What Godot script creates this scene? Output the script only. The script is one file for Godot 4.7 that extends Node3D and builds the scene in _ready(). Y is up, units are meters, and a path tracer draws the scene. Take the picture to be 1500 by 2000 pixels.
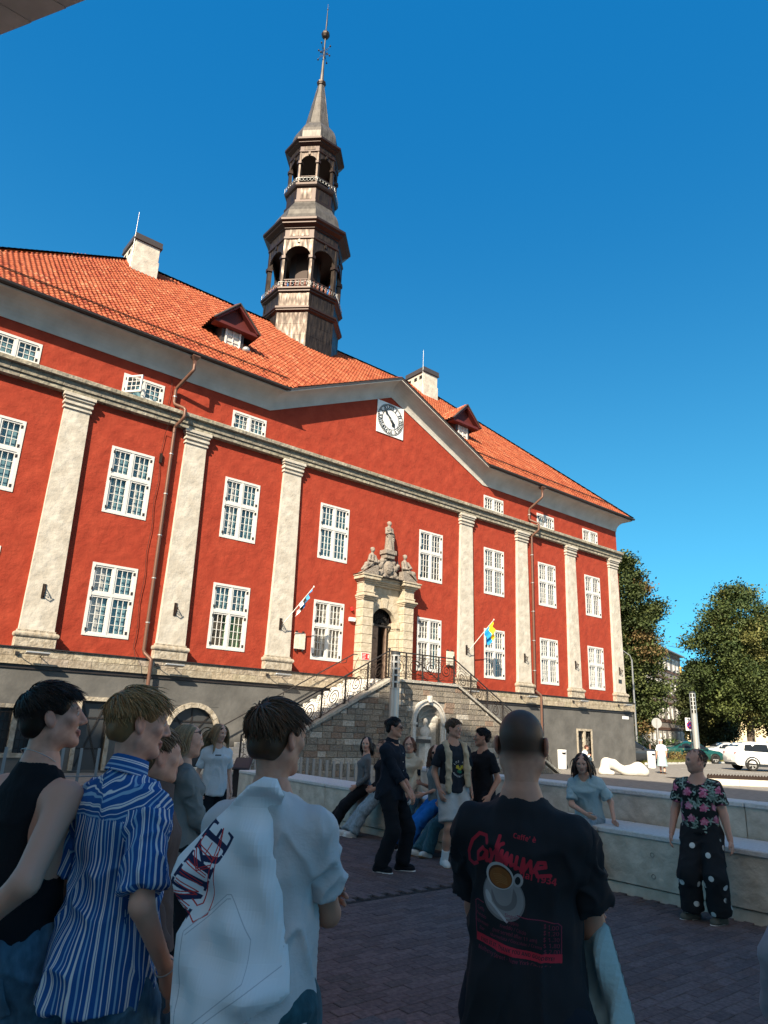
extends Node3D
# A tower-topped red town hall seen across a shaded square full of visitors. Metres, y up; the facade lies in the plane z = 0.

const G := -0.27            # height of the square
var M := {}
var rng := RandomNumberGenerator.new()
var hall: Node3D
var jobs: Array[Dictionary] = []


func _ready():
	rng.seed = 20240823
	var cam := Camera3D.new()
	cam.name = "camera"
	cam.fov = 72.77
	cam.near = 0.05
	cam.far = 900.0
	cam.keep_aspect = Camera3D.KEEP_HEIGHT
	cam.position = Vector3(-18.7308, 1.4834, 22.9814)
	cam.basis = Basis(Vector3.UP, -0.6805) * Basis(Vector3.RIGHT, 0.2966) * Basis(Vector3.BACK, 0.0421)
	add_child(cam)
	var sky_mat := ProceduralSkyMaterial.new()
	sky_mat.sky_top_color = Color(0.003, 0.083, 0.228).linear_to_srgb()
	sky_mat.sky_horizon_color = Color(0.115, 0.50, 0.74).linear_to_srgb()
	sky_mat.sky_curve = 0.18
	sky_mat.ground_bottom_color = Color(0.16, 0.15, 0.14)
	sky_mat.ground_horizon_color = Color(0.30, 0.42, 0.55)
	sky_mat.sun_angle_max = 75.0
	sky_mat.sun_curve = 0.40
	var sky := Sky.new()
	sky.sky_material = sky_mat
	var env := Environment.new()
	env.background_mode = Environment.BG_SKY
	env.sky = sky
	env.tonemap_mode = Environment.TONE_MAPPER_LINEAR
	env.tonemap_exposure = 2.3
	env.sdfgi_enabled = true
	env.ssao_enabled = true
	env.ssil_enabled = true
	var we := WorldEnvironment.new()
	we.name = "world_environment"
	we.environment = env
	add_child(we)
	var sun := DirectionalLight3D.new()
	sun.name = "sun"
	sun.light_energy = 1.6
	sun.light_color = Color(1.0, 0.94, 0.84)
	sun.light_angular_distance = 0.5
	sun.shadow_enabled = true
	var sd := Vector3(1.5, -1.2, -1.0).normalized()
	sun.basis = Basis.looking_at(sd, Vector3.UP)
	sun.position = Vector3(-40, 40, 40)
	add_child(sun)

	make_materials()
	build_ground()
	build_college()
	build_hall()
	build_roof()
	build_tower()
	build_portal()
	build_stairs()
	build_hall_fittings()
	build_square()
	build_street()
	build_people()


# ---------------------------------------------------------------- geometry helper
class Geo:
	var v := PackedVector3Array()
	var n := PackedVector3Array()
	var u := PackedVector2Array()
	var c := PackedColorArray()
	var col := Color.WHITE
	var colored := false

	func vert(p: Vector3, nn: Vector3, uv := Vector2.ZERO) -> void:
		v.push_back(p); n.push_back(nn); u.push_back(uv); c.push_back(col)

	func tri(a: Vector3, b: Vector3, d: Vector3) -> void:      # counter-clockwise from outside
		var nn := (b - a).cross(d - a).normalized()
		vert(a, nn); vert(d, nn); vert(b, nn)

	func quad(a: Vector3, b: Vector3, d: Vector3, e: Vector3) -> void:
		var nn := (d - a).cross(e - b)
		if nn.length_squared() < 1e-14:
			return
		nn = nn.normalized()
		vert(a, nn, Vector2(0, 1)); vert(d, nn, Vector2(1, 0)); vert(b, nn, Vector2(1, 1))
		vert(a, nn, Vector2(0, 1)); vert(e, nn, Vector2(0, 0)); vert(d, nn, Vector2(1, 0))

	func squad(p: Array, q: Array, uv := [Vector2.ZERO, Vector2.ZERO, Vector2.ZERO, Vector2.ZERO]) -> void:   # smooth quad: points and normals
		for k in [0, 2, 1, 0, 3, 2]:
			vert(p[k], q[k], uv[k])

	func box(a: Vector3, b: Vector3) -> void:
		obox(Transform3D(Basis(), (a + b) * 0.5), (b - a).abs())

	func obox(t: Transform3D, s: Vector3) -> void:
		var h := s * 0.5
		var p := []
		for k in 8:
			p.push_back(t * Vector3(h.x if k & 1 else -h.x, h.y if k & 2 else -h.y, h.z if k & 4 else -h.z))
		quad(p[4], p[5], p[7], p[6]); quad(p[1], p[0], p[2], p[3]); quad(p[5], p[1], p[3], p[7])
		quad(p[0], p[4], p[6], p[2]); quad(p[6], p[7], p[3], p[2]); quad(p[0], p[1], p[5], p[4])

	func cbox(t: Transform3D, s: Vector3, ch: float) -> void:   # box with chamfered edges
		var h := s * 0.5
		var e := Vector3(h.x - ch, h.y - ch, h.z - ch)
		var f := func(x, y, z, ax): return t * Vector3(x * (h.x if ax == 0 else e.x), y * (h.y if ax == 1 else e.y), z * (h.z if ax == 2 else e.z))
		for sg in [-1, 1]:
			var q := [[-1, -1], [1, -1], [1, 1], [-1, 1]] if sg > 0 else [[1, -1], [-1, -1], [-1, 1], [1, 1]]
			quad(f.call(q[0][0], q[0][1], sg, 2), f.call(q[1][0], q[1][1], sg, 2), f.call(q[2][0], q[2][1], sg, 2), f.call(q[3][0], q[3][1], sg, 2))
			quad(f.call(sg, q[0][0], q[0][1], 0), f.call(sg, q[1][0], q[1][1], 0), f.call(sg, q[2][0], q[2][1], 0), f.call(sg, q[3][0], q[3][1], 0))
			quad(f.call(q[0][1], sg, q[0][0], 1), f.call(q[1][1], sg, q[1][0], 1), f.call(q[2][1], sg, q[2][0], 1), f.call(q[3][1], sg, q[3][0], 1))
		for a in [-1, 1]:
			for b in [-1, 1]:
				if a * b > 0:
					quad(f.call(a, -1, b, 2), f.call(a, -1, b, 0), f.call(a, 1, b, 0), f.call(a, 1, b, 2))
					quad(f.call(-1, a, b, 1), f.call(-1, a, b, 2), f.call(1, a, b, 2), f.call(1, a, b, 1))
					quad(f.call(a, b, -1, 0), f.call(a, b, -1, 1), f.call(a, b, 1, 1), f.call(a, b, 1, 0))
				else:
					quad(f.call(a, -1, b, 0), f.call(a, -1, b, 2), f.call(a, 1, b, 2), f.call(a, 1, b, 0))
					quad(f.call(-1, a, b, 2), f.call(-1, a, b, 1), f.call(1, a, b, 1), f.call(1, a, b, 2))
					quad(f.call(a, b, -1, 1), f.call(a, b, -1, 0), f.call(a, b, 1, 0), f.call(a, b, 1, 1))
				for d in [-1, 1]:
					if a * b * d > 0:
						tri(f.call(a, b, d, 0), f.call(a, b, d, 1), f.call(a, b, d, 2))
					else:
						tri(f.call(a, b, d, 0), f.call(a, b, d, 2), f.call(a, b, d, 1))

	func tube(pts: Array, rad, sides := 6, caps := true, closed := false) -> void:
		var np := pts.size()
		var side := Vector3.ZERO
		var rings := []
		var norms := []
		for i in np:
			var pa: Vector3 = pts[i - 1] if i > 0 else (pts[np - 1] if closed else pts[0])
			var pb: Vector3 = pts[i + 1] if i < np - 1 else (pts[0] if closed else pts[np - 1])
			var d := (pb - pa).normalized()
			if side == Vector3.ZERO:
				side = d.cross(Vector3.UP if absf(d.y) < 0.9 else Vector3.RIGHT).normalized()
			else:
				side = (side - d * side.dot(d)).normalized()
			var up := d.cross(side)
			var r: float = rad[i] if rad is Array or rad is PackedFloat32Array else rad
			var ring := []
			var nr := []
			for k in sides:
				var a := TAU * k / sides
				var q := side * cos(a) + up * sin(a)
				ring.push_back((pts[i] as Vector3) + q * r)
				nr.push_back(q)
			rings.push_back(ring); norms.push_back(nr)
		var last := np if closed else np - 1
		for i in last:
			var j := (i + 1) % np
			for k in sides:
				var m := (k + 1) % sides
				squad([rings[i][k], rings[i][m], rings[j][m], rings[j][k]], [norms[i][k], norms[i][m], norms[j][m], norms[j][k]])
		if caps and not closed:
			for k in range(1, sides - 1):
				tri(rings[0][0], rings[0][k + 1], rings[0][k])
				tri(rings[np - 1][0], rings[np - 1][k], rings[np - 1][k + 1])

	func lathe(prof: Array, segs: int, at := Vector3.ZERO, smooth := true, phase := 0.0, sx := 1.0, sz := 1.0) -> void:   # [radius, height] from bottom to top
		for i in prof.size() - 1:
			var a: Array = prof[i]
			var b: Array = prof[i + 1]
			var u0 := i * 0.21
			var dr: float = b[0] - a[0]
			var dy: float = b[1] - a[1]
			for k in segs:
				var p := []
				var q := []
				for e in [[a, k], [a, k + 1], [b, k + 1], [b, k]]:
					var an: float = phase + TAU * e[1] / segs
					p.push_back(at + Vector3(sin(an) * e[0][0] * sx, e[0][1], cos(an) * e[0][0] * sz))
					q.push_back(Vector3(sin(an) * dy, -dr, cos(an) * dy).normalized())
				if smooth:
					squad(p, q, [Vector2(u0, k), Vector2(u0, k + 1), Vector2(u0 + 0.21, k + 1), Vector2(u0 + 0.21, k)])
				elif a[0] < 1e-5:
					tri(p[0], p[2], p[3])
				elif b[0] < 1e-5:
					tri(p[0], p[1], p[2])
				else:
					quad(p[0], p[1], p[2], p[3])

	func prism(poly: PackedVector2Array, t: Transform3D, depth: float, front_only := false) -> void:   # polygon in local xy, extruded along local +z
		if Geometry2D.is_polygon_clockwise(poly):
			poly = poly.duplicate()
			poly.reverse()
		var ix := Geometry2D.triangulate_polygon(poly)
		for k in range(0, ix.size(), 3):
			var p := [poly[ix[k]], poly[ix[k + 1]], poly[ix[k + 2]]]
			if (p[1] - p[0]).cross(p[2] - p[0]) < 0:
				p = [p[0], p[2], p[1]]
			tri(t * Vector3(p[0].x, p[0].y, depth), t * Vector3(p[1].x, p[1].y, depth), t * Vector3(p[2].x, p[2].y, depth))
			if not front_only:
				tri(t * Vector3(p[0].x, p[0].y, 0), t * Vector3(p[2].x, p[2].y, 0), t * Vector3(p[1].x, p[1].y, 0))
		for k in poly.size():
			var a := poly[k]
			var b := poly[(k + 1) % poly.size()]
			quad(t * Vector3(a.x, a.y, 0), t * Vector3(b.x, b.y, 0), t * Vector3(b.x, b.y, depth), t * Vector3(a.x, a.y, depth))

	func ball(at: Vector3, r: Vector3, seg := 10, rows := 7) -> void:
		for i in rows:
			for k in segs_range(seg):
				var p := []
				var q := []
				for e in [[i, k], [i, k + 1], [i + 1, k + 1], [i + 1, k]]:
					var th: float = -PI / 2 + PI * e[0] / rows
					var ph: float = TAU * e[1] / seg
					var d := Vector3(cos(th) * sin(ph), sin(th), cos(th) * cos(ph))
					p.push_back(at + d * r)
					q.push_back((d / r).normalized())
				squad(p, q)

	func segs_range(k: int) -> int:
		return k

	func sweep(prof: Array, path_in: Array, path_out: Array) -> void:   # prof: [s, r] pairs; point = mix of an inner and an outer path, s across, r up
		for i in path_in.size() - 1:
			for k in prof.size() - 1:
				var p := []
				for e in [[i, k], [i + 1, k], [i + 1, k + 1], [i, k + 1]]:
					var a: Vector3 = path_in[e[0]]
					var b: Vector3 = path_out[e[0]]
					var w: Array = prof[e[1]]
					p.push_back(Vector3(lerpf(a.x, b.x, w[0]), lerpf(a.y, b.y, w[1]), lerpf(a.z, b.z, w[0])))
				quad(p[0], p[1], p[2], p[3])

	func append(o: Geo, t := Transform3D()) -> void:
		for k in o.v.size():
			v.push_back(t * o.v[k]); n.push_back((t.basis * o.n[k]).normalized()); u.push_back(o.u[k]); c.push_back(o.c[k])

	func mesh() -> ArrayMesh:
		var arr := []
		arr.resize(Mesh.ARRAY_MAX)
		arr[Mesh.ARRAY_VERTEX] = v
		arr[Mesh.ARRAY_NORMAL] = n
		arr[Mesh.ARRAY_TEX_UV] = u
		if colored:
			arr[Mesh.ARRAY_COLOR] = c
		var m := ArrayMesh.new()
		m.add_surface_from_arrays(Mesh.PRIMITIVE_TRIANGLES, arr)
		return m


func put(called: String, g, m: Material, parent: Node = self, t := Transform3D()) -> MeshInstance3D:
	var o := MeshInstance3D.new()
	o.name = called
	o.mesh = g.mesh() if g is Geo else g
	o.material_override = m
	o.transform = t
	parent.add_child(o, true)
	return o


func group_node(called: String, parent: Node) -> Node3D:
	var o := Node3D.new()
	o.name = called
	parent.add_child(o, true)
	return o


func tag(o: Node, label: String, category: String, grp := "") -> Node:
	o.set_meta("label", label)
	o.set_meta("category", category)
	if grp:
		o.set_meta("group", grp)
	return o


func thing(called: String, label: String, category: String, at := Vector3.ZERO, turn := 0.0, grp := "") -> Node3D:
	var o := Node3D.new()
	o.name = called
	add_child(o, true)
	o.position = at
	o.rotation.y = turn
	tag(o, label, category, grp)
	return o


func structure(called: String, g, m: Material, parent: Node = self) -> MeshInstance3D:
	var o := put(called, g, m, parent)
	if parent == self:
		o.set_meta("kind", "structure")
	return o


func stuff(o: Node) -> Node:
	o.set_meta("kind", "stuff")
	return o


func multi(called: String, m: Mesh, mat: Material, xf: Array, cols: Array, parent: Node) -> MultiMeshInstance3D:
	var mm := MultiMesh.new()
	mm.transform_format = MultiMesh.TRANSFORM_3D
	mm.use_colors = cols.size() > 0
	mm.mesh = m
	mm.instance_count = xf.size()
	for i in xf.size():
		mm.set_instance_transform(i, xf[i])
		if cols.size():
			mm.set_instance_color(i, cols[i])
	var o := MultiMeshInstance3D.new()
	o.name = called
	o.multimesh = mm
	o.material_override = mat
	parent.add_child(o, true)
	return o


# ---------------------------------------------------------------- materials
func lin(r: float, g: float, b: float) -> Color:
	return Color(r, g, b).linear_to_srgb()


func noise_tex(freq: float, lo: Color, hi: Color, oct := 5, sd := 1, kind := FastNoiseLite.TYPE_SIMPLEX_SMOOTH, size := 512, mid = null) -> NoiseTexture2D:
	var f := FastNoiseLite.new()
	f.seed = sd
	f.frequency = freq
	f.noise_type = kind
	f.fractal_octaves = oct
	f.fractal_gain = 0.55
	var t := NoiseTexture2D.new()
	t.width = size
	t.height = size
	t.seamless = true
	t.seamless_blend_skirt = 0.2
	t.noise = f
	var ramp := Gradient.new()
	ramp.set_color(0, lo)
	ramp.set_color(1, hi)
	ramp.set_offset(0, 0.2)
	ramp.set_offset(1, 0.8)
	if mid != null:
		ramp.add_point(0.5, mid)
	t.color_ramp = ramp
	return t


func mat(called: String, c: Color, rough := 0.8, metal := 0.0) -> StandardMaterial3D:
	var m := StandardMaterial3D.new()
	m.resource_name = called
	m.albedo_color = c
	m.roughness = rough
	m.metallic = metal
	m.metallic_specular = 0.4
	M[called] = m
	return m


func tri_mat(called: String, tex: Texture2D, scale: float, rough := 0.85, bump: Texture2D = null, cm := 1.0, world := true) -> StandardMaterial3D:
	var m := mat(called, Color.WHITE, rough)
	m.albedo_texture = tex
	m.uv1_triplanar = true
	m.uv1_world_triplanar = world
	m.uv1_scale = Vector3.ONE * scale
	if bump:
		m.heightmap_enabled = true
		m.heightmap_texture = bump
		m.heightmap_scale = cm
	return m


func make_materials():
	var relief := noise_tex(0.012, Color.BLACK, Color.WHITE, 5, 11)
	var fine := noise_tex(0.03, Color.BLACK, Color.WHITE, 5, 12)
	M["relief"] = relief
	M["fine"] = fine
	tri_mat("red_plaster", noise_tex(0.01, lin(0.248, 0.029, 0.0125), lin(0.295, 0.040, 0.018), 6, 3), 0.22, 0.92, relief, 1.7)
	tri_mat("white_plaster", noise_tex(0.01, lin(0.40, 0.362, 0.305), lin(0.50, 0.465, 0.405), 6, 4), 0.3, 0.92, relief, 1.3)
	tri_mat("soffit_plaster", noise_tex(0.012, lin(0.40, 0.375, 0.34), lin(0.50, 0.475, 0.435), 5, 5), 0.18, 0.9, fine, 0.5)
	tri_mat("grey_plaster", noise_tex(0.01, lin(0.085, 0.083, 0.079), lin(0.122, 0.119, 0.113), 6, 6), 0.16, 0.95, relief, 1.5)
	tri_mat("limestone", noise_tex(0.014, lin(0.26, 0.22, 0.168), lin(0.43, 0.385, 0.315), 6, 7), 0.5, 0.92, fine, 1.0)
	M["limestone"].vertex_color_use_as_albedo = true
	tri_mat("cornice_stone", noise_tex(0.016, lin(0.20, 0.182, 0.15), lin(0.36, 0.33, 0.27), 6, 8), 0.4, 0.92, fine, 1.2)
	M["cornice_stone"].vertex_color_use_as_albedo = true
	tri_mat("portal_stone", noise_tex(0.012, lin(0.36, 0.305, 0.225), lin(0.50, 0.44, 0.345), 6, 9), 0.5, 0.9, fine, 0.8)
	tri_mat("statue_stone", noise_tex(0.02, lin(0.17, 0.142, 0.118), lin(0.28, 0.245, 0.21), 6, 10), 0.9, 0.9, fine, 1.0)
	tri_mat("stair_stone", noise_tex(0.02, lin(0.70, 0.68, 0.64), lin(1.0, 1.0, 1.0), 6, 13), 0.8, 0.93, fine, 1.4)
	M["stair_stone"].vertex_color_use_as_albedo = true
	tri_mat("mortar", noise_tex(0.02, lin(0.20, 0.185, 0.16), lin(0.30, 0.28, 0.25), 4, 14), 0.8, 0.95)
	tri_mat("roof_tile", noise_tex(0.02, lin(0.62, 0.62, 0.62), lin(1.0, 1.0, 1.0), 5, 15), 0.35, 0.75, fine, 0.3)
	M["roof_tile"].vertex_color_use_as_albedo = true
	mat("roof_board", lin(0.10, 0.035, 0.02), 0.9)
	tri_mat("copper", noise_tex(0.012, lin(0.022, 0.016, 0.013), lin(0.055, 0.040, 0.031), 4, 16), 0.5, 0.42)
	M["copper"].uv1_scale = Vector3(0.9, 0.16, 0.9)
	M["copper"].metallic = 0.55
	M["copper"].roughness_texture = noise_tex(0.012, Color(0.34, 0.34, 0.34), Color(0.58, 0.58, 0.58), 3, 17)
	M["copper"].roughness = 1.0
	tri_mat("copper_grey", noise_tex(0.012, lin(0.06, 0.054, 0.048), lin(0.125, 0.113, 0.10), 5, 18), 0.4, 0.5)
	M["copper_grey"].uv1_scale = Vector3(0.7, 0.14, 0.7)
	M["copper_grey"].metallic = 0.35
	mat("copper_trim", lin(0.030, 0.019, 0.016), 0.45, 0.4)
	mat("pipe_copper", lin(0.13, 0.066, 0.046), 0.40, 0.15)
	mat("baluster", lin(0.16, 0.055, 0.035), 0.55)
	tri_mat("limestone_plain", noise_tex(0.014, lin(0.48, 0.44, 0.36), lin(0.62, 0.58, 0.50), 5, 30), 0.8, 0.9)
	mat("iron_plate", lin(0.055, 0.058, 0.062), 0.5, 0.2)
	mat("dark_void", lin(0.008, 0.008, 0.009), 0.9)
	mat("gutter", lin(0.055, 0.047, 0.045), 0.45, 0.1)
	mat("flashing", lin(0.035, 0.03, 0.03), 0.5, 0.3)
	tri_mat("white_paint", noise_tex(0.03, lin(0.52, 0.51, 0.485), lin(0.64, 0.635, 0.61), 5, 19), 1.2, 0.55)
	mat("pane", Color(0.02, 0.03, 0.035, 0.10), 0.03)
	M["pane"].transparency = BaseMaterial3D.TRANSPARENCY_ALPHA
	M["pane"].metallic_specular = 0.8
	mat("blind_sky_teal", lin(0.13, 0.25, 0.29), 0.7)  # sky reflection of the panes put into the blind colour
	mat("blind_white", lin(0.46, 0.45, 0.42), 0.8)
	mat("blind_dark", lin(0.03, 0.033, 0.035), 0.8)
	mat("blind_green", lin(0.03, 0.22, 0.09), 0.7)
	mat("iron", lin(0.028, 0.025, 0.025), 0.5, 0.2)
	mat("iron_rust", lin(0.030, 0.019, 0.015), 0.6, 0.4)
	tri_mat("wood_door", noise_tex(0.01, lin(0.13, 0.085, 0.062), lin(0.20, 0.14, 0.105), 5, 20), 0.8, 0.6)
	mat("wine_wood", lin(0.085, 0.014, 0.012), 0.6)
	tri_mat("concrete", noise_tex(0.012, lin(0.46, 0.395, 0.315), lin(0.62, 0.545, 0.45), 6, 21), 0.5, 0.9, fine, 0.5)
	tri_mat("concrete_top", noise_tex(0.03, lin(0.52, 0.50, 0.47), lin(0.64, 0.62, 0.59), 5, 22), 1.2, 0.85, fine, 0.25)
	tri_mat("asphalt", noise_tex(0.02, lin(0.17, 0.157, 0.14), lin(0.235, 0.22, 0.20), 6, 23), 0.35, 0.95, fine, 0.4)
	tri_mat("ground_sand", noise_tex(0.02, lin(0.022, 0.019, 0.018), lin(0.045, 0.040, 0.038), 5, 24), 1.0, 0.97)
	tri_mat("paver", noise_tex(0.03, lin(0.60, 0.60, 0.60), lin(1.0, 1.0, 1.0), 5, 25), 1.3, 0.82, fine, 0.25)
	M["paver"].vertex_color_use_as_albedo = true
	tri_mat("grass", noise_tex(0.02, lin(0.06, 0.095, 0.020), lin(0.14, 0.15, 0.045), 5, 26), 0.6, 0.95)
	tri_mat("white_stone", noise_tex(0.02, lin(0.46, 0.43, 0.385), lin(0.58, 0.555, 0.515), 5, 27), 0.8, 0.85, fine, 0.6)
	mat("leaf", Color.WHITE, 0.7)
	M["leaf"].vertex_color_use_as_albedo = true
	M["leaf"].backlight_enabled = true
	M["leaf"].backlight = lin(0.035, 0.055, 0.012)
	mat("bark", lin(0.085, 0.065, 0.05), 0.9)
	tri_mat("apt_brick", noise_tex(0.02, lin(0.24, 0.215, 0.195), lin(0.33, 0.30, 0.275), 5, 31), 0.5, 0.92)
	mat("apt_band", lin(0.20, 0.115, 0.085), 0.9)
	mat("apt_roof", lin(0.16, 0.17, 0.18), 0.7)
	mat("apt_yellow", lin(0.62, 0.42, 0.14), 0.8)
	mat("house_yellow", lin(0.68, 0.56, 0.36), 0.9)
	mat("roof_green", lin(0.17, 0.25, 0.25), 0.6)
	mat("car_glass", lin(0.012, 0.015, 0.018), 0.05)
	mat("tyre", lin(0.018, 0.018, 0.018), 0.85)
	mat("lamp_glass", lin(0.55, 0.57, 0.58), 0.15)
	mat("tail_red", lin(0.25, 0.01, 0.01), 0.2)
	mat("grey_metal", lin(0.24, 0.25, 0.26), 0.45, 0.5)
	mat("light_metal", lin(0.42, 0.42, 0.41), 0.4, 0.5)
	mat("dark_metal", lin(0.04, 0.045, 0.05), 0.5, 0.3)
	mat("white_enamel", lin(0.72, 0.72, 0.71), 0.35)
	mat("black_enamel", lin(0.02, 0.025, 0.03), 0.5)
	mat("sign_red", lin(0.55, 0.02, 0.02), 0.5)
	mat("sign_blue", lin(0.01, 0.05, 0.30), 0.4)
	mat("flag_blue", lin(0.05, 0.26, 0.55), 0.8)
	mat("flag_black", lin(0.015, 0.015, 0.018), 0.8)
	mat("flag_white", lin(0.75, 0.75, 0.75), 0.8)
	mat("flag_yellow", lin(0.80, 0.52, 0.02), 0.8)
	mat("flag_azure", lin(0.01, 0.22, 0.50), 0.8)
	tri_mat("college_board", noise_tex(0.01, lin(0.44, 0.40, 0.38), lin(0.54, 0.49, 0.47), 5, 28), 0.3, 0.85)
	tri_mat("cream_plaster", noise_tex(0.012, lin(0.62, 0.54, 0.43), lin(0.74, 0.66, 0.54), 5, 32), 0.3, 0.9)
	tri_mat("college_brick", noise_tex(0.012, lin(0.42, 0.36, 0.32), lin(0.52, 0.46, 0.41), 5, 29), 0.5, 0.9)


# ---------------------------------------------------------------- town hall
const WIN_X := [-15.55, -11.37, -7.12, -2.764, 2.764, 7.12, 11.37, 15.55]
const PIL_X := [-17.62, -13.43, -9.21, -5.03, 5.03, 9.21, 13.43, 17.62]


func wall_sheet(g: Geo, x0: float, x1: float, y0: float, y1: float, z: float, holes: Array, depth: float):
	# a wall face at z with rectangular openings [x0, x1, y0, y1] and their reveals
	var xs := [x0, x1]
	var ys := [y0, y1]
	for h in holes:
		xs.append_array([h[0], h[1]]); ys.append_array([h[2], h[3]])
	xs.sort(); ys.sort()
	for i in xs.size() - 1:
		for j in ys.size() - 1:
			if xs[i + 1] - xs[i] < 1e-4 or ys[j + 1] - ys[j] < 1e-4:
				continue
			var cx: float = (xs[i] + xs[i + 1]) / 2
			var cy: float = (ys[j] + ys[j + 1]) / 2
			var hit := false
			for h in holes:
				if cx > h[0] and cx < h[1] and cy > h[2] and cy < h[3]:
					hit = true
			if not hit:
				g.quad(Vector3(xs[i], ys[j], z), Vector3(xs[i + 1], ys[j], z), Vector3(xs[i + 1], ys[j + 1], z), Vector3(xs[i], ys[j + 1], z))
	for h in holes:
		var b := z - depth
		g.quad(Vector3(h[0], h[2], b), Vector3(h[0], h[2], z), Vector3(h[0], h[3], z), Vector3(h[0], h[3], b))
		g.quad(Vector3(h[1], h[2], z), Vector3(h[1], h[2], b), Vector3(h[1], h[3], b), Vector3(h[1], h[3], z))
		g.quad(Vector3(h[0], h[2], b), Vector3(h[1], h[2], b), Vector3(h[1], h[2], z), Vector3(h[0], h[2], z))
		g.quad(Vector3(h[0], h[3], z), Vector3(h[1], h[3], z), Vector3(h[1], h[3], b), Vector3(h[0], h[3], b))


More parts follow.
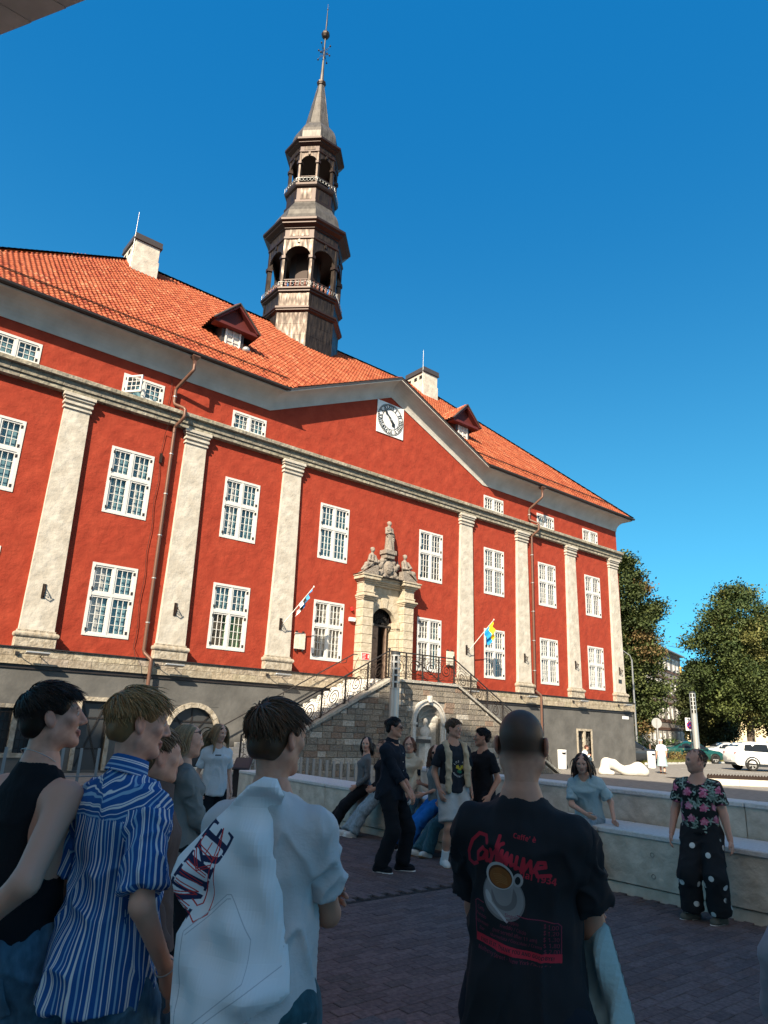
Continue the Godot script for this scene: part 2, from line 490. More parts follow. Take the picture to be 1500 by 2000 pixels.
func build_hall():
	hall = thing("town_hall", "red plastered town hall with white pilasters, orange tiled roof and dark copper clock tower", "building")
	var holes := []
	for x in WIN_X:
		holes.append([x - 0.74, x + 0.74, 3.79, 6.13])
		holes.append([x - 0.74, x + 0.74, 7.83, 10.17])
		if absf(x) > 5:
			holes.append([x - 0.74, x + 0.74, 12.13, 12.92])
	holes.append([-0.75, 0.75, 3.2, 6.35])
	var g := Geo.new()
	wall_sheet(g, -18.3, 18.3, 3.2, 13.46, 0.0, holes, 0.4)
	g.tri(Vector3(-6.4, 13.46, 0), Vector3(6.4, 13.46, 0), Vector3(0, 16.3, 0))
	for s in [-1, 1]:
		var a := Vector3(18.3 * s, 3.2, 0); var b := Vector3(18.3 * s, 3.2, -17.6)
		var c := Vector3(18.3 * s, 13.46, -17.6); var d := Vector3(18.3 * s, 13.46, 0)
		if s > 0:
			g.quad(a, b, c, d)
		else:
			g.quad(b, a, d, c)
	g.quad(Vector3(18.3, 3.2, -17.6), Vector3(-18.3, 3.2, -17.6), Vector3(-18.3, 13.46, -17.6), Vector3(18.3, 13.46, -17.6))
	put("wall", g, M.red_plaster, hall)
	# dark interior behind the windows
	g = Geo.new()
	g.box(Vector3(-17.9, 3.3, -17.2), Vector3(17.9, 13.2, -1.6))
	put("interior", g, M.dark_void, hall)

	# basement
	g = Geo.new()
	var bh := [[-14.13, -13.02, 0.28, 1.52], [-11.78, -10.93, -0.2, 1.82], [-8.98, -7.2, -0.2, 1.82], [13.45, 14.6, 0.2, 1.58]]
	wall_sheet(g, -18.85, 18.85, G - 0.1, 2.62, 0.10, bh, 0.35)
	for s in [-1, 1]:
		var x: float = 18.85 * s
		if s > 0:
			g.quad(Vector3(x, G - 0.1, 0.1), Vector3(x, G - 0.1, -18.1), Vector3(x - 0.25, 2.62, -17.85), Vector3(x - 0.25, 2.62, 0.1))
		else:
			g.quad(Vector3(x, G - 0.1, -18.1), Vector3(x, G - 0.1, 0.1), Vector3(x + 0.25, 2.62, 0.1), Vector3(x + 0.25, 2.62, -17.85))
	g.quad(Vector3(18.85, G - 0.1, -18.1), Vector3(-18.85, G - 0.1, -18.1), Vector3(-18.6, 2.62, -18.1), Vector3(18.6, 2.62, -18.1))
	put("basement_wall", g, M.grey_plaster, hall)
	# string course between basement and ground floor: two rows of pale stone, dark band below for the shadow gap and its staining, lead flashing above
	var sc := group_node("string_course", hall)
	for row in 2:
		var x := -18.9
		var y0 := 2.74 + row * 0.235
		while x < 18.85:
			var w := minf(rng.randf_range(0.55, 1.25), 18.9 - x)
			if 18.9 - x - w < 0.3:
				w = 18.9 - x
			var b := Geo.new()
			b.colored = true
			var t := rng.randf_range(0.82, 1.0)
			b.col = Color(t, t * rng.randf_range(0.95, 1.0), t * rng.randf_range(0.88, 0.98))
			b.cbox(Transform3D(Basis(), Vector3(x + w / 2, y0 + 0.1175, 0.06 + rng.randf() * 0.012)), Vector3(w - 0.006, 0.231, 0.28), 0.008)
			put("course_stone", b, M.limestone, sc)
			x += w
	g = Geo.new()
	g.box(Vector3(18.62, 2.745, -17.9), Vector3(18.88, 3.2, -0.09))
	g.box(Vector3(-18.88, 2.745, -17.9), Vector3(-18.62, 3.2, -0.09))
	g.colored = true
	put("side_course", g, M.limestone, sc)
	g = Geo.new()
	g.box(Vector3(-18.98, 3.214, -0.02), Vector3(18.98, 3.245, 0.26))
	g.box(Vector3(-18.75, 2.63, 0.02), Vector3(18.75, 2.735, 0.14))  # dark band: stain plus shadow gap put into the colour
	put("flashing", g, M.flashing, sc)

	# pilasters
	for x in PIL_X:
		var p := group_node("pilaster", hall)
		var b := Geo.new()
		b.quad(Vector3(x - 0.5, 3.74, 0.16), Vector3(x + 0.5, 3.74, 0.16), Vector3(x + 0.4, 11.0, 0.13), Vector3(x - 0.4, 11.0, 0.13))
		b.quad(Vector3(x - 0.5, 3.74, -0.01), Vector3(x - 0.5, 3.74, 0.16), Vector3(x - 0.4, 11.0, 0.13), Vector3(x - 0.4, 11.0, -0.01))
		b.quad(Vector3(x + 0.5, 3.74, 0.16), Vector3(x + 0.5, 3.74, -0.01), Vector3(x + 0.4, 11.0, -0.01), Vector3(x + 0.4, 11.0, 0.13))
		put("shaft", b, M.white_plaster, p)
		b = Geo.new()
		b.cbox(Transform3D(Basis(), Vector3(x, 3.39, 0.11)), Vector3(1.16, 0.28, 0.28), 0.012)
		var tor := []
		for k in 9:
			var a := -PI / 2 + PI * k / 8
			tor.append([0.55 + 0.075 * cos(a), 3.615 + 0.085 * sin(a)])
		for k in 8:                                        # torus moulding wrapped round three sides
			for pr in [[-1, -1], [-1, 1], [1, 1], [1, -1]]:
				pass
			var r0: float = tor[k][0]; var y0: float = tor[k][1]; var r1: float = tor[k + 1][0]; var y1: float = tor[k + 1][1]
			var z0 := r0 - 0.55 + 0.23; var z1 := r1 - 0.55 + 0.23
			b.quad(Vector3(x - r0, y0, z0), Vector3(x + r0, y0, z0), Vector3(x + r1, y1, z1), Vector3(x - r1, y1, z1))
			b.quad(Vector3(x - r0, y0, -0.01), Vector3(x - r0, y0, z0), Vector3(x - r1, y1, z1), Vector3(x - r1, y1, -0.01))
			b.quad(Vector3(x + r0, y0, z0), Vector3(x + r0, y0, -0.01), Vector3(x + r1, y1, -0.01), Vector3(x + r1, y1, z1))
		b.box(Vector3(x - 0.535, 3.70, -0.01), Vector3(x + 0.535, 3.76, 0.20))
		put("base", b, M.limestone, p)
		b = Geo.new()
		for s in [[10.98, 11.06, 0.45, 0.19], [11.062, 11.13, 0.42, 0.16], [11.132, 11.23, 0.47, 0.22], [11.232, 11.30, 0.44, 0.18], [11.302, 11.38, 0.48, 0.24], [11.382, 11.50, 0.52, 0.285]]:
			b.cbox(Transform3D(Basis(), Vector3(x, (s[0] + s[1]) / 2, s[3] / 2 - 0.01)), Vector3(s[2] * 2, s[1] - s[0], s[3]), 0.012)
		put("capital", b, M.white_plaster, p)

	# cornice band above the pilasters
	var cn := group_node("cornice", hall)
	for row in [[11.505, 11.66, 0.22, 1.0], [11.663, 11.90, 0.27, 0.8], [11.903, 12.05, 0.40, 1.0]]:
		var x := -18.45
		while x < 18.44:
			var w := minf(rng.randf_range(0.8, 1.7), 18.45 - x)
			if 18.45 - x - w < 0.4:
				w = 18.45 - x
			var b := Geo.new()
			b.colored = true
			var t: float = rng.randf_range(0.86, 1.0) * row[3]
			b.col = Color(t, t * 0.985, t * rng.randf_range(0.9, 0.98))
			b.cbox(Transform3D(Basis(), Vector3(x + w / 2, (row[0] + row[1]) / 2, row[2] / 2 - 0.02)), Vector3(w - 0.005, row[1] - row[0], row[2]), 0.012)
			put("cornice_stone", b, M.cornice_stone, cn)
			x += w
	g = Geo.new()
	g.colored = true
	g.box(Vector3(18.25, 11.505, -17.7), Vector3(18.5, 11.90, -0.03))
	g.box(Vector3(18.25, 11.903, -17.7), Vector3(18.68, 12.05, -0.03))
	put("side_cornice", g, M.cornice_stone, cn)

	# windows
	for i in WIN_X.size():
		var single: bool = i < 4
		make_window(WIN_X[i], 3.79, 6.13, single, "teal" if i < 2 else ("green" if i == 2 else ("mixed" if i < 4 else "strips")), i)
		make_window(WIN_X[i], 7.83, 10.17, single and i != 0, "teal" if i < 4 else "strips", i + 20)
		if absf(WIN_X[i]) > 5:
			make_window(WIN_X[i], 12.13, 12.92, false, "teal" if i < 4 else "strips", i + 40, i == 1)


func make_window(x: float, y0: float, y1: float, single: bool, curtain: String, sd: int, ajar := false):
	var r := RandomNumberGenerator.new()
	r.seed = 900 + sd
	var tall := y1 - y0 > 1.5
	var w := 0.74
	var fr := Geo.new()                                   # outer frame, mullion and transom
	fr.box(Vector3(x - w, y0, -0.12), Vector3(x - w + 0.10, y1, 0.022))
	fr.box(Vector3(x + w - 0.10, y0, -0.12), Vector3(x + w, y1, 0.022))
	fr.box(Vector3(x - w + 0.10, y0, -0.12), Vector3(x + w - 0.10, y0 + 0.07, 0.020))
	fr.box(Vector3(x - w + 0.10, y1 - 0.08, -0.12), Vector3(x + w - 0.10, y1, 0.020))
	var rows := [[y0 + 0.07, y1 - 0.08, 3]]
	if tall:
		var ym := y0 + 1.33
		fr.box(Vector3(x - w + 0.10, ym - 0.045, -0.12), Vector3(x + w - 0.10, ym + 0.045, 0.016))
		rows = [[y0 + 0.07, ym - 0.045, 4], [ym + 0.045, y1 - 0.08, 3]]
	fr.box(Vector3(x - 0.035, y0 + 0.07, -0.12), Vector3(x + 0.035, y1 - 0.08, 0.012))
	var win := put("window", fr, M.white_paint, hall)
	var sash := Geo.new()
	var bars := Geo.new()
	var hinge := Geo.new()
	var joined := Geo.new()
	for rw in rows:
		for s in [-1, 1]:
			var xa: float = x + 0.035 if s > 0 else x - w + 0.10
			var xb: float = x + w - 0.10 if s > 0 else x - 0.035
			var ya: float = rw[0]
			var yb: float = rw[1]
			var t := Transform3D()
			if ajar and s < 0:                            # this casement stands open
				t = Transform3D(Basis(Vector3.UP, -0.9), Vector3(xa, 0, 0.03)) * Transform3D(Basis(), Vector3(-xa, 0, 0))
			var sb := sash
			var st := 0.055
			for q in [[xa, xa + st, ya, yb], [xb - st, xb, ya, yb], [xa + st, xb - st, ya, ya + st + 0.01], [xa + st, xb - st, yb - st, yb]]:
				sb.obox(t * Transform3D(Basis(), Vector3((q[0] + q[1]) / 2, (q[2] + q[3]) / 2, -0.035)), Vector3(q[1] - q[0], q[3] - q[2], 0.06))
			var gx0 := xa + st
			var gx1 := xb - st
			var gy0 := ya + st + 0.01
			var gy1 := yb - st
			var pw := (gx1 - gx0) / 3
			var ph: float = (gy1 - gy0) / rw[2]
			for k in [1, 2]:
				bars.obox(t * Transform3D(Basis(), Vector3(gx0 + pw * k, (gy0 + gy1) / 2, -0.032)), Vector3(0.018, gy1 - gy0, 0.028))
			for k in range(1, rw[2]):
				bars.obox(t * Transform3D(Basis(), Vector3((gx0 + gx1) / 2, gy0 + ph * k, -0.033)), Vector3(gx1 - gx0, 0.018, 0.028))
			for hy in [ya + 0.12, yb - 0.12]:
				hinge.box(Vector3((x - w + 0.07) if s < 0 else (x + w - 0.13), hy - 0.05, 0.0), Vector3((x - w + 0.13) if s < 0 else (x + w - 0.07), hy + 0.05, 0.032))
			for i in 3:
				for j in rw[2]:
					var pg := Geo.new() if single else joined
					var px := pw / 2
					var py := ph / 2
					var tilt := Basis(Vector3.UP, r.randfn(0, 0.010)) * Basis(Vector3.RIGHT, r.randfn(0, 0.010))
					var tt := t * Transform3D(tilt, Vector3(gx0 + pw * (i + 0.5), gy0 + ph * (j + 0.5), -0.04))
					pg.quad(tt * Vector3(-px, -py, 0), tt * Vector3(px, -py, 0), tt * Vector3(px, py, 0), tt * Vector3(-px, py, 0))
					if single:
						put("pane", pg, M.pane, win)
	put("sash", sash, M.white_paint, win)
	put("glazing_bars", bars, M.white_paint, win)
	stuff(put("hinges", hinge, M.iron, win))
	if not single:
		stuff(put("panes", joined, M.pane, win))
	# blinds and curtains, their colours also carrying what the panes reflect
	var n := 13
	var bl := {"blind_sky_teal": Geo.new(), "blind_white": Geo.new(), "blind_dark": Geo.new(), "blind_green": Geo.new()}
	var xl := x - w + 0.08
	var step := (2 * w - 0.16) / n
	for k in n:
		var mk := "blind_sky_teal"
		var ang := r.randf_range(-0.22, 0.22)
		var yb0 := y0 + 0.06
		if curtain == "strips":
			mk = "blind_white" if r.randf() < 0.55 else ("blind_sky_teal" if r.randf() < 0.4 else "blind_dark")  # strips: part curtain, part pane reflection painted as colour
		elif curtain == "mixed":
			mk = "blind_dark" if r.randf() < 0.45 else "blind_white"
		elif curtain == "green":
			mk = "blind_sky_teal" if k >= 0 else mk
		elif r.randf() < 0.1:
			mk = "blind_white"
		if curtain == "green":
			yb0 = y0 + 1.33
			bl["blind_dark" if k < 6 else "blind_green"].obox(Transform3D(Basis(), Vector3(xl + step * (k + 0.5), y0 + 0.7, -0.3)), Vector3(step * 0.99, 1.25, 0.02))
		bl[mk].obox(Transform3D(Basis(Vector3.UP, ang), Vector3(xl + step * (k + 0.5), (yb0 + y1) / 2, -0.15)), Vector3(step * 1.08, y1 - yb0 - 0.05, 0.004))
	for k in bl:
		if bl[k].v.size():
			stuff(put("blind", bl[k], M[k], win))
	if ajar:
		var bx := Geo.new()
		bx.box(Vector3(x - 0.62, y0 + 0.02, -0.9), Vector3(x - 0.03, y1, -0.5))
		put("opening_shade", bx, M.sign_blue, win)


# ---------------------------------------------------------------- roof
const EAVE_Y := 14.20
const EAVE_Z := 0.78
const RIDGE_Y := 23.35
const RIDGE_Z := -8.8


func tile_mesh() -> ArrayMesh:
	# a pantile: S-shaped across, 0.19 wide, 0.36 long, its lower end at the origin; x across, y up the slope, z outward
	var g := Geo.new()
	var n := 8
	var pts := []
	for k in n + 1:
		var t := float(k) / n
		pts.push_back(Vector2((t - 0.5) * 0.205, 0.026 * sin(TAU * t * 0.98 + 0.5) + 0.024))
	for k in n:
		var a: Vector2 = pts[k]
		var b: Vector2 = pts[k + 1]
		var na := Vector3(-(b.y - a.y), 0, b.x - a.x).normalized()
		var d0: Vector2 = pts[maxi(k - 1, 0)]
		var d1: Vector2 = pts[mini(k + 2, n)]
		var n0 := Vector3(-(b.y - d0.y), 0, b.x - d0.x).normalized()
		var n1 := Vector3(-(d1.y - a.y), 0, d1.x - a.x).normalized()
		var up := 0.030
		g.squad([Vector3(a.x, 0, a.y + up), Vector3(b.x, 0, b.y + up), Vector3(b.x, 0.36, b.y), Vector3(a.x, 0.36, a.y)], [n0, n1, n1, n0])
		g.quad(Vector3(a.x, 0, a.y + up - 0.022), Vector3(b.x, 0, b.y + up - 0.022), Vector3(b.x, 0, b.y + up), Vector3(a.x, 0, a.y + up))
	g.quad(Vector3(pts[n].x, 0, pts[n].y + 0.008), Vector3(pts[n].x, 0.36, pts[n].y - 0.02), Vector3(pts[n].x, 0.36, pts[n].y), Vector3(pts[n].x, 0, pts[n].y + 0.03))
	g.colored = true
	return g.mesh()


func tile_color() -> Color:
	var t := rng.randf()
	var c := Color(0.36, 0.078, 0.030).lerp(Color(0.45, 0.132, 0.058), t)
	if rng.randf() < 0.12:
		c = Color(0.28, 0.052, 0.022)
	elif rng.randf() < 0.08:
		c = Color(0.49, 0.19, 0.095)
	return c


func build_roof():
	var roof := group_node("roof", hall)
	var e := 19.02
	var rx := 10.3
	var back := -18.38
	var A := Vector3(-e, EAVE_Y, EAVE_Z); var B := Vector3(e, EAVE_Y, EAVE_Z)
	var C := Vector3(e, EAVE_Y, back); var D := Vector3(-e, EAVE_Y, back)
	var R0 := Vector3(-rx, RIDGE_Y, RIDGE_Z); var R1 := Vector3(rx, RIDGE_Y, RIDGE_Z)
	var g := Geo.new()
	g.quad(C, D, R0, R1); g.tri(B, C, R1); g.tri(D, A, R0)
	# the cross gable over the middle
	var P := Vector3(0, 16.92, EAVE_Z); var slope := (RIDGE_Y - EAVE_Y) / (EAVE_Z - RIDGE_Z)
	var Q := Vector3(0, 16.92, EAVE_Z - (16.92 - EAVE_Y) / slope)
	g.tri(Vector3(-6.05, EAVE_Y, EAVE_Z), P, Q); g.tri(P, Vector3(6.05, EAVE_Y, EAVE_Z), Q)
	var E0 := Vector3(-6.05, EAVE_Y, EAVE_Z); var E1 := Vector3(6.05, EAVE_Y, EAVE_Z)
	g.quad(A, E0, Q, R0); g.quad(E1, B, R1, Q); g.tri(Q, R1, R0)
	put("roof_boarding", g, M.roof_board, roof)
	# pantiles on the front slope and on the gable's two slopes
	var tm := tile_mesh()
	var up := (R0 - Vector3(-rx, EAVE_Y, EAVE_Z)).normalized()
	var nor := Vector3.RIGHT.cross(up).normalized()
	var slant := (R0 - Vector3(-rx, EAVE_Y, EAVE_Z)).length()
	var xf := []
	var cols := []
	var made := 0
	var mats := []
	for k in 6:
		var m: StandardMaterial3D = M.roof_tile.duplicate()
		m.vertex_color_use_as_albedo = false
		var c := tile_color()
		m.albedo_color = c.linear_to_srgb()
		mats.push_back(m)
	var rows := int(slant / 0.30)
	for j in rows:
		var v := -0.05 + j * 0.30
		var f := clampf(v / slant, 0, 1)
		var xe := lerpf(e, rx, f)
		var n := int(xe / 0.19)
		for i in range(-n, n + 1):
			var x := i * 0.19
			var p := Vector3(x, EAVE_Y, EAVE_Z) + up * v + nor * 0.012
			if absf(x) < 6.0 and p.y < EAVE_Y + (6.05 - absf(x)) / 6.05 * 2.72 - 0.03:
				continue
			if absf(x) < 1.7 and p.z < -7.0:
				continue
			var b := Basis(Vector3.RIGHT, up, nor) * Basis(Vector3.BACK, rng.randfn(0, 0.012)) * Basis(Vector3.RIGHT, rng.randfn(0, 0.008))
			var t := Transform3D(b, p + nor * rng.randfn(0, 0.003))
			if j < 3 and x < 0 and x > -17.6 and made < 270:
				put("roof_tile", tm, mats[rng.randi() % 6], roof, t)
				made += 1
			else:
				xf.push_back(t); cols.push_back(tile_color())
	for s in [-1, 1]:
		var upg := (P - Vector3(6.05 * s, EAVE_Y, EAVE_Z)).normalized()
		var across := Vector3(0, 0, float(s)) * -1.0
		var ng := across.cross(upg).normalized()
		if ng.y < 0:
			ng = -ng
			across = -across
		for j in 22:
			for i in 16:
				var z := 0.66 - i * 0.19
				var p := Vector3(6.05 * s, EAVE_Y, z) + upg * (j * 0.30) + ng * 0.012
				if p.z < EAVE_Z - (p.y - EAVE_Y) / slope + 0.05:
					continue
				xf.push_back(Transform3D(Basis(across, upg, ng), p)); cols.push_back(tile_color())
	stuff(multi("roof_tiles", tm, M.roof_tile, xf, cols, roof))
	# ridge and hip tiles
	var rt := Geo.new()
	for k in 7:
		var a0 := PI * k / 6 - 0.0
		var a1 := PI * (k + 1) / 6
		if k < 6:
			rt.squad([Vector3(cos(a0) * 0.12, sin(a0) * 0.12, 0), Vector3(cos(a0) * 0.105, sin(a0) * 0.105, 0.42), Vector3(cos(a1) * 0.105, sin(a1) * 0.105, 0.42), Vector3(cos(a1) * 0.12, sin(a1) * 0.12, 0)],
				[Vector3(cos(a0), sin(a0), 0), Vector3(cos(a0), sin(a0), 0), Vector3(cos(a1), sin(a1), 0), Vector3(cos(a1), sin(a1), 0)])
	var rtm := rt.mesh()
	for seg in [[R0, R1], [A, R0], [B, R1], [C, R1], [D, R0]]:
		var d: Vector3 = seg[1] - seg[0]
		var n := int(d.length() / 0.38)
		var zz := d.normalized()
		var xx := Vector3.UP.cross(zz).normalized()
		var bb := Basis(xx, zz.cross(xx), zz)
		for k in n:
			put("ridge_tile", rtm, mats[rng.randi() % 6], roof, Transform3D(bb, (seg[0] as Vector3) + zz * (k * 0.38) + Vector3(0, 0.03, 0)))
	# snow guard
	g = Geo.new()
	for v in [0.95, 1.12]:
		for s in [-1, 1]:
			var p: Vector3 = Vector3(0, EAVE_Y, EAVE_Z) + up * v + nor * 0.17
			g.tube([Vector3(s * 5.6, p.y, p.z), Vector3(s * 18.0, p.y, p.z)], 0.016, 5)
	for s in [-1, 1]:
		for k in 14:
			var x: float = s * (5.9 + k * 0.92)
			var p := Vector3(x, EAVE_Y, EAVE_Z) + up * 0.9
			g.tube([p, p + up * 0.05 + nor * 0.19, p + up * 0.45 + nor * 0.03], 0.013, 4)
	put("snow_guard", g, M.iron_rust, roof)

	# cove under the eaves, following the gable
	var pin := [Vector3(-18.3, 13.43, -17.6), Vector3(-18.3, 13.43, 0.012), Vector3(-6.28, 13.43, 0.012), Vector3(0, 16.19, 0.012), Vector3(6.28, 13.43, 0.012), Vector3(18.3, 13.43, 0.012), Vector3(18.3, 13.43, -17.6)]
	var pout := [Vector3(-18.98, 14.12, -17.6), Vector3(-18.98, 14.12, 0.74), Vector3(-6.0, 14.12, 0.74), Vector3(0, 16.84, 0.74), Vector3(6.0, 14.12, 0.74), Vector3(18.98, 14.12, 0.74), Vector3(18.98, 14.12, -17.6)]
	g = Geo.new()
	var prof := [[0.0, -0.03], [0.03, -0.03]]
	for k in 9:
		var a := PI / 2 * k / 8
		prof.push_back([0.03 + 0.94 * (1 - cos(a)), 0.0 + 0.94 * sin(a)])
	prof.push_back([1.0, 0.94]); prof.push_back([1.0, 1.02])
	g.sweep(prof, pin, pout)
	put("eaves_cove", g, M.soffit_plaster, hall)
	# gutter along the straight eaves, verge strip along the gable
	for s in [-1, 1]:
		g = Geo.new()
		var pr := []
		for k in 7:
			var a := PI + PI * k / 6
			pr.push_back(Vector2(0.08 * cos(a), 0.08 * sin(a)))
		for k in 6:
			var x0: float = -19.05 if s < 0 else 5.9
			var x1: float = -5.9 if s < 0 else 19.05
			g.quad(Vector3(x0, 14.20 + pr[k].y, 0.85 + pr[k].x), Vector3(x0, 14.20 + pr[k + 1].y, 0.85 + pr[k + 1].x), Vector3(x1, 14.20 + pr[k + 1].y, 0.85 + pr[k + 1].x), Vector3(x1, 14.20 + pr[k].y, 0.85 + pr[k].x))
		g.tube([Vector3(-19.05 if s < 0 else 5.9, 14.205, 0.93), Vector3(-5.9 if s < 0 else 19.05, 14.205, 0.93)], 0.012, 5)
		g.box(Vector3(-19.03 if s < 0 else 6.0, 14.125, 0.70), Vector3(-6.0 if s < 0 else 19.03, 14.215, 0.765))
		for k in 9:
			var x: float = s * (6.6 + k * 1.5)
			g.tube([Vector3(x, 14.2, 0.94), Vector3(x, 14.11, 0.85), Vector3(x, 14.2, 0.765)], 0.008, 4)
		put("gutter", g, M.gutter, hall)
	g = Geo.new()
	for s in [-1, 1]:
		g.sweep([[0.93, 1.03], [1.04, 1.03], [1.04, 1.16], [0.6, 1.16]], [pin[2], pin[3]] if s < 0 else [pin[3], pin[4]], [pout[2], pout[3]] if s < 0 else [pout[3], pout[4]])
	put("verge", g, M.gutter, hall)

	# chimneys
	for x in [-9.85, 9.35]:
		var c := group_node("chimney", hall)
		g = Geo.new()
		g.cbox(Transform3D(Basis(), Vector3(x, 22.4, -8.25)), Vector3(1.22, 2.7, 1.7), 0.02)
		g.cbox(Transform3D(Basis(), Vector3(x, 21.9, -8.25)), Vector3(1.30, 2.1, 1.78), 0.02)
		put("stack", g, M.white_plaster, c)
		g = Geo.new()
		g.box(Vector3(x - 0.70, 23.75, -9.19), Vector3(x + 0.70, 23.83, -7.31))
		g.box(Vector3(x - 0.68, 23.83, -9.17), Vector3(x + 0.68, 24.08, -7.33))
		put("cap", g, M.gutter, c)
		g = Geo.new()
		for z in [-8.8, -8.2, -7.7]:
			g.box(Vector3(x - 0.625, 23.3, z - 0.13), Vector3(x - 0.6, 23.55, z + 0.13))
		put("flue_opening", g, M.dark_void, c)
		g = Geo.new()
		g.box(Vector3(x - 0.78, 21.2, -7.42), Vector3(x + 0.78, 22.0, -7.32))
		put("flashing", g, M.flashing, c)
		g = Geo.new()
		g.tube([Vector3(x - 0.68, 22.0, -7.42), Vector3(x - 0.68, 25.3, -7.42)], [0.03, 0.012], 6)
		put("lightning_rod", g, M.light_metal, c)

	# dormers
	for x in [-7.45, 6.55]:
		var d := group_node("dormer", hall)
		g = Geo.new()
		var zf := -1.72
		g.box(Vector3(x - 0.52, 16.1, -4.2), Vector3(x + 0.52, 17.5, zf))
		put("cheek", g, M.gutter, d)
		g = Geo.new()
		g.prism(PackedVector2Array([Vector2(x - 0.98, 17.42), Vector2(x + 0.98, 17.42), Vector2(x, 18.36)]), Transform3D(Basis(), Vector3(0, 0, zf + 0.002)), 0.10)
		g.prism(PackedVector2Array([Vector2(x - 1.0, 17.30), Vector2(x + 1.0, 17.30), Vector2(x + 1.0, 17.43), Vector2(x - 1.0, 17.43)]), Transform3D(Basis(), Vector3(0, 0, zf - 0.1)), 0.42)
		for s in [-1, 1]:
			g.prism(PackedVector2Array([Vector2(x + s * 1.06, 17.40), Vector2(x, 18.46), Vector2(x, 18.32), Vector2(x + s * 0.92, 17.40)]), Transform3D(Basis(), Vector3(0, 0, zf + 0.1)), 0.28)
		put("gable_board", g, M.wine_wood, d)
		g = Geo.new()
		for s in [-1, 1]:
			var a := Vector3(x + s * 1.10, 17.38, zf + 0.40); var b := Vector3(x, 18.50, zf + 0.40)
			var a2 := Vector3(x + s * 1.10, 17.38, -2.9); var b2 := Vector3(x, 18.50, -4.0)
			if s > 0:
				g.quad(a, a2, b2, b)
			else:
				g.quad(a2, a, b, b2)
			g.tube([a, b], 0.045, 4)
		put("dormer_roof", g, M.gutter, d)
		var txf := []
		var tcol := []
		for s in [-1, 1]:
			var upd := Vector3(-s * 1.10, 1.12, 0).normalized()
			var ac := Vector3(0, 0, -float(s))
			var nd := ac.cross(upd)
			if nd.y < 0:
				nd = -nd; ac = -ac
			for j in 5:
				for i in 9:
					var z := zf + 0.28 - i * 0.19
					if z < -2.7 - j * 0.25:
						continue
					txf.push_back(Transform3D(Basis(ac, upd, nd), Vector3(x + s * 1.08, 17.40, z) + upd * (j * 0.3) + nd * 0.01)); tcol.push_back(tile_color())
		stuff(multi("dormer_tiles", tile_mesh(), M.roof_tile, txf, tcol, d))
		g = Geo.new()
		var w := 0.36
		for q in [[-w, -w + 0.07, 16.44, 17.38], [w - 0.07, w, 16.44, 17.38], [-w + 0.07, w - 0.07, 16.44, 16.52], [-w + 0.07, w - 0.07, 17.30, 17.38], [-0.015, 0.015, 16.52, 17.30]]:
			g.box(Vector3(x + q[0], q[2], zf + 0.0), Vector3(x + q[1], q[3], zf + 0.05))
		for k in [1, 2]:
			g.box(Vector3(x - w + 0.07, 16.52 + 0.26 * k - 0.012, zf + 0.002), Vector3(x + w - 0.07, 16.52 + 0.26 * k + 0.012, zf + 0.04))
		var dw := put("dormer_window", g, M.white_paint, d)
		g = Geo.new()
		g.quad(Vector3(x - w + 0.07, 16.5, zf + 0.006), Vector3(x + w - 0.07, 16.5, zf + 0.006), Vector3(x + w - 0.07, 17.32, zf + 0.006), Vector3(x - w + 0.07, 17.32, zf + 0.006))
		put("pane", g, M.blind_white, dw)
		if x < 0:
			g = Geo.new()
			g.ball(Vector3(x + 0.62, 16.62, zf + 0.12), Vector3(0.17, 0.15, 0.17))
			put("siren", g, M.light_metal, d)


# ---------------------------------------------------------------- clock tower
const TC := Vector3(0, 0, -8.8)


func octo(r: float, k: float, y: float) -> Vector3:      # k-th corner of an octagon whose faces look along the building's axes
	var a := TAU * (k + 0.5) / 8
	return TC + Vector3(sin(a) * r, y, cos(a) * r)


func oct_ring(prof: Array) -> Geo:
	var g := Geo.new()
	g.lathe(prof, 8, TC, false, TAU / 16)
	return g


func copper_sheets(t: Node3D, k: int, r0: float, r1: float, y0: float, y1: float, nx: int, ny: int, m: Material, inset := 0.0):
	# separate sheets with raised seams on the face between corner k - 1 and corner k
	for j in ny:
		for i in nx:
			var ya := lerpf(y0, y1, float(j) / ny)
			var yb := lerpf(y0, y1, float(j + 1) / ny)
			var ra := lerpf(r0, r1, float(j) / ny)
			var rb := lerpf(r0, r1, float(j + 1) / ny)
			var a0 := octo(ra, k - 1, ya); var a1 := octo(ra, k, ya)
			var b0 := octo(rb, k - 1, yb); var b1 := octo(rb, k, yb)
			var f0 := lerpf(inset, 1 - inset, float(i) / nx)
			var f1 := lerpf(inset, 1 - inset, float(i + 1) / nx)
			var p := [a0.lerp(a1, f0), a0.lerp(a1, f1), b0.lerp(b1, f1), b0.lerp(b1, f0)]
			var nn: Vector3 = (p[1] - p[0]).cross(p[3] - p[0]).normalized()
			var g := Geo.new()
			for q in 4:
				p[q] += nn * (0.022 + rng.randf() * 0.014)
			var mid: Vector3 = (p[0] + p[1] + p[2] + p[3]) / 4
			for q in 4:
				p[q] = mid + (p[q] - mid) * 0.985
			# slightly dished, as hand-dressed sheet is
			mid += nn * rng.randf_range(-0.012, 0.016)
			for q in 4:
				var e: Vector3 = p[q]
				var f: Vector3 = p[(q + 1) % 4]
				var ne := (f - e).cross(mid - e).normalized()
				g.vert(e, (ne + nn * 2).normalized()); g.vert(mid, nn); g.vert(f, (ne + nn * 2).normalized())
				g.quad(e - nn * 0.04, f - nn * 0.04, f, e)
			put("copper_sheet", g, m, t)


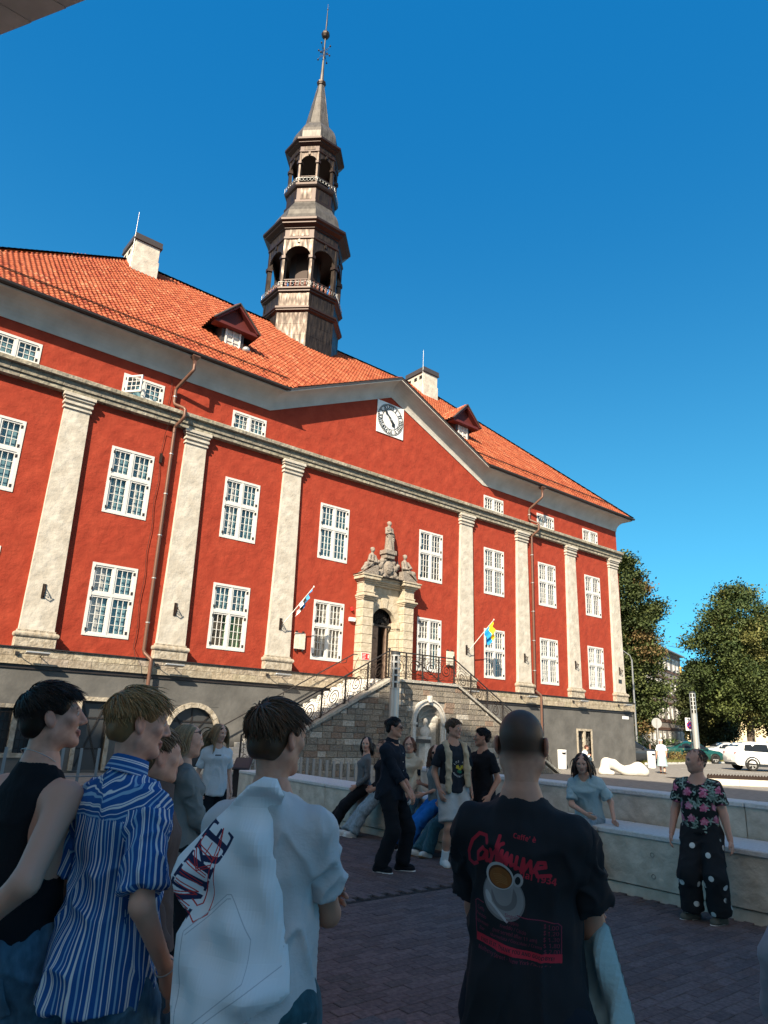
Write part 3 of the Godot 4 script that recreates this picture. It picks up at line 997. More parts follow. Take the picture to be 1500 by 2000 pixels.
func build_tower():
	var t := group_node("clock_tower", hall)
	put("shaft", oct_ring([[2.28, 19.5], [2.28, 23.6]]), M.copper, t)
	put("ledge", oct_ring([[2.28, 23.55], [2.46, 23.66], [2.46, 23.72], [2.54, 23.76], [2.54, 23.88], [2.30, 23.98]]), M.copper_trim, t)
	put("panel_ring", oct_ring([[2.24, 23.9], [2.24, 24.95]]), M.copper, t)
	put("ledge", oct_ring([[2.24, 24.85], [2.40, 24.93], [2.40, 25.02], [2.50, 25.06], [2.50, 25.16], [1.7, 25.2], [0.0, 25.2]]), M.copper_trim, t)
	for k in [7, 8, 9]:
		copper_sheets(t, k, 2.28, 2.28, 20.0, 23.55, 4, 5, M.copper, 0.08)
	for k in [7, 8, 9]:
		copper_sheets(t, k, 2.24, 2.24, 23.98, 24.86, 5, 1, M.copper, 0.10)
	var g := Geo.new()                                    # corner strips
	for k in 8:
		for s in [-1, 1]:
			for q in [[2.29, 19.6, 23.56], [2.25, 23.98, 24.86]]:
				var a := octo(q[0] + 0.035, k, q[1]); var b := octo(q[0] + 0.035, k + s, q[1])
				var c: Vector3 = a.lerp(b, 0.085)
				var up := Vector3(0, q[2] - q[1], 0)
				if s > 0:
					g.quad(a, c, c + up, a + up)
				else:
					g.quad(c, a, a + up, c + up)
	put("corner_strip", g, M.copper, t)
	gallery(t, 2.30, 25.18, 27.30, 28.50, 0.30, true)
	put("frieze", oct_ring([[2.24, 28.5], [2.34, 28.55], [2.34, 28.68], [2.26, 28.72], [2.26, 29.2], [2.36, 29.25], [2.36, 29.32], [2.62, 29.44], [2.62, 29.52], [2.76, 29.60], [2.76, 29.74], [2.70, 29.80], [1.5, 30.0]]), M.copper_trim, t)
	for k in 8:
		copper_sheets(t, k, 2.26, 2.26, 28.74, 29.18, 1, 1, M.copper, 0.16)
	put("skirt_roof", oct_ring([[2.62, 29.80], [2.34, 30.02], [2.20, 30.4], [2.12, 30.78], [1.98, 31.10], [1.76, 31.42], [1.66, 31.62], [1.62, 31.78]]), M.copper_grey, t)
	put("pedestal", oct_ring([[1.66, 31.7], [1.66, 31.86], [1.54, 31.9], [1.54, 32.8], [1.66, 32.86], [1.72, 32.95], [1.74, 33.08], [1.2, 33.12], [0, 33.12]]), M.copper_trim, t)
	for k in 8:
		copper_sheets(t, k, 1.54, 1.54, 31.95, 32.76, 1, 1, M.copper, 0.2)
	gallery(t, 1.58, 33.10, 34.75, 35.55, 0.22, false)
	put("upper_frieze", oct_ring([[1.53, 35.5], [1.62, 35.54], [1.62, 35.62], [1.56, 35.66], [1.56, 35.98], [1.64, 36.02], [1.80, 36.12], [1.80, 36.18], [1.96, 36.26], [1.96, 36.40], [1.0, 36.5]]), M.copper_trim, t)
	for k in 8:
		copper_sheets(t, k, 1.56, 1.56, 35.68, 35.95, 1, 1, M.copper, 0.2)
	put("drum", oct_ring([[1.50, 36.42], [1.52, 36.6], [1.52, 37.3], [1.46, 37.6], [1.34, 37.9], [1.16, 38.2], [1.0, 38.4], [0.98, 38.48], [0.86, 38.5]]), M.copper_grey, t)
	put("spire", oct_ring([[0.84, 38.45], [0.19, 42.5]]), M.copper_grey, t)
	for k in 8:
		copper_sheets(t, k, 0.84, 0.20, 38.55, 42.4, 1, 6, M.copper_grey, 0.03)
	put("collar", oct_ring([[0.18, 42.4], [0.27, 42.5], [0.27, 42.56], [0.31, 42.6], [0.31, 42.72], [0.1, 42.8]]), M.copper, t)
	g = oct_ring([[0.135, 42.75], [0.06, 45.0]])
	g.tube([TC + Vector3(0, 44.9, 0), TC + Vector3(0, 48.4, 0)], [0.055, 0.035], 6)
	g.tube([TC + Vector3(0, 48.4, 0), TC + Vector3(0, 49.9, 0)], [0.03, 0.012], 5)
	put("finial_rod", g, M.copper_grey, t)
	put("finial_ball", oct_ring([[0.06, 46.68], [0.2, 46.78], [0.29, 46.95], [0.29, 47.1], [0.2, 47.26], [0.06, 47.32]]), M.copper, t)
	g = Geo.new()
	var fw := Vector3(0.6, 0, -0.8)                       # the vane is turned almost edge-on to the square
	for q in [[0, 48.45, 0.5, 48.95], [0.0, 49.0, 0.35, 49.35]]:
		g.obox(Transform3D(Basis(fw.cross(Vector3.UP) * -1.0, Vector3.UP, fw), TC + fw * (q[2] / 2) + Vector3(0, (q[1] + q[3]) / 2, 0)), Vector3(0.02, q[3] - q[1], q[2]))
	g.ball(TC + Vector3(0, 49.4, 0), Vector3(0.06, 0.06, 0.06), 6, 4)
	put("weather_vane", g, M.copper_grey, t)
	g = Geo.new()                                         # scrolled iron cross on the finial
	for s in [[1, 0], [-1, 0], [0, 1], [0, -1]]:
		for e in [-1, 1]:
			var d := Vector3(s[0], 0, s[1]).rotated(Vector3.UP, 0.5)
			var c := TC + Vector3(0, 45.4 + e * 0.12, 0)
			var pts := []
			for k in 9:
				var a := k / 8.0
				pts.push_back(c + d * (0.02 + a * 0.42) + Vector3(0, e * (0.30 * a + 0.06 * sin(a * PI * 2)), 0))
			g.tube(pts, 0.016, 4)
			g.ball(pts[8], Vector3(0.07, 0.07, 0.07), 5, 4)
			pts = []
			for k in 9:
				var a := TAU * k / 8
				pts.push_back(c + d * (0.22 + 0.07 * cos(a)) + Vector3(0, e * 0.02 + 0.07 * sin(a), 0))
			g.tube(pts, 0.012, 4)
	put("iron_cross", g, M.iron, t)
	# what hangs inside
	g = Geo.new()
	g.lathe([[0.0, 28.45], [2.1, 28.45], [2.1, 28.6]], 8, TC, false, TAU / 16)
	put("belfry_ceiling", g, M.iron_rust, t)
	g = Geo.new()
	g.lathe([[0.0, 35.5], [1.45, 35.5], [1.45, 35.7]], 8, TC, false, TAU / 16)
	put("belfry_ceiling", g, M.iron_rust, t)
	g = Geo.new()
	g.lathe([[0.95, 25.2], [0.95, 28.5]], 8, TC, false, TAU / 16)
	put("belfry_core", g, M.iron_rust, t)
	g = Geo.new()
	g.lathe([[0.0, 34.75], [0.16, 34.72], [0.28, 34.5], [0.34, 34.2], [0.48, 33.95]], 14, TC)
	g.tube([TC + Vector3(-0.5, 34.8, 0), TC + Vector3(0.5, 34.8, 0)], 0.06, 5)
	put("bell", g, M.copper, t)


func gallery(t: Node3D, r: float, y0: float, yi: float, y1: float, pw: float, balusters: bool):
	# eight corner piers with capitals, arches between them, a low railing
	for k in 8:
		var c := octo(r, k, 0)
		var l := octo(r, k - 1, 0)
		var n := octo(r, k + 1, 0)
		var dl := (l - c).normalized()
		var dn := (n - c).normalized()
		var ins := (TC - c); ins.y = 0; ins = ins.normalized()
		for q in [[y0, yi - 0.12, 0.0, "pier"], [yi - 0.12, yi + 0.06, 0.07, "pier_capital"], [yi + 0.06, y1, -0.01, "pier_head"], [y0, y0 + 0.1, 0.04, "pier_foot"]]:
			var ex: float = q[2]
			var a: float = pw * 0.5 + ex
			var o := c - ins * ex * 1.08
			var poly := [o, o + dn * a, o + dn * a + ins * (pw * 0.8 + ex), o + dl * a + ins * (pw * 0.8 + ex), o + dl * a]
			var g := Geo.new()
			var up := Vector3(0, q[1] - q[0], 0)
			for e in poly.size():
				var p0: Vector3 = poly[e]
				var p1: Vector3 = poly[(e + 1) % poly.size()]
				p0.y = q[0]; p1.y = q[0]
				g.quad(p0, p1, p1 + up, p0 + up)
			for yy in [q[0], q[1]]:
				for e in range(1, poly.size() - 1):
					var p0: Vector3 = poly[0]; var p1: Vector3 = poly[e]; var p2: Vector3 = poly[e + 1]
					p0.y = yy; p1.y = yy; p2.y = yy
					if yy == q[1]:
						g.tri(p0, p1, p2)
					else:
						g.tri(p0, p2, p1)
			put(q[3], g, M.copper if q[3] != "pier_capital" else M.copper_trim, t)
		# arch between this corner and the next
		var cw := c.distance_to(n)
		var half := cw / 2 - pw * 0.42
		var poly2 := PackedVector2Array()
		poly2.push_back(Vector2(-cw / 2 + 0.02, yi - 0.02)); poly2.push_back(Vector2(-half, yi - 0.02))
		for e in 13:
			var a := PI - PI * e / 12
			poly2.push_back(Vector2(cos(a) * half, yi + 0.02 + sin(a) * minf(half, y1 - yi - 0.16)))
		poly2.push_back(Vector2(half, yi - 0.02)); poly2.push_back(Vector2(cw / 2 - 0.02, yi - 0.02))
		poly2.push_back(Vector2(cw / 2 - 0.02, y1)); poly2.push_back(Vector2(-cw / 2 + 0.02, y1))
		var mid := (c + n) / 2
		var outd := (mid - TC); outd.y = 0; outd = outd.normalized()
		var bx := Basis(dn, Vector3.UP, dn.cross(Vector3.UP))
		var g2 := Geo.new()
		g2.prism(poly2, Transform3D(bx, mid - outd * 0.14), 0.10)
		g2.obox(Transform3D(bx, mid - outd * 0.03 + Vector3(0, y1 - 0.11, 0)), Vector3(0.14, 0.24, 0.10))
		put("arch", g2, M.copper, t)
		var g3 := Geo.new()
		g3.obox(Transform3D(bx, mid - outd * 0.1 + Vector3(0, y0 + 0.62, 0)), Vector3(cw - pw, 0.05, 0.07))
		g3.obox(Transform3D(bx, mid - outd * 0.1 + Vector3(0, y0 + 0.06, 0)), Vector3(cw - pw, 0.05, 0.07))
		put("rail", g3, M.copper_trim, t)
		if balusters:
			for e in 5:
				var g4 := Geo.new()
				g4.lathe([[0.03, 0.0], [0.05, 0.06], [0.085, 0.16], [0.06, 0.28], [0.035, 0.36], [0.05, 0.42], [0.035, 0.5]], 7, mid - outd * 0.1 + dn * ((e - 2) * (cw - pw) / 5.2) + Vector3(0, y0 + 0.08, 0))
				put("baluster", g4, M.baluster, t)
		var g5 := Geo.new()                                # thin outer handrail with loops
		var lo := octo(r + 0.14, k, y0 + 0.34)
		var hi := octo(r + 0.14, k + 1, y0 + 0.34)
		g5.tube([lo, hi], 0.012, 4)
		for e in 6:
			var pc := lo.lerp(hi, (e + 0.5) / 6) - Vector3(0, 0.13, 0)
			var pts := []
			for s in 8:
				pts.push_back(pc + dn * (0.1 * cos(TAU * s / 8)) + Vector3(0, 0.11 * sin(TAU * s / 8), 0))
			g5.tube(pts, 0.009, 4, false, true)
		g5.tube([lo - Vector3(0, 0.28, 0), lo], 0.012, 4)
		put("outer_rail", g5, M.light_metal, t)


# ---------------------------------------------------------------- portal, stairs, fittings
func build_portal():
	var p := group_node("portal", hall)
	var g: Geo
	for s in [-1, 1]:
		var y := 3.2
		var k := 0
		while y < 6.35:                                     # rusticated pier, block by block
			var hh := minf(0.355, 6.4 - y)
			g = Geo.new()
			g.cbox(Transform3D(Basis(), Vector3(s * 1.12, y + hh / 2, 0.22)), Vector3(0.56, hh - 0.012, 0.47), 0.012)
			put("pier_block", g, M.portal_stone, p)
			g = Geo.new()
			g.cbox(Transform3D(Basis(), Vector3(s * 0.735, y + hh / 2, -0.10)), Vector3(0.19, hh - 0.012, 0.62), 0.012)
			if y < 5.4:
				put("jamb_block", g, M.portal_stone, p)
			y += hh
			k += 1
		g = Geo.new()
		for q in [[6.40, 6.46, 0.31, 0.52], [6.463, 6.53, 0.34, 0.58], [6.533, 6.60, 0.37, 0.64], [6.603, 6.70, 0.30, 0.50], [6.703, 6.76, 0.31, 0.52], [6.763, 7.10, 0.28, 0.46]]:
			g.cbox(Transform3D(Basis(), Vector3(s * 1.12, (q[0] + q[1]) / 2, q[3] / 2 - 0.01)), Vector3(q[2] * 2, q[1] - q[0], q[3]), 0.01)
		g.cbox(Transform3D(Basis(), Vector3(s * 0.735, 5.46, 0.08)), Vector3(0.25, 0.10, 0.36), 0.012)
		put("pier_capital", g, M.portal_stone, p)
	# arch voussoirs and spandrel
	for k in 9:
		var a0 := PI * k / 9 + 0.006
		var a1 := PI * (k + 1) / 9 - 0.006
		g = Geo.new()
		var r0 := 0.66
		var r1 := 1.0 if k != 4 else 1.06
		var poly := PackedVector2Array()
		for e in 4:
			var a := lerpf(a0, a1, e / 3.0)
			poly.push_back(Vector2(cos(a) * r0, 5.52 + sin(a) * r0 * 1.07))
		for e in 4:
			var a := lerpf(a1, a0, e / 3.0)
			poly.push_back(Vector2(clampf(cos(a) * r1, -0.83, 0.83), minf(5.52 + sin(a) * r1 * 1.07, 6.76)))
		g.prism(poly, Transform3D(Basis(), Vector3(0, 0, -0.1)), 0.23 if k != 4 else 0.27)
		put("voussoir", g, M.portal_stone, p)
	g = Geo.new()
	var sp := PackedVector2Array([Vector2(-0.84, 5.5)])
	for k in 13:
		var a := PI - PI * k / 12
		sp.push_back(Vector2(cos(a) * 0.78, 5.52 + sin(a) * 0.82))
	sp.append_array([Vector2(0.84, 5.5), Vector2(0.84, 7.1), Vector2(-0.84, 7.1)])
	g.prism(sp, Transform3D(Basis(), Vector3(0, 0, -0.08)), 0.17)
	put("frieze", g, M.portal_stone, p)
	g = Geo.new()
	for q in [[7.105, 7.18, 0.0], [7.183, 7.25, 0.07], [7.253, 7.38, 0.16], [7.383, 7.44, 0.20]]:
		for s in [-1, 1]:
			g.cbox(Transform3D(Basis(), Vector3(s * 1.12, (q[0] + q[1]) / 2, 0.24 + q[2] / 2)), Vector3(0.62 + q[2] * 2, q[1] - q[0], 0.52 + q[2]), 0.008)
		g.cbox(Transform3D(Basis(), Vector3(0, (q[0] + q[1]) / 2, 0.08 + q[2] / 2)), Vector3(1.6 - q[2] * 2, q[1] - q[0] - 0.002, 0.30 + q[2]), 0.008)
	put("portal_cornice", g, M.portal_stone, p)
	g = Geo.new()
	g.box(Vector3(-1.66, 7.443, -0.01), Vector3(1.66, 7.465, 0.62))
	put("lead_cover", g, M.flashing, p)
	# door leaves, one standing open, and the grille in the arch
	g = Geo.new()
	g.obox(Transform3D(Basis(Vector3.UP, 0.12), Vector3(-0.36, 4.36, -0.16)), Vector3(0.62, 2.26, 0.07))
	var leaf := put("door", g, M.wood_door, p)
	g = Geo.new()
	g.obox(Transform3D(Basis(Vector3.UP, 1.1), Vector3(0.50, 4.36, -0.42)), Vector3(0.64, 2.26, 0.07))
	put("door", g, M.wood_door, p)
	g = Geo.new()
	for s in [1, -1]:
		for yy in [3.75, 4.95]:
			var c := Vector3(-0.46, yy, -0.105)
			g.tube([c + Vector3(-0.18, 0, 0), c + Vector3(0.28, 0, 0.0)], 0.016, 5)
			g.tube(spiral(c + Vector3(-0.02, s * 0.10, 0), Vector3.RIGHT, Vector3.UP * s, 0.11, 1.4, 14), 0.014, 5)
	put("strap_hinge", g, M.iron, p)
	g = Geo.new()
	g.box(Vector3(-0.66, 5.46, -0.20), Vector3(0.66, 5.53, -0.10))
	for k in 11:
		var x := -0.6 + k * 0.12
		g.tube([Vector3(x, 5.5, -0.14), Vector3(x, 5.52 + sqrt(maxf(0.0, 0.43 - x * x)) * 1.05, -0.14)], 0.008, 4)
	for k in 9:
		var a := PI * (k + 0.5) / 9
		g.tube(spiral(Vector3(cos(a) * 0.40, 5.55 + sin(a) * 0.38, -0.13), Vector3.RIGHT, Vector3.UP, 0.13, 1.8, 16, a), 0.008, 4)
		g.tube(spiral(Vector3(cos(a) * 0.18, 5.55 + sin(a) * 0.17, -0.13), Vector3.RIGHT, Vector3.UP, 0.09, 1.6, 12, -a), 0.008, 4)
	put("fanlight_grille", g, M.iron, p)
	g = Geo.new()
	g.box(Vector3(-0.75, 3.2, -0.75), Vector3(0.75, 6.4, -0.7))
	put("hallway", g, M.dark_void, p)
	# sculpture group on the cornice
	var st: Material = M.statue_stone
	g = Geo.new()
	g.cbox(Transform3D(Basis(), Vector3(0, 8.62, 0.26)), Vector3(0.62, 0.20, 0.46), 0.02)
	g.cbox(Transform3D(Basis(), Vector3(0, 8.43, 0.24)), Vector3(0.50, 0.17, 0.38), 0.02)
	for s in [-1, 1]:
		g.prism(PackedVector2Array([Vector2(s * 1.58, 7.47), Vector2(s * 0.70, 7.47), Vector2(s * 0.70, 7.90), Vector2(s * 0.80, 7.92)]), Transform3D(Basis(), Vector3(0, 0, 0.06)), 0.46)
	put("plinth", g, st, p)
	var ops := []
	# cartouche with scrolls
	ops.append_array([el(Vector3(0, 7.92, 0.22), Vector3(0.33, 0.42, 0.16)), el(Vector3(0, 7.95, 0.36), Vector3(0.22, 0.30, 0.09), Basis(), {"k": 0.015})])
	for s in [-1, 1]:
		for q in [[0.30, 8.22, 0.13], [0.42, 7.98, 0.15], [0.40, 7.68, 0.15], [0.56, 8.12, 0.10], [0.52, 7.58, 0.11], [0.20, 7.56, 0.12]]:
			ops.push_back(el(Vector3(s * q[0], q[1], 0.24), Vector3(q[2], q[2] * 1.05, 0.13), Basis(), {"k": 0.02}))
		for k in 5:
			ops.push_back(cp(Vector3(s * 0.56, 7.95 + k * 0.07, 0.20), Vector3(s * (0.74 - k * 0.03), 8.06 + k * 0.075, 0.18), 0.035, 0.025, {"k": 0.01}))
		ops.push_back(cp(Vector3(s * 0.12, 8.32, 0.28), Vector3(s * 0.32, 8.12, 0.30), 0.06, 0.05, {"k": 0.01}))
		ops.push_back(cp(Vector3(s * 0.34, 8.10, 0.30), Vector3(s * 0.30, 7.70, 0.30), 0.045, 0.05, {"k": 0.01}))
	for k in 3:
		ops.push_back(cp(Vector3(-0.15, 7.82 + k * 0.12, 0.43), Vector3(0.15, 7.82 + k * 0.12, 0.43), 0.02, 0.02, {"k": 0.02}))
	job(blank("cartouche", st, p), Vector3(-0.95, 7.4, -0.05), Vector3(0.95, 8.55, 0.55), 0.022, 0.05, ops)
	# standing figure in a robe
	ops = []
	var b := Vector3(0, 8.71, 0.26)
	ops.append_array([cp(b + Vector3(0.02, 0.02, 0), b + Vector3(0, 0.62, -0.02), 0.20, 0.13), cp(b + Vector3(0, 0.62, -0.02), b + Vector3(0, 0.98, -0.02), 0.135, 0.15, {"fd": Vector3.BACK, "fs": 0.75}),
		el(b + Vector3(0, 1.22, 0.02), Vector3(0.082, 0.11, 0.10)), cp(b + Vector3(0, 1.0, 0), b + Vector3(0, 1.18, 0.0), 0.05, 0.05), el(b + Vector3(0, 1.27, -0.02), Vector3(0.095, 0.085, 0.10)),
		cp(b + Vector3(-0.16, 1.0, 0), b + Vector3(-0.19, 0.76, 0.05), 0.06, 0.05), cp(b + Vector3(-0.19, 0.76, 0.05), b + Vector3(-0.02, 0.82, 0.16), 0.05, 0.04),
		cp(b + Vector3(0.16, 1.0, 0), b + Vector3(0.22, 0.74, 0.02), 0.06, 0.05), cp(b + Vector3(0.22, 0.74, 0.02), b + Vector3(0.20, 0.46, 0.10), 0.05, 0.04)])
	for k in 9:
		var x := -0.17 + k * 0.0425
		ops.push_back(cp(b + Vector3(x, 0.02, 0.13 - absf(x) * 0.4), b + Vector3(x * 0.55, 0.62 + 0.05 * (k % 3), 0.11), 0.032, 0.018, {"k": 0.012}))
	for k in 4:
		ops.push_back(cp(b + Vector3(-0.16, 0.92 - k * 0.09, 0.08), b + Vector3(0.15, 0.80 - k * 0.12, 0.11), 0.03, 0.03, {"k": 0.012}))
	ops.push_back(cp(b + Vector3(0.14, 0.55, 0.10), b + Vector3(0.20, 0.05, 0.06), 0.05, 0.07, {"k": 0.015}))
	job(blank("statue", st, p), b - Vector3(0.35, 0.02, 0.3), b + Vector3(0.35, 1.42, 0.34), 0.016, 0.04, ops)
	# two reclining figures
	for s in [-1, 1]:
		ops = []
		var c := Vector3(s * 1.02, 7.86, 0.30)
		ops.append_array([cp(c + Vector3(-s * 0.02, 0.05, 0), c + Vector3(-s * 0.10, 0.45, -0.02), 0.16, 0.14), el(c + Vector3(-s * 0.10, 0.72, 0.04), Vector3(0.085, 0.105, 0.095)), cp(c + Vector3(-s * 0.10, 0.50, 0), c + Vector3(-s * 0.10, 0.68, 0.02), 0.05, 0.045),
			el(c + Vector3(-s * 0.10, 0.78, 0.0), Vector3(0.095, 0.07, 0.10)), cp(c + Vector3(0, 0.04, 0.08), c + Vector3(s * 0.30, 0.02, 0.16), 0.13, 0.10), cp(c + Vector3(s * 0.28, 0.0, 0.16), c + Vector3(s * 0.48, -0.22, 0.12), 0.10, 0.06),
			cp(c + Vector3(-s * 0.24, 0.46, 0.04), c + Vector3(-s * 0.26, 0.18, 0.12), 0.06, 0.05), cp(c + Vector3(-s * 0.26, 0.18, 0.12), c + Vector3(-s * 0.06, 0.16, 0.22), 0.05, 0.04),
			cp(c + Vector3(s * 0.05, 0.46, 0.06), c + Vector3(s * 0.16, 0.24, 0.16), 0.06, 0.05), cp(c + Vector3(s * 0.16, 0.24, 0.16), c + Vector3(s * 0.02, 0.2, 0.24), 0.045, 0.04)])
		for k in 6:
			ops.push_back(cp(c + Vector3(-s * (0.12 - k * 0.05), 0.22 - k * 0.03, 0.18), c + Vector3(s * (0.12 + k * 0.07), -0.02 - k * 0.05, 0.22), 0.03, 0.025, {"k": 0.012}))
		job(blank("seated_statue", st, p), c - Vector3(0.65, 0.4, 0.3), c + Vector3(0.65, 0.95, 0.4), 0.018, 0.04, ops)


func spiral(c: Vector3, ux: Vector3, uy: Vector3, r: float, turns: float, n: int, ph := 0.0) -> Array:
	var pts := []
	for k in n + 1:
		var t := float(k) / n
		var a := ph + t * turns * TAU
		pts.push_back(c + (ux * cos(a) + uy * sin(a)) * (r * (1.0 - t * 0.88)))
	return pts


const SZ := 2.8            # front of the stair wall
const LX := 1.72           # half width of the landing
const SL := 0.535          # slope of the flights
const TOPY := 3.14


func stair_y(x: float) -> float:
	return TOPY - maxf(0.0, absf(x) - LX) * SL


func build_stairs():
	var st := thing("double_staircase", "double stone staircase with block wall and niche before the town hall door", "staircase")
	var end := LX + (TOPY - G) / SL
	# core
	var g := Geo.new()
	var poly := PackedVector2Array([Vector2(-end, G - 0.05), Vector2(end, G - 0.05), Vector2(LX, TOPY - 0.08), Vector2(-LX, TOPY - 0.08)])
	# leave the niche open: a wall sheet with a rounded opening
	var nich := Vector2(0.2, 1.62)
	var op := PackedVector2Array()
	op.push_back(Vector2(-end, G - 0.05))
	op.push_back(Vector2(nich.x - 0.66, G - 0.05))
	for k in 13:
		var a := PI - PI * k / 12
		op.push_back(Vector2(nich.x + cos(a) * 0.66, nich.y + sin(a) * 0.68))
	op.push_back(Vector2(nich.x + 0.66, G - 0.05))
	op.append_array([Vector2(end, G - 0.05), Vector2(LX, TOPY - 0.08), Vector2(-LX, TOPY - 0.08)])
	g.prism(op, Transform3D(Basis(), Vector3(0, 0, SZ - 0.45)), 0.40)
	put("wall_core", g, M.mortar, st)
	# blocks, course by course
	var blocks := []
	var y := G
	var row := 0
	while y < TOPY - 0.1:
		var hh := 0.205
		var xe := LX + (TOPY - 0.10 - y - hh) / SL + 0.15
		var x := -xe - rng.randf() * 0.2
		while x < xe:
			var w := rng.randf_range(0.30, 0.56)
			var xa := maxf(x, -xe - 0.1)
			var xb := minf(x + w, xe + 0.1)
			var cx := (xa + xb) / 2
			var cy := y + hh / 2
			x += w
			if xb - xa < 0.06:
				continue
			var q := Vector2(cx - nich.x, maxf(cy - nich.y, 0.0))
			if q.length() < 0.80 + 0.5 * (xb - xa) * absf(q.x) / maxf(q.length(), 0.01):
				if absf(cx - nich.x) < 0.72:
					continue
				if cx < nich.x:
					xb = minf(xb, nich.x - 0.84 if cy < nich.y else xb)
				else:
					xa = maxf(xa, nich.x + 0.84 if cy < nich.y else xa)
				if xb - xa < 0.08:
					continue
			blocks.push_back([xa, xb, y, y + hh])
		y += hh
		row += 1
	var spare := Geo.new()
	spare.colored = true
	var n := 0
	for b in blocks:
		var bg := Geo.new() if n < 298 else spare
		bg.colored = true
		var t := rng.randf()
		var c := Color(0.30, 0.268, 0.225).lerp(Color(0.20, 0.177, 0.152), t)
		if rng.randf() < 0.16:
			c = Color(0.44, 0.41, 0.365)
		elif rng.randf() < 0.12:
			c = Color(0.25, 0.183, 0.142)
		bg.col = c
		var x0: float = b[0] + 0.006
		var x1: float = b[1] - 0.006
		var z := SZ + rng.randf() * 0.014
		# the course ends follow the coping
		var yt0 := minf(b[3] - 0.006, stair_y(x0) - 0.11)
		var yt1 := minf(b[3] - 0.006, stair_y(x1) - 0.11)
		var yb: float = b[2] + 0.006
		if yt0 < yb + 0.02 and yt1 < yb + 0.02:
			continue
		yt0 = maxf(yt0, yb + 0.004); yt1 = maxf(yt1, yb + 0.004)
		var e := 0.012
		var f := [Vector3(x0 + e, yb + e, z), Vector3(x1 - e, yb + e, z), Vector3(x1 - e, yt1 - e, z), Vector3(x0 + e, yt0 - e, z)]
		var o := [Vector3(x0, yb, z - 0.015), Vector3(x1, yb, z - 0.015), Vector3(x1, yt1, z - 0.015), Vector3(x0, yt0, z - 0.015)]
		var r := [Vector3(x0, yb, z - 0.10), Vector3(x1, yb, z - 0.10), Vector3(x1, yt1, z - 0.10), Vector3(x0, yt0, z - 0.10)]
		bg.quad(f[0], f[1], f[2], f[3])
		for k in 4:
			var m := (k + 1) % 4
			bg.quad(o[k], o[m], f[m], f[k])
			bg.quad(r[k], r[m], o[m], o[k])
		if n < 298:
			put("stone_block", bg, M.stair_stone, st)
		n += 1
	if spare.v.size():
		stuff(put("stone_blocks", spare, M.stair_stone, st))
	# coping slab along the top edge of the wall
	var pin := [Vector3(-end - 0.2, G + 0.02, 0), Vector3(-LX - 0.02, TOPY, 0), Vector3(LX + 0.02, TOPY, 0), Vector3(end + 0.2, G + 0.02, 0)]
	for k in 3:
		g = Geo.new()
		var a: Vector3 = pin[k]
		var b: Vector3 = pin[k + 1]
		var d := b - a
		var m := 6 if k != 1 else 3
		for e in m:
			var p0 := a + d * (float(e) / m)
			var p1 := a + d * ((e + 0.992) / m)
			g = Geo.new()
			g.colored = true
			g.col = Color(0.42, 0.40, 0.36) * rng.randf_range(0.9, 1.05)
			var lo := Vector3(0, -0.10, 0)
			var z0 := Vector3(0, 0, SZ - 0.42)
			var z1 := Vector3(0, 0, SZ + 0.07)
			g.quad(p0 + z1, p1 + z1, p1 + z0, p0 + z0)
			g.quad(p0 + lo + z1, p1 + lo + z1, p1 + z1, p0 + z1)
			g.quad(p0 + lo + z0, p1 + lo + z0, p1 + lo + z1, p0 + lo + z1)
			g.quad(p0 + z0, p1 + z0, p1 + lo + z0, p0 + lo + z0)
			put("coping_slab", g, M.stair_stone, st)
	# steps and landing
	var nst := 21
	var rise := (TOPY - 0.04 - G) / nst
	var run := rise / SL
	for s in [-1, 1]:
		for k in nst:
			g = Geo.new()
			var xa := LX + k * run
			var xb := LX + (k + 1) * run + 0.04
			var yt := TOPY - 0.04 - k * rise
			if k == 0:
				xa = 0.0 if s > 0 else 0.002
			var zfr := SZ - 0.44
			var lx: float = s * xa
			var rx: float = s * xb
			g.cbox(Transform3D(Basis(), Vector3((lx + rx) / 2, yt - 0.09, (zfr + 0.27) / 2)), Vector3(absf(rx - lx), 0.18, zfr - 0.27), 0.012)
			put("step", g, M.concrete_top, st)
	g = Geo.new()
	for s in [-1, 1]:
		g.prism(PackedVector2Array([Vector2(s * 0.9, G), Vector2(s * end, G), Vector2(s * LX, TOPY - 0.2), Vector2(s * 0.9, TOPY - 0.2)]), Transform3D(Basis(), Vector3(0, 0, 0.28)), 0.1)
	put("stair_string", g, M.mortar, st)
	# niche: surround, shell, bust on a pedestal
	var ni := group_node("niche", st)
	g = Geo.new()
	var arc := []
	for k in 17:
		var a := PI - PI * k / 16
		arc.push_back(Vector2(cos(a), sin(a)))
	for q in [[0.66, 0.80, 0.05], [0.80, 0.86, 0.10]]:
		for k in 16:
			var r0: float = q[0]; var r1: float = q[1]; var zz: float = SZ + q[2]
			var c := Vector3(nich.x, nich.y, 0)
			var p := [c + Vector3(arc[k].x * r0, arc[k].y * r0, zz), c + Vector3(arc[k + 1].x * r0, arc[k + 1].y * r0, zz), c + Vector3(arc[k + 1].x * r1, arc[k + 1].y * r1, zz), c + Vector3(arc[k].x * r1, arc[k].y * r1, zz)]
			g.quad(p[0], p[1], p[2], p[3])
			var dz := Vector3(0, 0, -0.2)
			g.quad(p[3], p[2], p[2] + dz, p[3] + dz)
			g.quad(p[1], p[0], p[0] + dz, p[1] + dz)
	for s in [-1, 1]:
		g.box(Vector3(nich.x + s * 0.80, G, SZ - 0.1), Vector3(nich.x + s * 0.66, nich.y, SZ + 0.05))
		g.box(Vector3(nich.x + s * 0.86, G, SZ - 0.1), Vector3(nich.x + s * 0.80, nich.y, SZ + 0.10))
		g.box(Vector3(nich.x + s * 0.89, nich.y - 0.08, SZ - 0.1), Vector3(nich.x + s * 0.65, nich.y, SZ + 0.12))
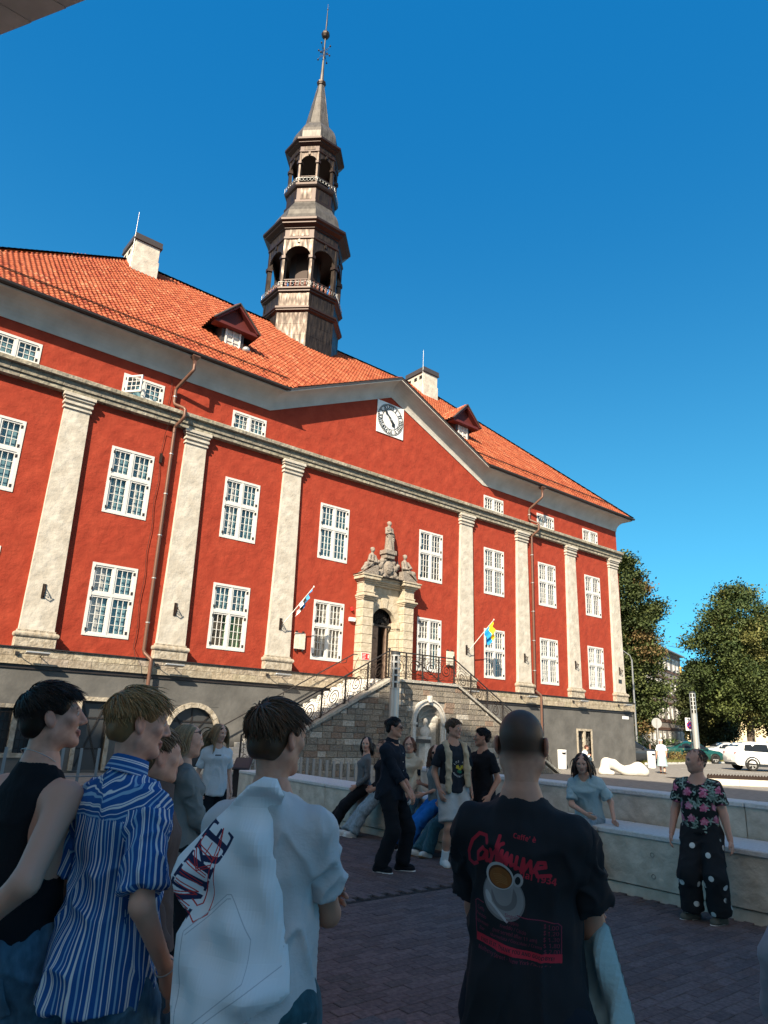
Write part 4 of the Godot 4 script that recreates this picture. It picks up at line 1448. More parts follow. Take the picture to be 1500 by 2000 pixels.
	g.cbox(Transform3D(Basis(), Vector3(nich.x, nich.y + 0.86, SZ + 0.06)), Vector3(0.16, 0.26, 0.18), 0.02)
	put("surround", g, M.white_stone, ni)
	g = Geo.new()
	for k in 12:                                            # half-round back wall
		var a0 := PI * k / 12
		var a1 := PI * (k + 1) / 12
		var c := Vector3(nich.x, 0, SZ - 0.12)
		var p0 := c + Vector3(-cos(a0) * 0.68, 0, -sin(a0) * 0.62)
		var p1 := c + Vector3(-cos(a1) * 0.68, 0, -sin(a1) * 0.62)
		var u0 := Vector3(0, G, 0); var u1 := Vector3(0, nich.y, 0)
		g.squad([p0 + u0, p1 + u0, p1 + u1, p0 + u1], [Vector3(cos(a0), 0, sin(a0)), Vector3(cos(a1), 0, sin(a1)), Vector3(cos(a1), 0, sin(a1)), Vector3(cos(a0), 0, sin(a0))])
	put("niche_wall", g, M.white_stone, ni)
	for k in 7:                                             # shell ribs in the half dome
		g = Geo.new()
		var a0 := PI * k / 7
		var a1 := PI * (k + 1) / 7
		for e in 6:
			var b0 := PI / 2 * e / 6
			var b1 := PI / 2 * (e + 1) / 6
			for f in 3:
				var p := []
				for w in [[f, b0], [f + 1, b0], [f + 1, b1], [f, b1]]:
					var t: float = w[0] / 3.0
					var a := lerpf(a0, a1, t)
					var rr := 0.68 - 0.05 * sin(PI * t)
					p.push_back(Vector3(nich.x - cos(a) * rr * cos(w[1]), nich.y + sin(a) * rr * cos(w[1]), SZ - 0.12 - sin(w[1]) * rr * 0.9))
				g.quad(p[0], p[1], p[2], p[3])
		put("shell_rib", g, M.white_stone, ni)
	g = Geo.new()
	g.lathe([[0.34, G], [0.30, 0.1], [0.30, 0.95], [0.36, 1.02], [0.36, 1.10], [0.0, 1.12]], 8, Vector3(nich.x, 0, SZ - 0.30), false, TAU / 16)
	put("pedestal", g, M.white_stone, ni)
	var bc := Vector3(nich.x + 0.1, 1.12, SZ - 0.30)
	job(blank("bust", M.white_stone, ni), bc - Vector3(0.35, 0.03, 0.3), bc + Vector3(0.35, 0.75, 0.3), 0.018, 0.03, [
		el(bc + Vector3(0, 0.16, 0), Vector3(0.25, 0.20, 0.13)), cp(bc + Vector3(0, 0.24, 0), bc + Vector3(0, 0.42, 0.02), 0.075, 0.065), el(bc + Vector3(0, 0.52, 0.03), Vector3(0.085, 0.12, 0.105)),
		el(bc + Vector3(0, 0.50, 0.13), Vector3(0.02, 0.035, 0.03)), cp(bc + Vector3(0, 0.02, 0), bc + Vector3(0, 0.1, 0), 0.12, 0.12), el(bc + Vector3(0, 0.60, -0.01), Vector3(0.095, 0.07, 0.11))])
	g = Geo.new()
	g.box(Vector3(nich.x - 0.62, 0.88, SZ - 0.02), Vector3(nich.x + 0.12, 1.02, SZ + 0.03))
	put("bronze_plate", g, M.dark_metal, ni)
	g = Geo.new()
	g.cbox(Transform3D(Basis(), Vector3(nich.x - 0.42, 1.72, SZ - 0.28)), Vector3(0.34, 0.56, 0.05), 0.02)
	put("bronze_relief", g, M.dark_metal, ni)
	build_railing()


func build_railing():
	# wrought-iron railing along the landing and down both flights, one panel of scrolls between each pair of posts
	var rl := thing("wrought_iron_railing", "black wrought iron railing with scroll panels along the double stone staircase", "railing")
	var zf := SZ - 0.16
	var knots := []
	for k in range(-8, 9):
		var x := 0.0
		if absi(k) <= 2:
			x = k * LX / 2.0
		else:
			x = signf(k) * (LX + (absi(k) - 2) * 0.98)
		knots.push_back(Vector3(x, stair_y(x), zf))
	for k in knots.size():
		var p: Vector3 = knots[k]
		var g := Geo.new()
		g.obox(Transform3D(Basis(), p + Vector3(0, 0.50, 0)), Vector3(0.045, 1.02, 0.045))
		g.obox(Transform3D(Basis(), p + Vector3(0, 0.03, 0)), Vector3(0.10, 0.05, 0.10))
		if absf(absf(p.x) - LX) < 0.01:
			g.ball(p + Vector3(0, 1.07, 0), Vector3(0.05, 0.055, 0.05), 8, 6)
		put("post", g, M.iron, rl)
		if k % 3 == 1:
			g = Geo.new()
			g.tube([p + Vector3(0.02, 0.5, 0.02), p + Vector3(0.05, 0.2, 0.16), p + Vector3(0.05, -0.02, 0.2)], 0.014, 4)
			put("brace", g, M.iron, rl)
	for k in knots.size() - 1:
		var a: Vector3 = knots[k]
		var b: Vector3 = knots[k + 1]
		var d := b - a
		var dx := d / d.length()
		var g := Geo.new()
		g.tube([a + Vector3(0, 1.0, 0), b + Vector3(0, 1.0, 0)], 0.026, 6)
		put("handrail", g, M.iron, rl)
		g = Geo.new()
		for yy in [0.88, 0.10]:
			g.tube([a + Vector3(0, yy, 0), b + Vector3(0, yy, 0)], 0.011, 4)
		var c := (a + b) / 2 + Vector3(0, 0.49, 0)
		var L := d.length()
		var r := 0.0105
		g.tube(spiral(c, dx, Vector3.UP, 0.33, 2.6, 40, 0.6 * k), r, 4)
		g.tube(spiral(c, dx, Vector3.UP, -0.25, 2.1, 32, 0.6 * k), r, 4)
		for s in [-1, 1]:
			for e in [-1, 1]:
				g.tube(spiral(c + dx * (s * L * 0.36) + Vector3(0, e * 0.24, 0), dx * s, Vector3.UP * e, 0.145, 1.8, 20, 0.9 * k), r * 0.9, 4)
				g.tube(spiral(c + dx * (s * L * 0.18) + Vector3(0, e * 0.31, 0), dx * -s, Vector3.UP * e, 0.075, 1.4, 12, 2.0 + k), r * 0.8, 4)
			var pts := []
			for q in 9:
				var t := q / 8.0
				pts.push_back(c + dx * (s * (L * 0.46 - 0.10 * sin(t * PI))) + Vector3(0, lerpf(-0.37, 0.37, t), 0))
			g.tube(pts, r * 0.8, 4)
			g.tube(spiral(c + dx * (s * L * 0.40), dx * -s, Vector3.UP, 0.10, 1.5, 14, 1.2 * k), r * 0.8, 4)
		put("scroll_panel", g, M.iron_rust, rl)
	# plain handrails on the wall side
	for s in [-1, 1]:
		var g := Geo.new()
		var p0 := Vector3(s * (LX - 0.2), TOPY + 0.98, 0.42)
		var p1 := Vector3(s * 9.3, stair_y(9.3) + 0.98, 0.42)
		g.tube([p0, Vector3(s * LX, TOPY + 0.98, 0.42), p1], 0.022, 6)
		for e in 6:
			var x := LX + 0.3 + e * 1.4
			g.tube([Vector3(s * x, stair_y(x) + 0.96, 0.42), Vector3(s * x, stair_y(x) + 0.80, 0.36), Vector3(s * x, stair_y(x) + 0.78, 0.10)], 0.014, 5)
		tag(put("wall_handrail", g, M.iron), "slim black handrail on brackets along the grey basement wall, " + ("left" if s < 0 else "right") + " flight of the stairs", "handrail")


func build_hall_fittings():
	var g: Geo
	# downpipes with hoppers, offset round the cornice
	for x in [-9.95, 10.15]:
		var d := group_node("downpipe", hall)
		g = Geo.new()
		g.lathe([[0.06, -0.28], [0.07, -0.12], [0.20, 0.02], [0.20, 0.06]], 4, Vector3(x, 14.02, 0.80), false, PI / 4)
		put("hopper", g, M.pipe_copper, d)
		g = Geo.new()
		g.tube([Vector3(x, 13.76, 0.80), Vector3(x, 13.55, 0.80), Vector3(x - 0.05, 13.45, 0.74), Vector3(x - 0.28, 12.95, 0.16), Vector3(x - 0.30, 12.86, 0.11), Vector3(x - 0.30, 12.4, 0.11), Vector3(x - 0.28, 12.3, 0.14), Vector3(x - 0.05, 12.12, 0.46), Vector3(x, 12.05, 0.50), Vector3(x, 11.8, 0.50), Vector3(x - 0.02, 11.72, 0.47), Vector3(x - 0.14, 11.45, 0.16), Vector3(x - 0.15, 11.38, 0.12), Vector3(x - 0.15, 3.5, 0.12), Vector3(x - 0.12, 3.4, 0.15), Vector3(x + 0.05, 3.2, 0.32), Vector3(x + 0.06, 3.12, 0.33), Vector3(x + 0.06, G + 0.15, 0.33)], 0.062, 10)
		put("pipe", g, M.pipe_copper, d)
		g = Geo.new()
		for y in [4.4, 5.9, 7.4, 8.9, 10.4, 12.6, 1.2]:
			var px: float = x - 0.15 if y < 12 and y > 3 else (x - 0.30 if y > 12 else x + 0.06)
			var pz := 0.12 if y < 12 and y > 3 else (0.11 if y > 12 else 0.33)
			g.lathe([[0.064, -0.02], [0.075, -0.015], [0.075, 0.015], [0.064, 0.02]], 10, Vector3(px, y, pz))
			g.box(Vector3(px - 0.012, y - 0.012, 0.0), Vector3(px + 0.012, y + 0.012, pz))
		put("pipe_clip", g, M.light_metal, d)
	# lightning conductor cable beside the left pipe
	g = Geo.new()
	var pts := []
	for k in 30:
		pts.push_back(Vector3(-10.42 + 0.03 * sin(k * 1.3), 13.3 - k * 0.36, 0.05 if 13.3 - k * 0.36 > 3.3 and (13.3 - k * 0.36 < 11.4 or 13.3 - k * 0.36 > 12.1) else 0.42))
	g.tube(pts, 0.009, 4)
	g.box(Vector3(-10.46, 10.0, 0.0), Vector3(-10.38, 10.35, 0.08))
	put("conductor_cable", g, M.iron_rust, hall)
	# floodlights on the string course below each pilaster
	for x in PIL_X:
		var f := group_node("floodlight", hall)
		g = Geo.new()
		g.cbox(Transform3D(Basis(Vector3.RIGHT, -0.25), Vector3(x + 0.05, 3.07, 0.52)), Vector3(0.66, 0.05, 0.20), 0.01)
		put("lamp_head", g, M.light_metal, f)
		g = Geo.new()
		g.tube([Vector3(x - 0.42, 3.05, 0.2), Vector3(x - 0.40, 3.03, 0.34), Vector3(x - 0.30, 3.04, 0.48)], 0.014, 5)
		g.tube([Vector3(x + 0.2, 3.0, 0.2), Vector3(x + 0.2, 3.03, 0.45)], 0.014, 5)
		g.obox(Transform3D(Basis(), Vector3(x - 0.44, 3.05, 0.24)), Vector3(0.10, 0.09, 0.07))
		put("bracket", g, M.iron, f)
	# flag-pole brackets on every pilaster
	for x in PIL_X:
		g = Geo.new()
		var c := Vector3(x - 0.02, 4.95, 0.16)
		g.box(c + Vector3(-0.05, -0.22, -0.01), c + Vector3(0.05, 0.22, 0.02))
		g.tube([c + Vector3(0, -0.16, 0.02), c + Vector3(0, -0.10, 0.16), c + Vector3(0.0, 0.06, 0.22)], 0.016, 5)
		g.tube([c + Vector3(0, 0.15, 0.02), c + Vector3(0, 0.02, 0.18)], 0.016, 5)
		g.tube(spiral(c + Vector3(0, -0.02, 0.09), Vector3.BACK, Vector3.UP, 0.07, 1.3, 12), 0.011, 4)
		put("flag_bracket", g, M.iron_rust, hall)
	# clock
	var ck := group_node("clock", hall)
	var cc := Vector3(0.0, 15.02, 0.045)
	var cr := 0.80
	g = Geo.new()
	g.cbox(Transform3D(Basis(), Vector3(cc.x, cc.y, 0.022)), Vector3(cr * 2, cr * 2, 0.044), 0.008)
	put("clock_board", g, M.white_enamel, ck)
	g = Geo.new()
	for q in [[0.70, 0.775], [0.475, 0.505]]:
		for k in 60:
			var a0 := TAU * k / 60
			var a1 := TAU * (k + 1) / 60
			g.quad(cc + Vector3(sin(a1) * q[0], cos(a1) * q[0], 0.006), cc + Vector3(sin(a0) * q[0], cos(a0) * q[0], 0.006), cc + Vector3(sin(a0) * q[1], cos(a0) * q[1], 0.006), cc + Vector3(sin(a1) * q[1], cos(a1) * q[1], 0.006))
	put("chapter_ring", g, M.black_enamel, ck)
	g = Geo.new()
	for k in 60:
		var a := TAU * (k + 0.5) / 60
		g.obox(Transform3D(Basis(Vector3.BACK, -a), cc + Vector3(sin(a) * 0.737, cos(a) * 0.737, 0.009)), Vector3(0.022, 0.042, 0.004))
	put("minute_marks", g, M.white_enamel, ck)
	var font := SystemFont.new()
	font.font_names = PackedStringArray(["Droid Serif"])
	font.font_weight = 700
	var num := ["XII", "I", "II", "III", "IIII", "V", "VI", "VII", "VIII", "IX", "X", "XI"]
	for k in 12:
		var tm := TextMesh.new()
		tm.text = num[k]
		tm.font = font
		tm.font_size = 64
		tm.pixel_size = 0.0036
		tm.depth = 0.012
		var a := TAU * k / 12
		put("numeral", tm, M.black_enamel, ck, Transform3D(Basis(Vector3.BACK, -a), cc + Vector3(sin(a) * 0.60, cos(a) * 0.60, 0.010)))
	for q in [[TAU * 52.5 / 60, 0.68, 0.075, -0.26], [TAU * (4.85) / 12, 0.44, 0.13, -0.12]]:
		g = Geo.new()
		var L: float = q[1]
		var w: float = q[2]
		var poly := PackedVector2Array([Vector2(-w * 0.4, q[3]), Vector2(w * 0.4, q[3]), Vector2(w * 0.5, 0), Vector2(w * 0.35, L * 0.45), Vector2(w * 0.95, L * 0.62), Vector2(w * 0.35, L * 0.78), Vector2(0, L), Vector2(-w * 0.35, L * 0.78), Vector2(-w * 0.95, L * 0.62), Vector2(-w * 0.35, L * 0.45), Vector2(-w * 0.5, 0)])
		g.prism(poly, Transform3D(Basis(Vector3.BACK, -q[0]), cc + Vector3(0, 0, 0.045 if L > 0.5 else 0.025)), 0.012)
		put("clock_hand", g, M.black_enamel, ck)
	g = Geo.new()
	g.lathe([[0.05, -0.0], [0.05, 0.02], [0.0, 0.022]], 12)
	put("hand_hub", g, M.light_metal, ck, Transform3D(Basis(Vector3.RIGHT, PI / 2), cc + Vector3(0, 0, 0.05)))
	# basement openings
	basement_window(-13.575, 0.28, 1.52, 0.555, 4, 5)
	basement_window(14.025, 0.2, 1.58, 0.575, 2, 6)
	var dr := group_node("iron_door", hall)
	g = Geo.new()
	for q in [[-11.90, -11.78, -0.2, 1.94], [-10.93, -10.81, -0.2, 1.94], [-11.78, -10.93, 1.82, 1.94]]:
		g.box(Vector3(q[0], q[2], 0.02), Vector3(q[1], q[3], 0.17))
	put("door_surround", g, M.limestone, dr)
	iron_leaf(dr, -11.78, -10.93, -0.2, 1.82, false)
	dr = group_node("arched_iron_door", hall)
	for k in 11:
		var a0 := PI * k / 11 + 0.01
		var a1 := PI * (k + 1) / 11 - 0.01
		g = Geo.new()
		var poly := PackedVector2Array()
		for e in [[a0, 0.86], [a1, 0.86], [a1, 1.02], [a0, 1.02]]:
			poly.push_back(Vector2(-8.09 + cos(e[0]) * e[1], 0.92 + sin(e[0]) * e[1]))
		g.prism(poly, Transform3D(Basis(), Vector3(0, 0, 0.05)), 0.13)
		put("arch_stone", g, M.limestone, dr)
	for s in [-1, 1]:
		g = Geo.new()
		g.box(Vector3(-8.09 + s * 0.86, -0.2, 0.05), Vector3(-8.09 + s * 1.02, 0.92, 0.18))
		put("door_jamb", g, M.limestone, dr)
	g = Geo.new()                                           # plaster between the square opening and the arch
	for s in [-1, 1]:
		var pp := PackedVector2Array([Vector2(-8.09 + s * 0.90, 0.92)])
		for k in 7:
			var a := PI / 2 * k / 6
			pp.push_back(Vector2(-8.09 + s * cos(a) * 0.88, 0.92 + sin(a) * 0.88))
		pp.append_array([Vector2(-8.09, 1.84), Vector2(-8.09 + s * 0.90, 1.84)])
		g.prism(pp, Transform3D(Basis(), Vector3(0, 0, -0.05)), 0.14)
	put("spandrel", g, M.grey_plaster, dr)
	iron_leaf(dr, -8.98, -7.2, -0.2, 1.82, true)
	build_wall_items()


func iron_leaf(dr: Node3D, x0: float, x1: float, y0: float, y1: float, arched: bool):
	var g := Geo.new()
	g.quad(Vector3(x0, y0, -0.03), Vector3(x1, y0, -0.03), Vector3(x1, y1, -0.03), Vector3(x0, y1, -0.03))
	put("door_leaf", g, M.iron_plate, dr)
	g = Geo.new()
	var bars := [[x0 + 0.04, y0, x0 + 0.04, y1], [x1 - 0.04, y0, x1 - 0.04, y1], [x0, y1 - 0.05, x1, y1 - 0.05], [x0, y0 + 0.62, x1, y0 + 0.62], [x0, y1 - 0.5, x1, y1 - 0.5], [x0 + 0.1, y0 + 0.1, x1 - 0.1, y1 - 0.1], [x0 + 0.1, y1 - 0.1, x1 - 0.1, y0 + 0.1]]
	if arched:
		bars.push_back([(x0 + x1) / 2, y0, (x0 + x1) / 2, y1])
	for b in bars:
		var p := Vector3(b[0], b[1], -0.018)
		var q := Vector3(b[2], b[3], -0.018)
		var d := (q - p)
		g.obox(Transform3D(Basis(Vector3.BACK, atan2(d.y, d.x)), (p + q) / 2), Vector3(d.length(), 0.055, 0.02))
		for k in int(d.length() / 0.13):
			g.ball(p + d * ((k + 0.5) * 0.13 / d.length()) + Vector3(0, 0, 0.012), Vector3(0.016, 0.016, 0.010), 5, 4)
	put("door_straps", g, M.iron, dr)


func basement_window(x: float, y0: float, y1: float, w: float, nb: int, nh: int):
	var d := group_node("basement_window", hall)
	var g := Geo.new()
	for q in [[-w - 0.10, -w, y0 - 0.12, y1 + 0.11], [w, w + 0.10, y0 - 0.12, y1 + 0.11], [-w, w, y1, y1 + 0.11], [-w, w, y0 - 0.12, y0], [-0.07, 0.07, y0, y1]]:
		g.box(Vector3(x + q[0], q[2], 0.0), Vector3(x + q[1], q[3], 0.145))
	put("window_surround", g, M.limestone, d)
	g = Geo.new()
	g.quad(Vector3(x - w, y0, -0.2), Vector3(x + w, y0, -0.2), Vector3(x + w, y1, -0.2), Vector3(x - w, y1, -0.2))
	put("pane", g, M.iron_plate, d)
	g = Geo.new()
	for s in [-1, 1]:
		for k in nb:
			var px: float = x + s * (0.07 + (w - 0.07) * (k + 0.5) / nb)
			g.tube([Vector3(px, y0, 0.05), Vector3(px, y1, 0.05)], 0.011, 4)
		for k in nh:
			var py := lerpf(y0, y1, (k + 0.5) / nh)
			g.tube([Vector3(x + s * 0.07, py, 0.06), Vector3(x + s * w, py, 0.06)], 0.011, 4)
			if nb == 2:
				g.tube([Vector3(x + s * 0.12, py, 0.06), Vector3(x + s * (w + 0.07) / 2, py - 0.18, 0.06), Vector3(x + s * (w - 0.05), py, 0.06)], 0.010, 4)
	put("window_grille", g, M.iron, d)


func build_wall_items():
	var g: Geo
	# two stone plaques
	for q in [[-4.08, 4.42, "cream stone plaque on four studs left of the staircase, beside a tall pilaster"], [4.05, 4.48, "cream stone plaque on four studs behind the right end of the landing railing"]]:
		var p := thing("stone_plaque", q[2], "plaque", Vector3(q[0], q[1], 0.0))
		g = Geo.new()
		g.cbox(Transform3D(Basis(), Vector3(0, 0, 0.07)), Vector3(0.48, 0.62, 0.05), 0.008)
		put("slab", g, M.limestone_plain, p)
		g = Geo.new()
		for a in [-0.15, 0.15]:
			for b in [-0.34, 0.34]:
				g.box(Vector3(a - 0.03, b - 0.04, 0.0), Vector3(a + 0.03, b + 0.04, 0.09))
		put("stud", g, M.iron, p)
	# flags
	flag(Vector3(-5.05, 4.95, 0.36), Vector3(0.42, 0.90, 0.60), 1.75, ["flag_blue", "flag_black", "flag_white"], "blue black and white horizontal tricolour flag on a slanted pole left of the portal", -1.0)
	flag(Vector3(5.01, 4.95, 0.36), Vector3(0.42, 0.90, 0.60), 1.75, ["flag_yellow", "flag_azure"], "yellow and blue city flag on a slanted pole right of the portal", 0.6)
	# small boxes by the door
	g = Geo.new()
	g.cbox(Transform3D(Basis(), Vector3(-1.62, 5.55, 0.06)), Vector3(0.28, 0.16, 0.12), 0.01)
	tag(put("alarm_box", g, M.white_enamel), "small white alarm box on the red wall left of the portal, below a red siren", "alarm box")
	g = Geo.new()
	g.cbox(Transform3D(Basis(Vector3.BACK, 0.3), Vector3(-1.66, 5.98, 0.06)), Vector3(0.10, 0.16, 0.10), 0.02)
	tag(put("alarm_siren", g, M.sign_red), "small red siren on the red wall just left of the portal", "siren")
	g = Geo.new()
	g.cbox(Transform3D(Basis(), Vector3(1.58, 5.05, 0.06)), Vector3(0.24, 0.14, 0.12), 0.01)
	tag(put("sensor_box", g, M.white_enamel), "small white sensor box on the red wall right of the portal", "sensor box")
	g = Geo.new()
	g.ball(Vector3(1.60, 5.80, 0.10), Vector3(0.09, 0.11, 0.09), 10, 7)
	tag(put("wall_lamp", g, M.white_enamel), "small round white lamp on the red wall right of the portal, above the sensor box", "lamp")
	# red notice on the portal pier
	var nt := thing("door_notice", "red and white notice on the left pier of the stone portal", "notice", Vector3(-1.16, 4.08, 0.46))
	g = Geo.new()
	g.box(Vector3(-0.20, -0.14, 0), Vector3(0.20, 0.14, 0.012))
	put("board", g, M.white_enamel, nt)
	g = Geo.new()
	g.box(Vector3(-0.185, -0.125, 0.012), Vector3(0.185, 0.125, 0.016))
	put("red_panel", g, M.sign_red, nt)
	g = Geo.new()
	for k in 4:
		g.box(Vector3(-0.16, 0.07 - k * 0.055, 0.016), Vector3(0.02 - 0.03 * (k % 2), 0.085 - k * 0.055, 0.019))
	g.box(Vector3(0.12, -0.06, 0.016), Vector3(0.16, 0.08, 0.019))
	put("notice_lines", g, M.white_enamel, nt)
	# street-name plate on the corner
	var sp := thing("street_name_plate", "white street name plate high on the grey basement corner", "sign", Vector3(18.0, 2.40, 0.105))
	g = Geo.new()
	g.cbox(Transform3D(Basis(), Vector3(0, 0, 0.01)), Vector3(0.62, 0.17, 0.02), 0.004)
	put("plate", g, M.white_enamel, sp)
	var tm := TextMesh.new()
	tm.text = "Raekoja plats 1"
	var font := SystemFont.new()
	font.font_names = PackedStringArray(["Droid Sans"])
	tm.font = font
	tm.font_size = 32
	tm.pixel_size = 0.0024
	tm.depth = 0.003
	put("lettering", tm, M.sign_blue, sp, Transform3D(Basis(), Vector3(0, 0, 0.022)))
	# small dark plate low on the last pilaster
	g = Geo.new()
	g.box(Vector3(17.42, 4.28, 0.165), Vector3(17.74, 4.48, 0.185))
	tag(put("metal_plate", g, M.dark_metal), "small dark metal plate on the last white pilaster by the corner", "plate")


func flag(base: Vector3, dir: Vector3, L: float, cols: Array, label: String, way: float):
	var f := thing("flag", label, "flag", base, 0.0, "")
	dir = dir.normalized()
	var g := Geo.new()
	g.tube([Vector3.ZERO, dir * L], [0.02, 0.014], 7)
	g.ball(dir * (L + 0.03), Vector3(0.03, 0.045, 0.03), 7, 5)
	put("pole", g, M.white_paint, f)
	# cloth hanging from the pole, gathered into folds by its own weight
	var n := cols.size()
	var hoist := 0.62
	var top := dir * (L - 0.05)
	for b in n:
		g = Geo.new()
		var rows := 6
		var segs := 26
		for i in rows:
			for j in segs:
				var p := []
				for e in [[i, j], [i + 1, j], [i + 1, j + 1], [i, j + 1]]:
					var v: float = (b + float(e[0]) / rows) / n * hoist      # down the pole
					var u: float = float(e[1]) / segs                        # away from the pole
					var anchor := top - dir * v
					var fall: float = u * 0.85
					var fold := 0.09 * sin(u * 15.0 + v * 3.0) * (0.35 + 0.65 * u)
					p.push_back(anchor + Vector3(way * 0.28 * u + fold * 0.7, -fall * (0.82 - 0.12 * v), 0.12 * u * sin(v * 4.0) + 0.10 * sin(u * 11.0 + 1.0 + v * 2.0) * u))
				g.quad(p[0], p[1], p[2], p[3])
		put("flag_stripe", g, M[cols[b]], f)


# ---------------------------------------------------------------- ground and the near square
func build_ground():
	var g := Geo.new()
	g.quad(Vector3(-400, G, 400), Vector3(500, G, 400), Vector3(500, G, -400), Vector3(-400, G, -400))
	structure("ground", g, M.asphalt)
	# clinker-paved court in front of the college: dark bedding, then every brick
	g = Geo.new()
	g.quad(Vector3(-34, G + 0.004, 30), Vector3(-10.9, G + 0.004, 30), Vector3(-10.9, G + 0.004, 4), Vector3(-34, G + 0.004, 4))
	var court := structure("court_pavement", g, M.ground_sand)
	var bl := Geo.new()
	bl.cbox(Transform3D(Basis(), Vector3(0, 0.009, 0)), Vector3(0.197, 0.022, 0.097), 0.004)
	bl.colored = true
	var bm := bl.mesh()
	var xf := []
	var cols := []
	for i in range(-170, -54):
		for j in range(40, 300):
			for zone in 3:
				var t: Transform3D
				if zone == 0:                               # courses along x near the college
					var z := 16.8 + (j - 40) * 0.1 + 0.05
					if z > 29:
						continue
					t = Transform3D(Basis(), Vector3(i * 0.2 + (0.1 if j % 2 else 0.0) + 0.1, G + 0.004, z))
				elif zone == 1:                             # courses along the bench wall farther off
					var x := -10.95 - (j - 40) * 0.1
					var z := 16.7 + (i + 54) * 0.2 + (0.1 if j % 2 else 0.0)
					if x < -22 or z < 5.0:
						continue
					t = Transform3D(Basis(Vector3.UP, PI / 2), Vector3(x, G + 0.004, z))
				else:                                       # one soldier course
					if j >= 40:
						continue
					t = Transform3D(Basis(Vector3.UP, PI / 2), Vector3(i * 0.2 + (j - 40) * 0.1 + 0.05, G + 0.004, 19.6))
				if t.origin.x < -23.5 or t.origin.x > -10.9:
					continue
				t.origin.y += rng.randfn(0, 0.0012)
				t.basis = t.basis * Basis(Vector3.RIGHT, rng.randfn(0, 0.006)) * Basis(Vector3.BACK, rng.randfn(0, 0.004)) * Basis(Vector3.UP, rng.randfn(0, 0.008))
				xf.push_back(t)
				var b := rng.randf_range(0.75, 1.15)
				# redder bricks towards the left of the court, greyer ones to the right
				var red := clampf((-13.6 - t.origin.x) / 2.2, 0.0, 1.0)
				var c := Color(0.150, 0.112, 0.110).lerp(Color(0.210, 0.108, 0.092), red)
				if rng.randf() < 0.15:
					c = c.lerp(Color(0.16, 0.10, 0.085), 0.6)
				cols.push_back(Color(c.r * b, c.g * b, c.b * b))
	# the ones that show largest are separate pieces
	var cam := Vector3(-18.73, 1.48, 22.98)
	var order := []
	for k in xf.size():
		var p: Vector3 = xf[k].origin - cam
		var fwd := p.x * 0.629 - p.z * 0.777
		var sidew := p.x * 0.777 + p.z * 0.629
		if fwd > 3.6 and absf(sidew) < fwd * 0.6:
			order.push_back([p.length(), k])
	order.sort_custom(func(a, b): return a[0] < b[0])
	var mats := []
	for k in 10:
		var m: StandardMaterial3D = M.paver.duplicate()
		m.vertex_color_use_as_albedo = false
		var red := 1.0 if k < 5 else 0.0
		var b := 0.8 + 0.09 * (k % 5)
		var c := Color(0.150, 0.112, 0.110).lerp(Color(0.210, 0.108, 0.092), red)
		m.albedo_color = Color(c.r * b, c.g * b, c.b * b).linear_to_srgb()
		mats.push_back(m)
	var single := {}
	for e in order.slice(0, 290):
		single[e[1]] = true
		var t: Transform3D = xf[e[1]]
		var red := clampf((-13.6 - t.origin.x) / 2.2, 0.0, 1.0)
		put("paver", bm, mats[(0 if rng.randf() < red else 5) + rng.randi() % 5], court, t)
	var xs := []
	var cs := []
	for k in xf.size():
		if not single.has(k):
			xs.push_back(xf[k]); cs.push_back(cols[k])
	stuff(multi("pavers", bm, M.paver, xs, cs, court))


func build_college():
	# the college at the photographer's back: an unseen tall block added and shaped to keep the sun off the square, and a boarded canopy that reaches into the picture
	var c := thing("college_building", "brown boarded canopy of the building behind the square, jutting in at the top left corner", "building")
	var g := Geo.new()
	g.prism(PackedVector2Array([Vector2(-78, -22.3), Vector2(-51.9, -25.5), Vector2(-40.2, -27.0), Vector2(-35.0, -28.4), Vector2(-32.3, -28.9), Vector2(-31.6, -33.6), Vector2(-30.9, -37.9), Vector2(-29, -62), Vector2(-80, -62)]), Transform3D(Basis(Vector3.RIGHT, -PI / 2), Vector3(0, G, 0)), 32.0 - G)
	put("shade_block", g, M.college_brick, c)  # unseen; height and outline shaped to cast the shadow on the square
	g = Geo.new()
	for q in 7:
		for f in 8:
			g.obox(Transform3D(Basis(Vector3.UP, 0.17), Vector3(-50.4 + q * 2.6, 2.0 + f * 3.8, 26.35 + q * 0.45)), Vector3(1.4, 2.2, 0.3))
	stuff(put("glazing", g, M.iron_plate, c))
	# boards of the canopy, laid side by side
	var k := 0
	var z := 10.2
	while z < 26.9:
		var z1 := minf(z + 0.62, 27.0)
		var xr := func(zz): return -19.5 + (zz - 10.2) / 3.3 * 1.9 if zz < 14.6 else -16.97 - (zz - 14.6) * 0.75
		g = Geo.new()
		var y := 12.0 + 0.006 * (k % 3)
		var p := [Vector3(-36, y, z + 0.006), Vector3(-36, y, z1 - 0.006), Vector3(xr.call(z1), y, z1 - 0.006), Vector3(xr.call(z), y, z + 0.006)]
		g.quad(p[3], p[2], p[1], p[0])
		var up := Vector3(0, 0.35, 0)
		g.quad(p[2], p[3], p[3] + up, p[2] + up)
		g.quad(p[1], p[2], p[2] + up, p[1] + up)
		g.quad(p[3], p[0], p[0] + up, p[3] + up)
		g.quad(p[0] + up, p[1] + up, p[2] + up, p[3] + up)
		put("canopy_board", g, M.college_board, c)
		z = z1
		k += 1
	g = Geo.new()
	for x in [-35.0, -29.0]:
		g.box(Vector3(x - 0.3, G, 25.0), Vector3(x + 0.3, 12.0, 25.6))
	put("canopy_post", g, M.college_board, c)


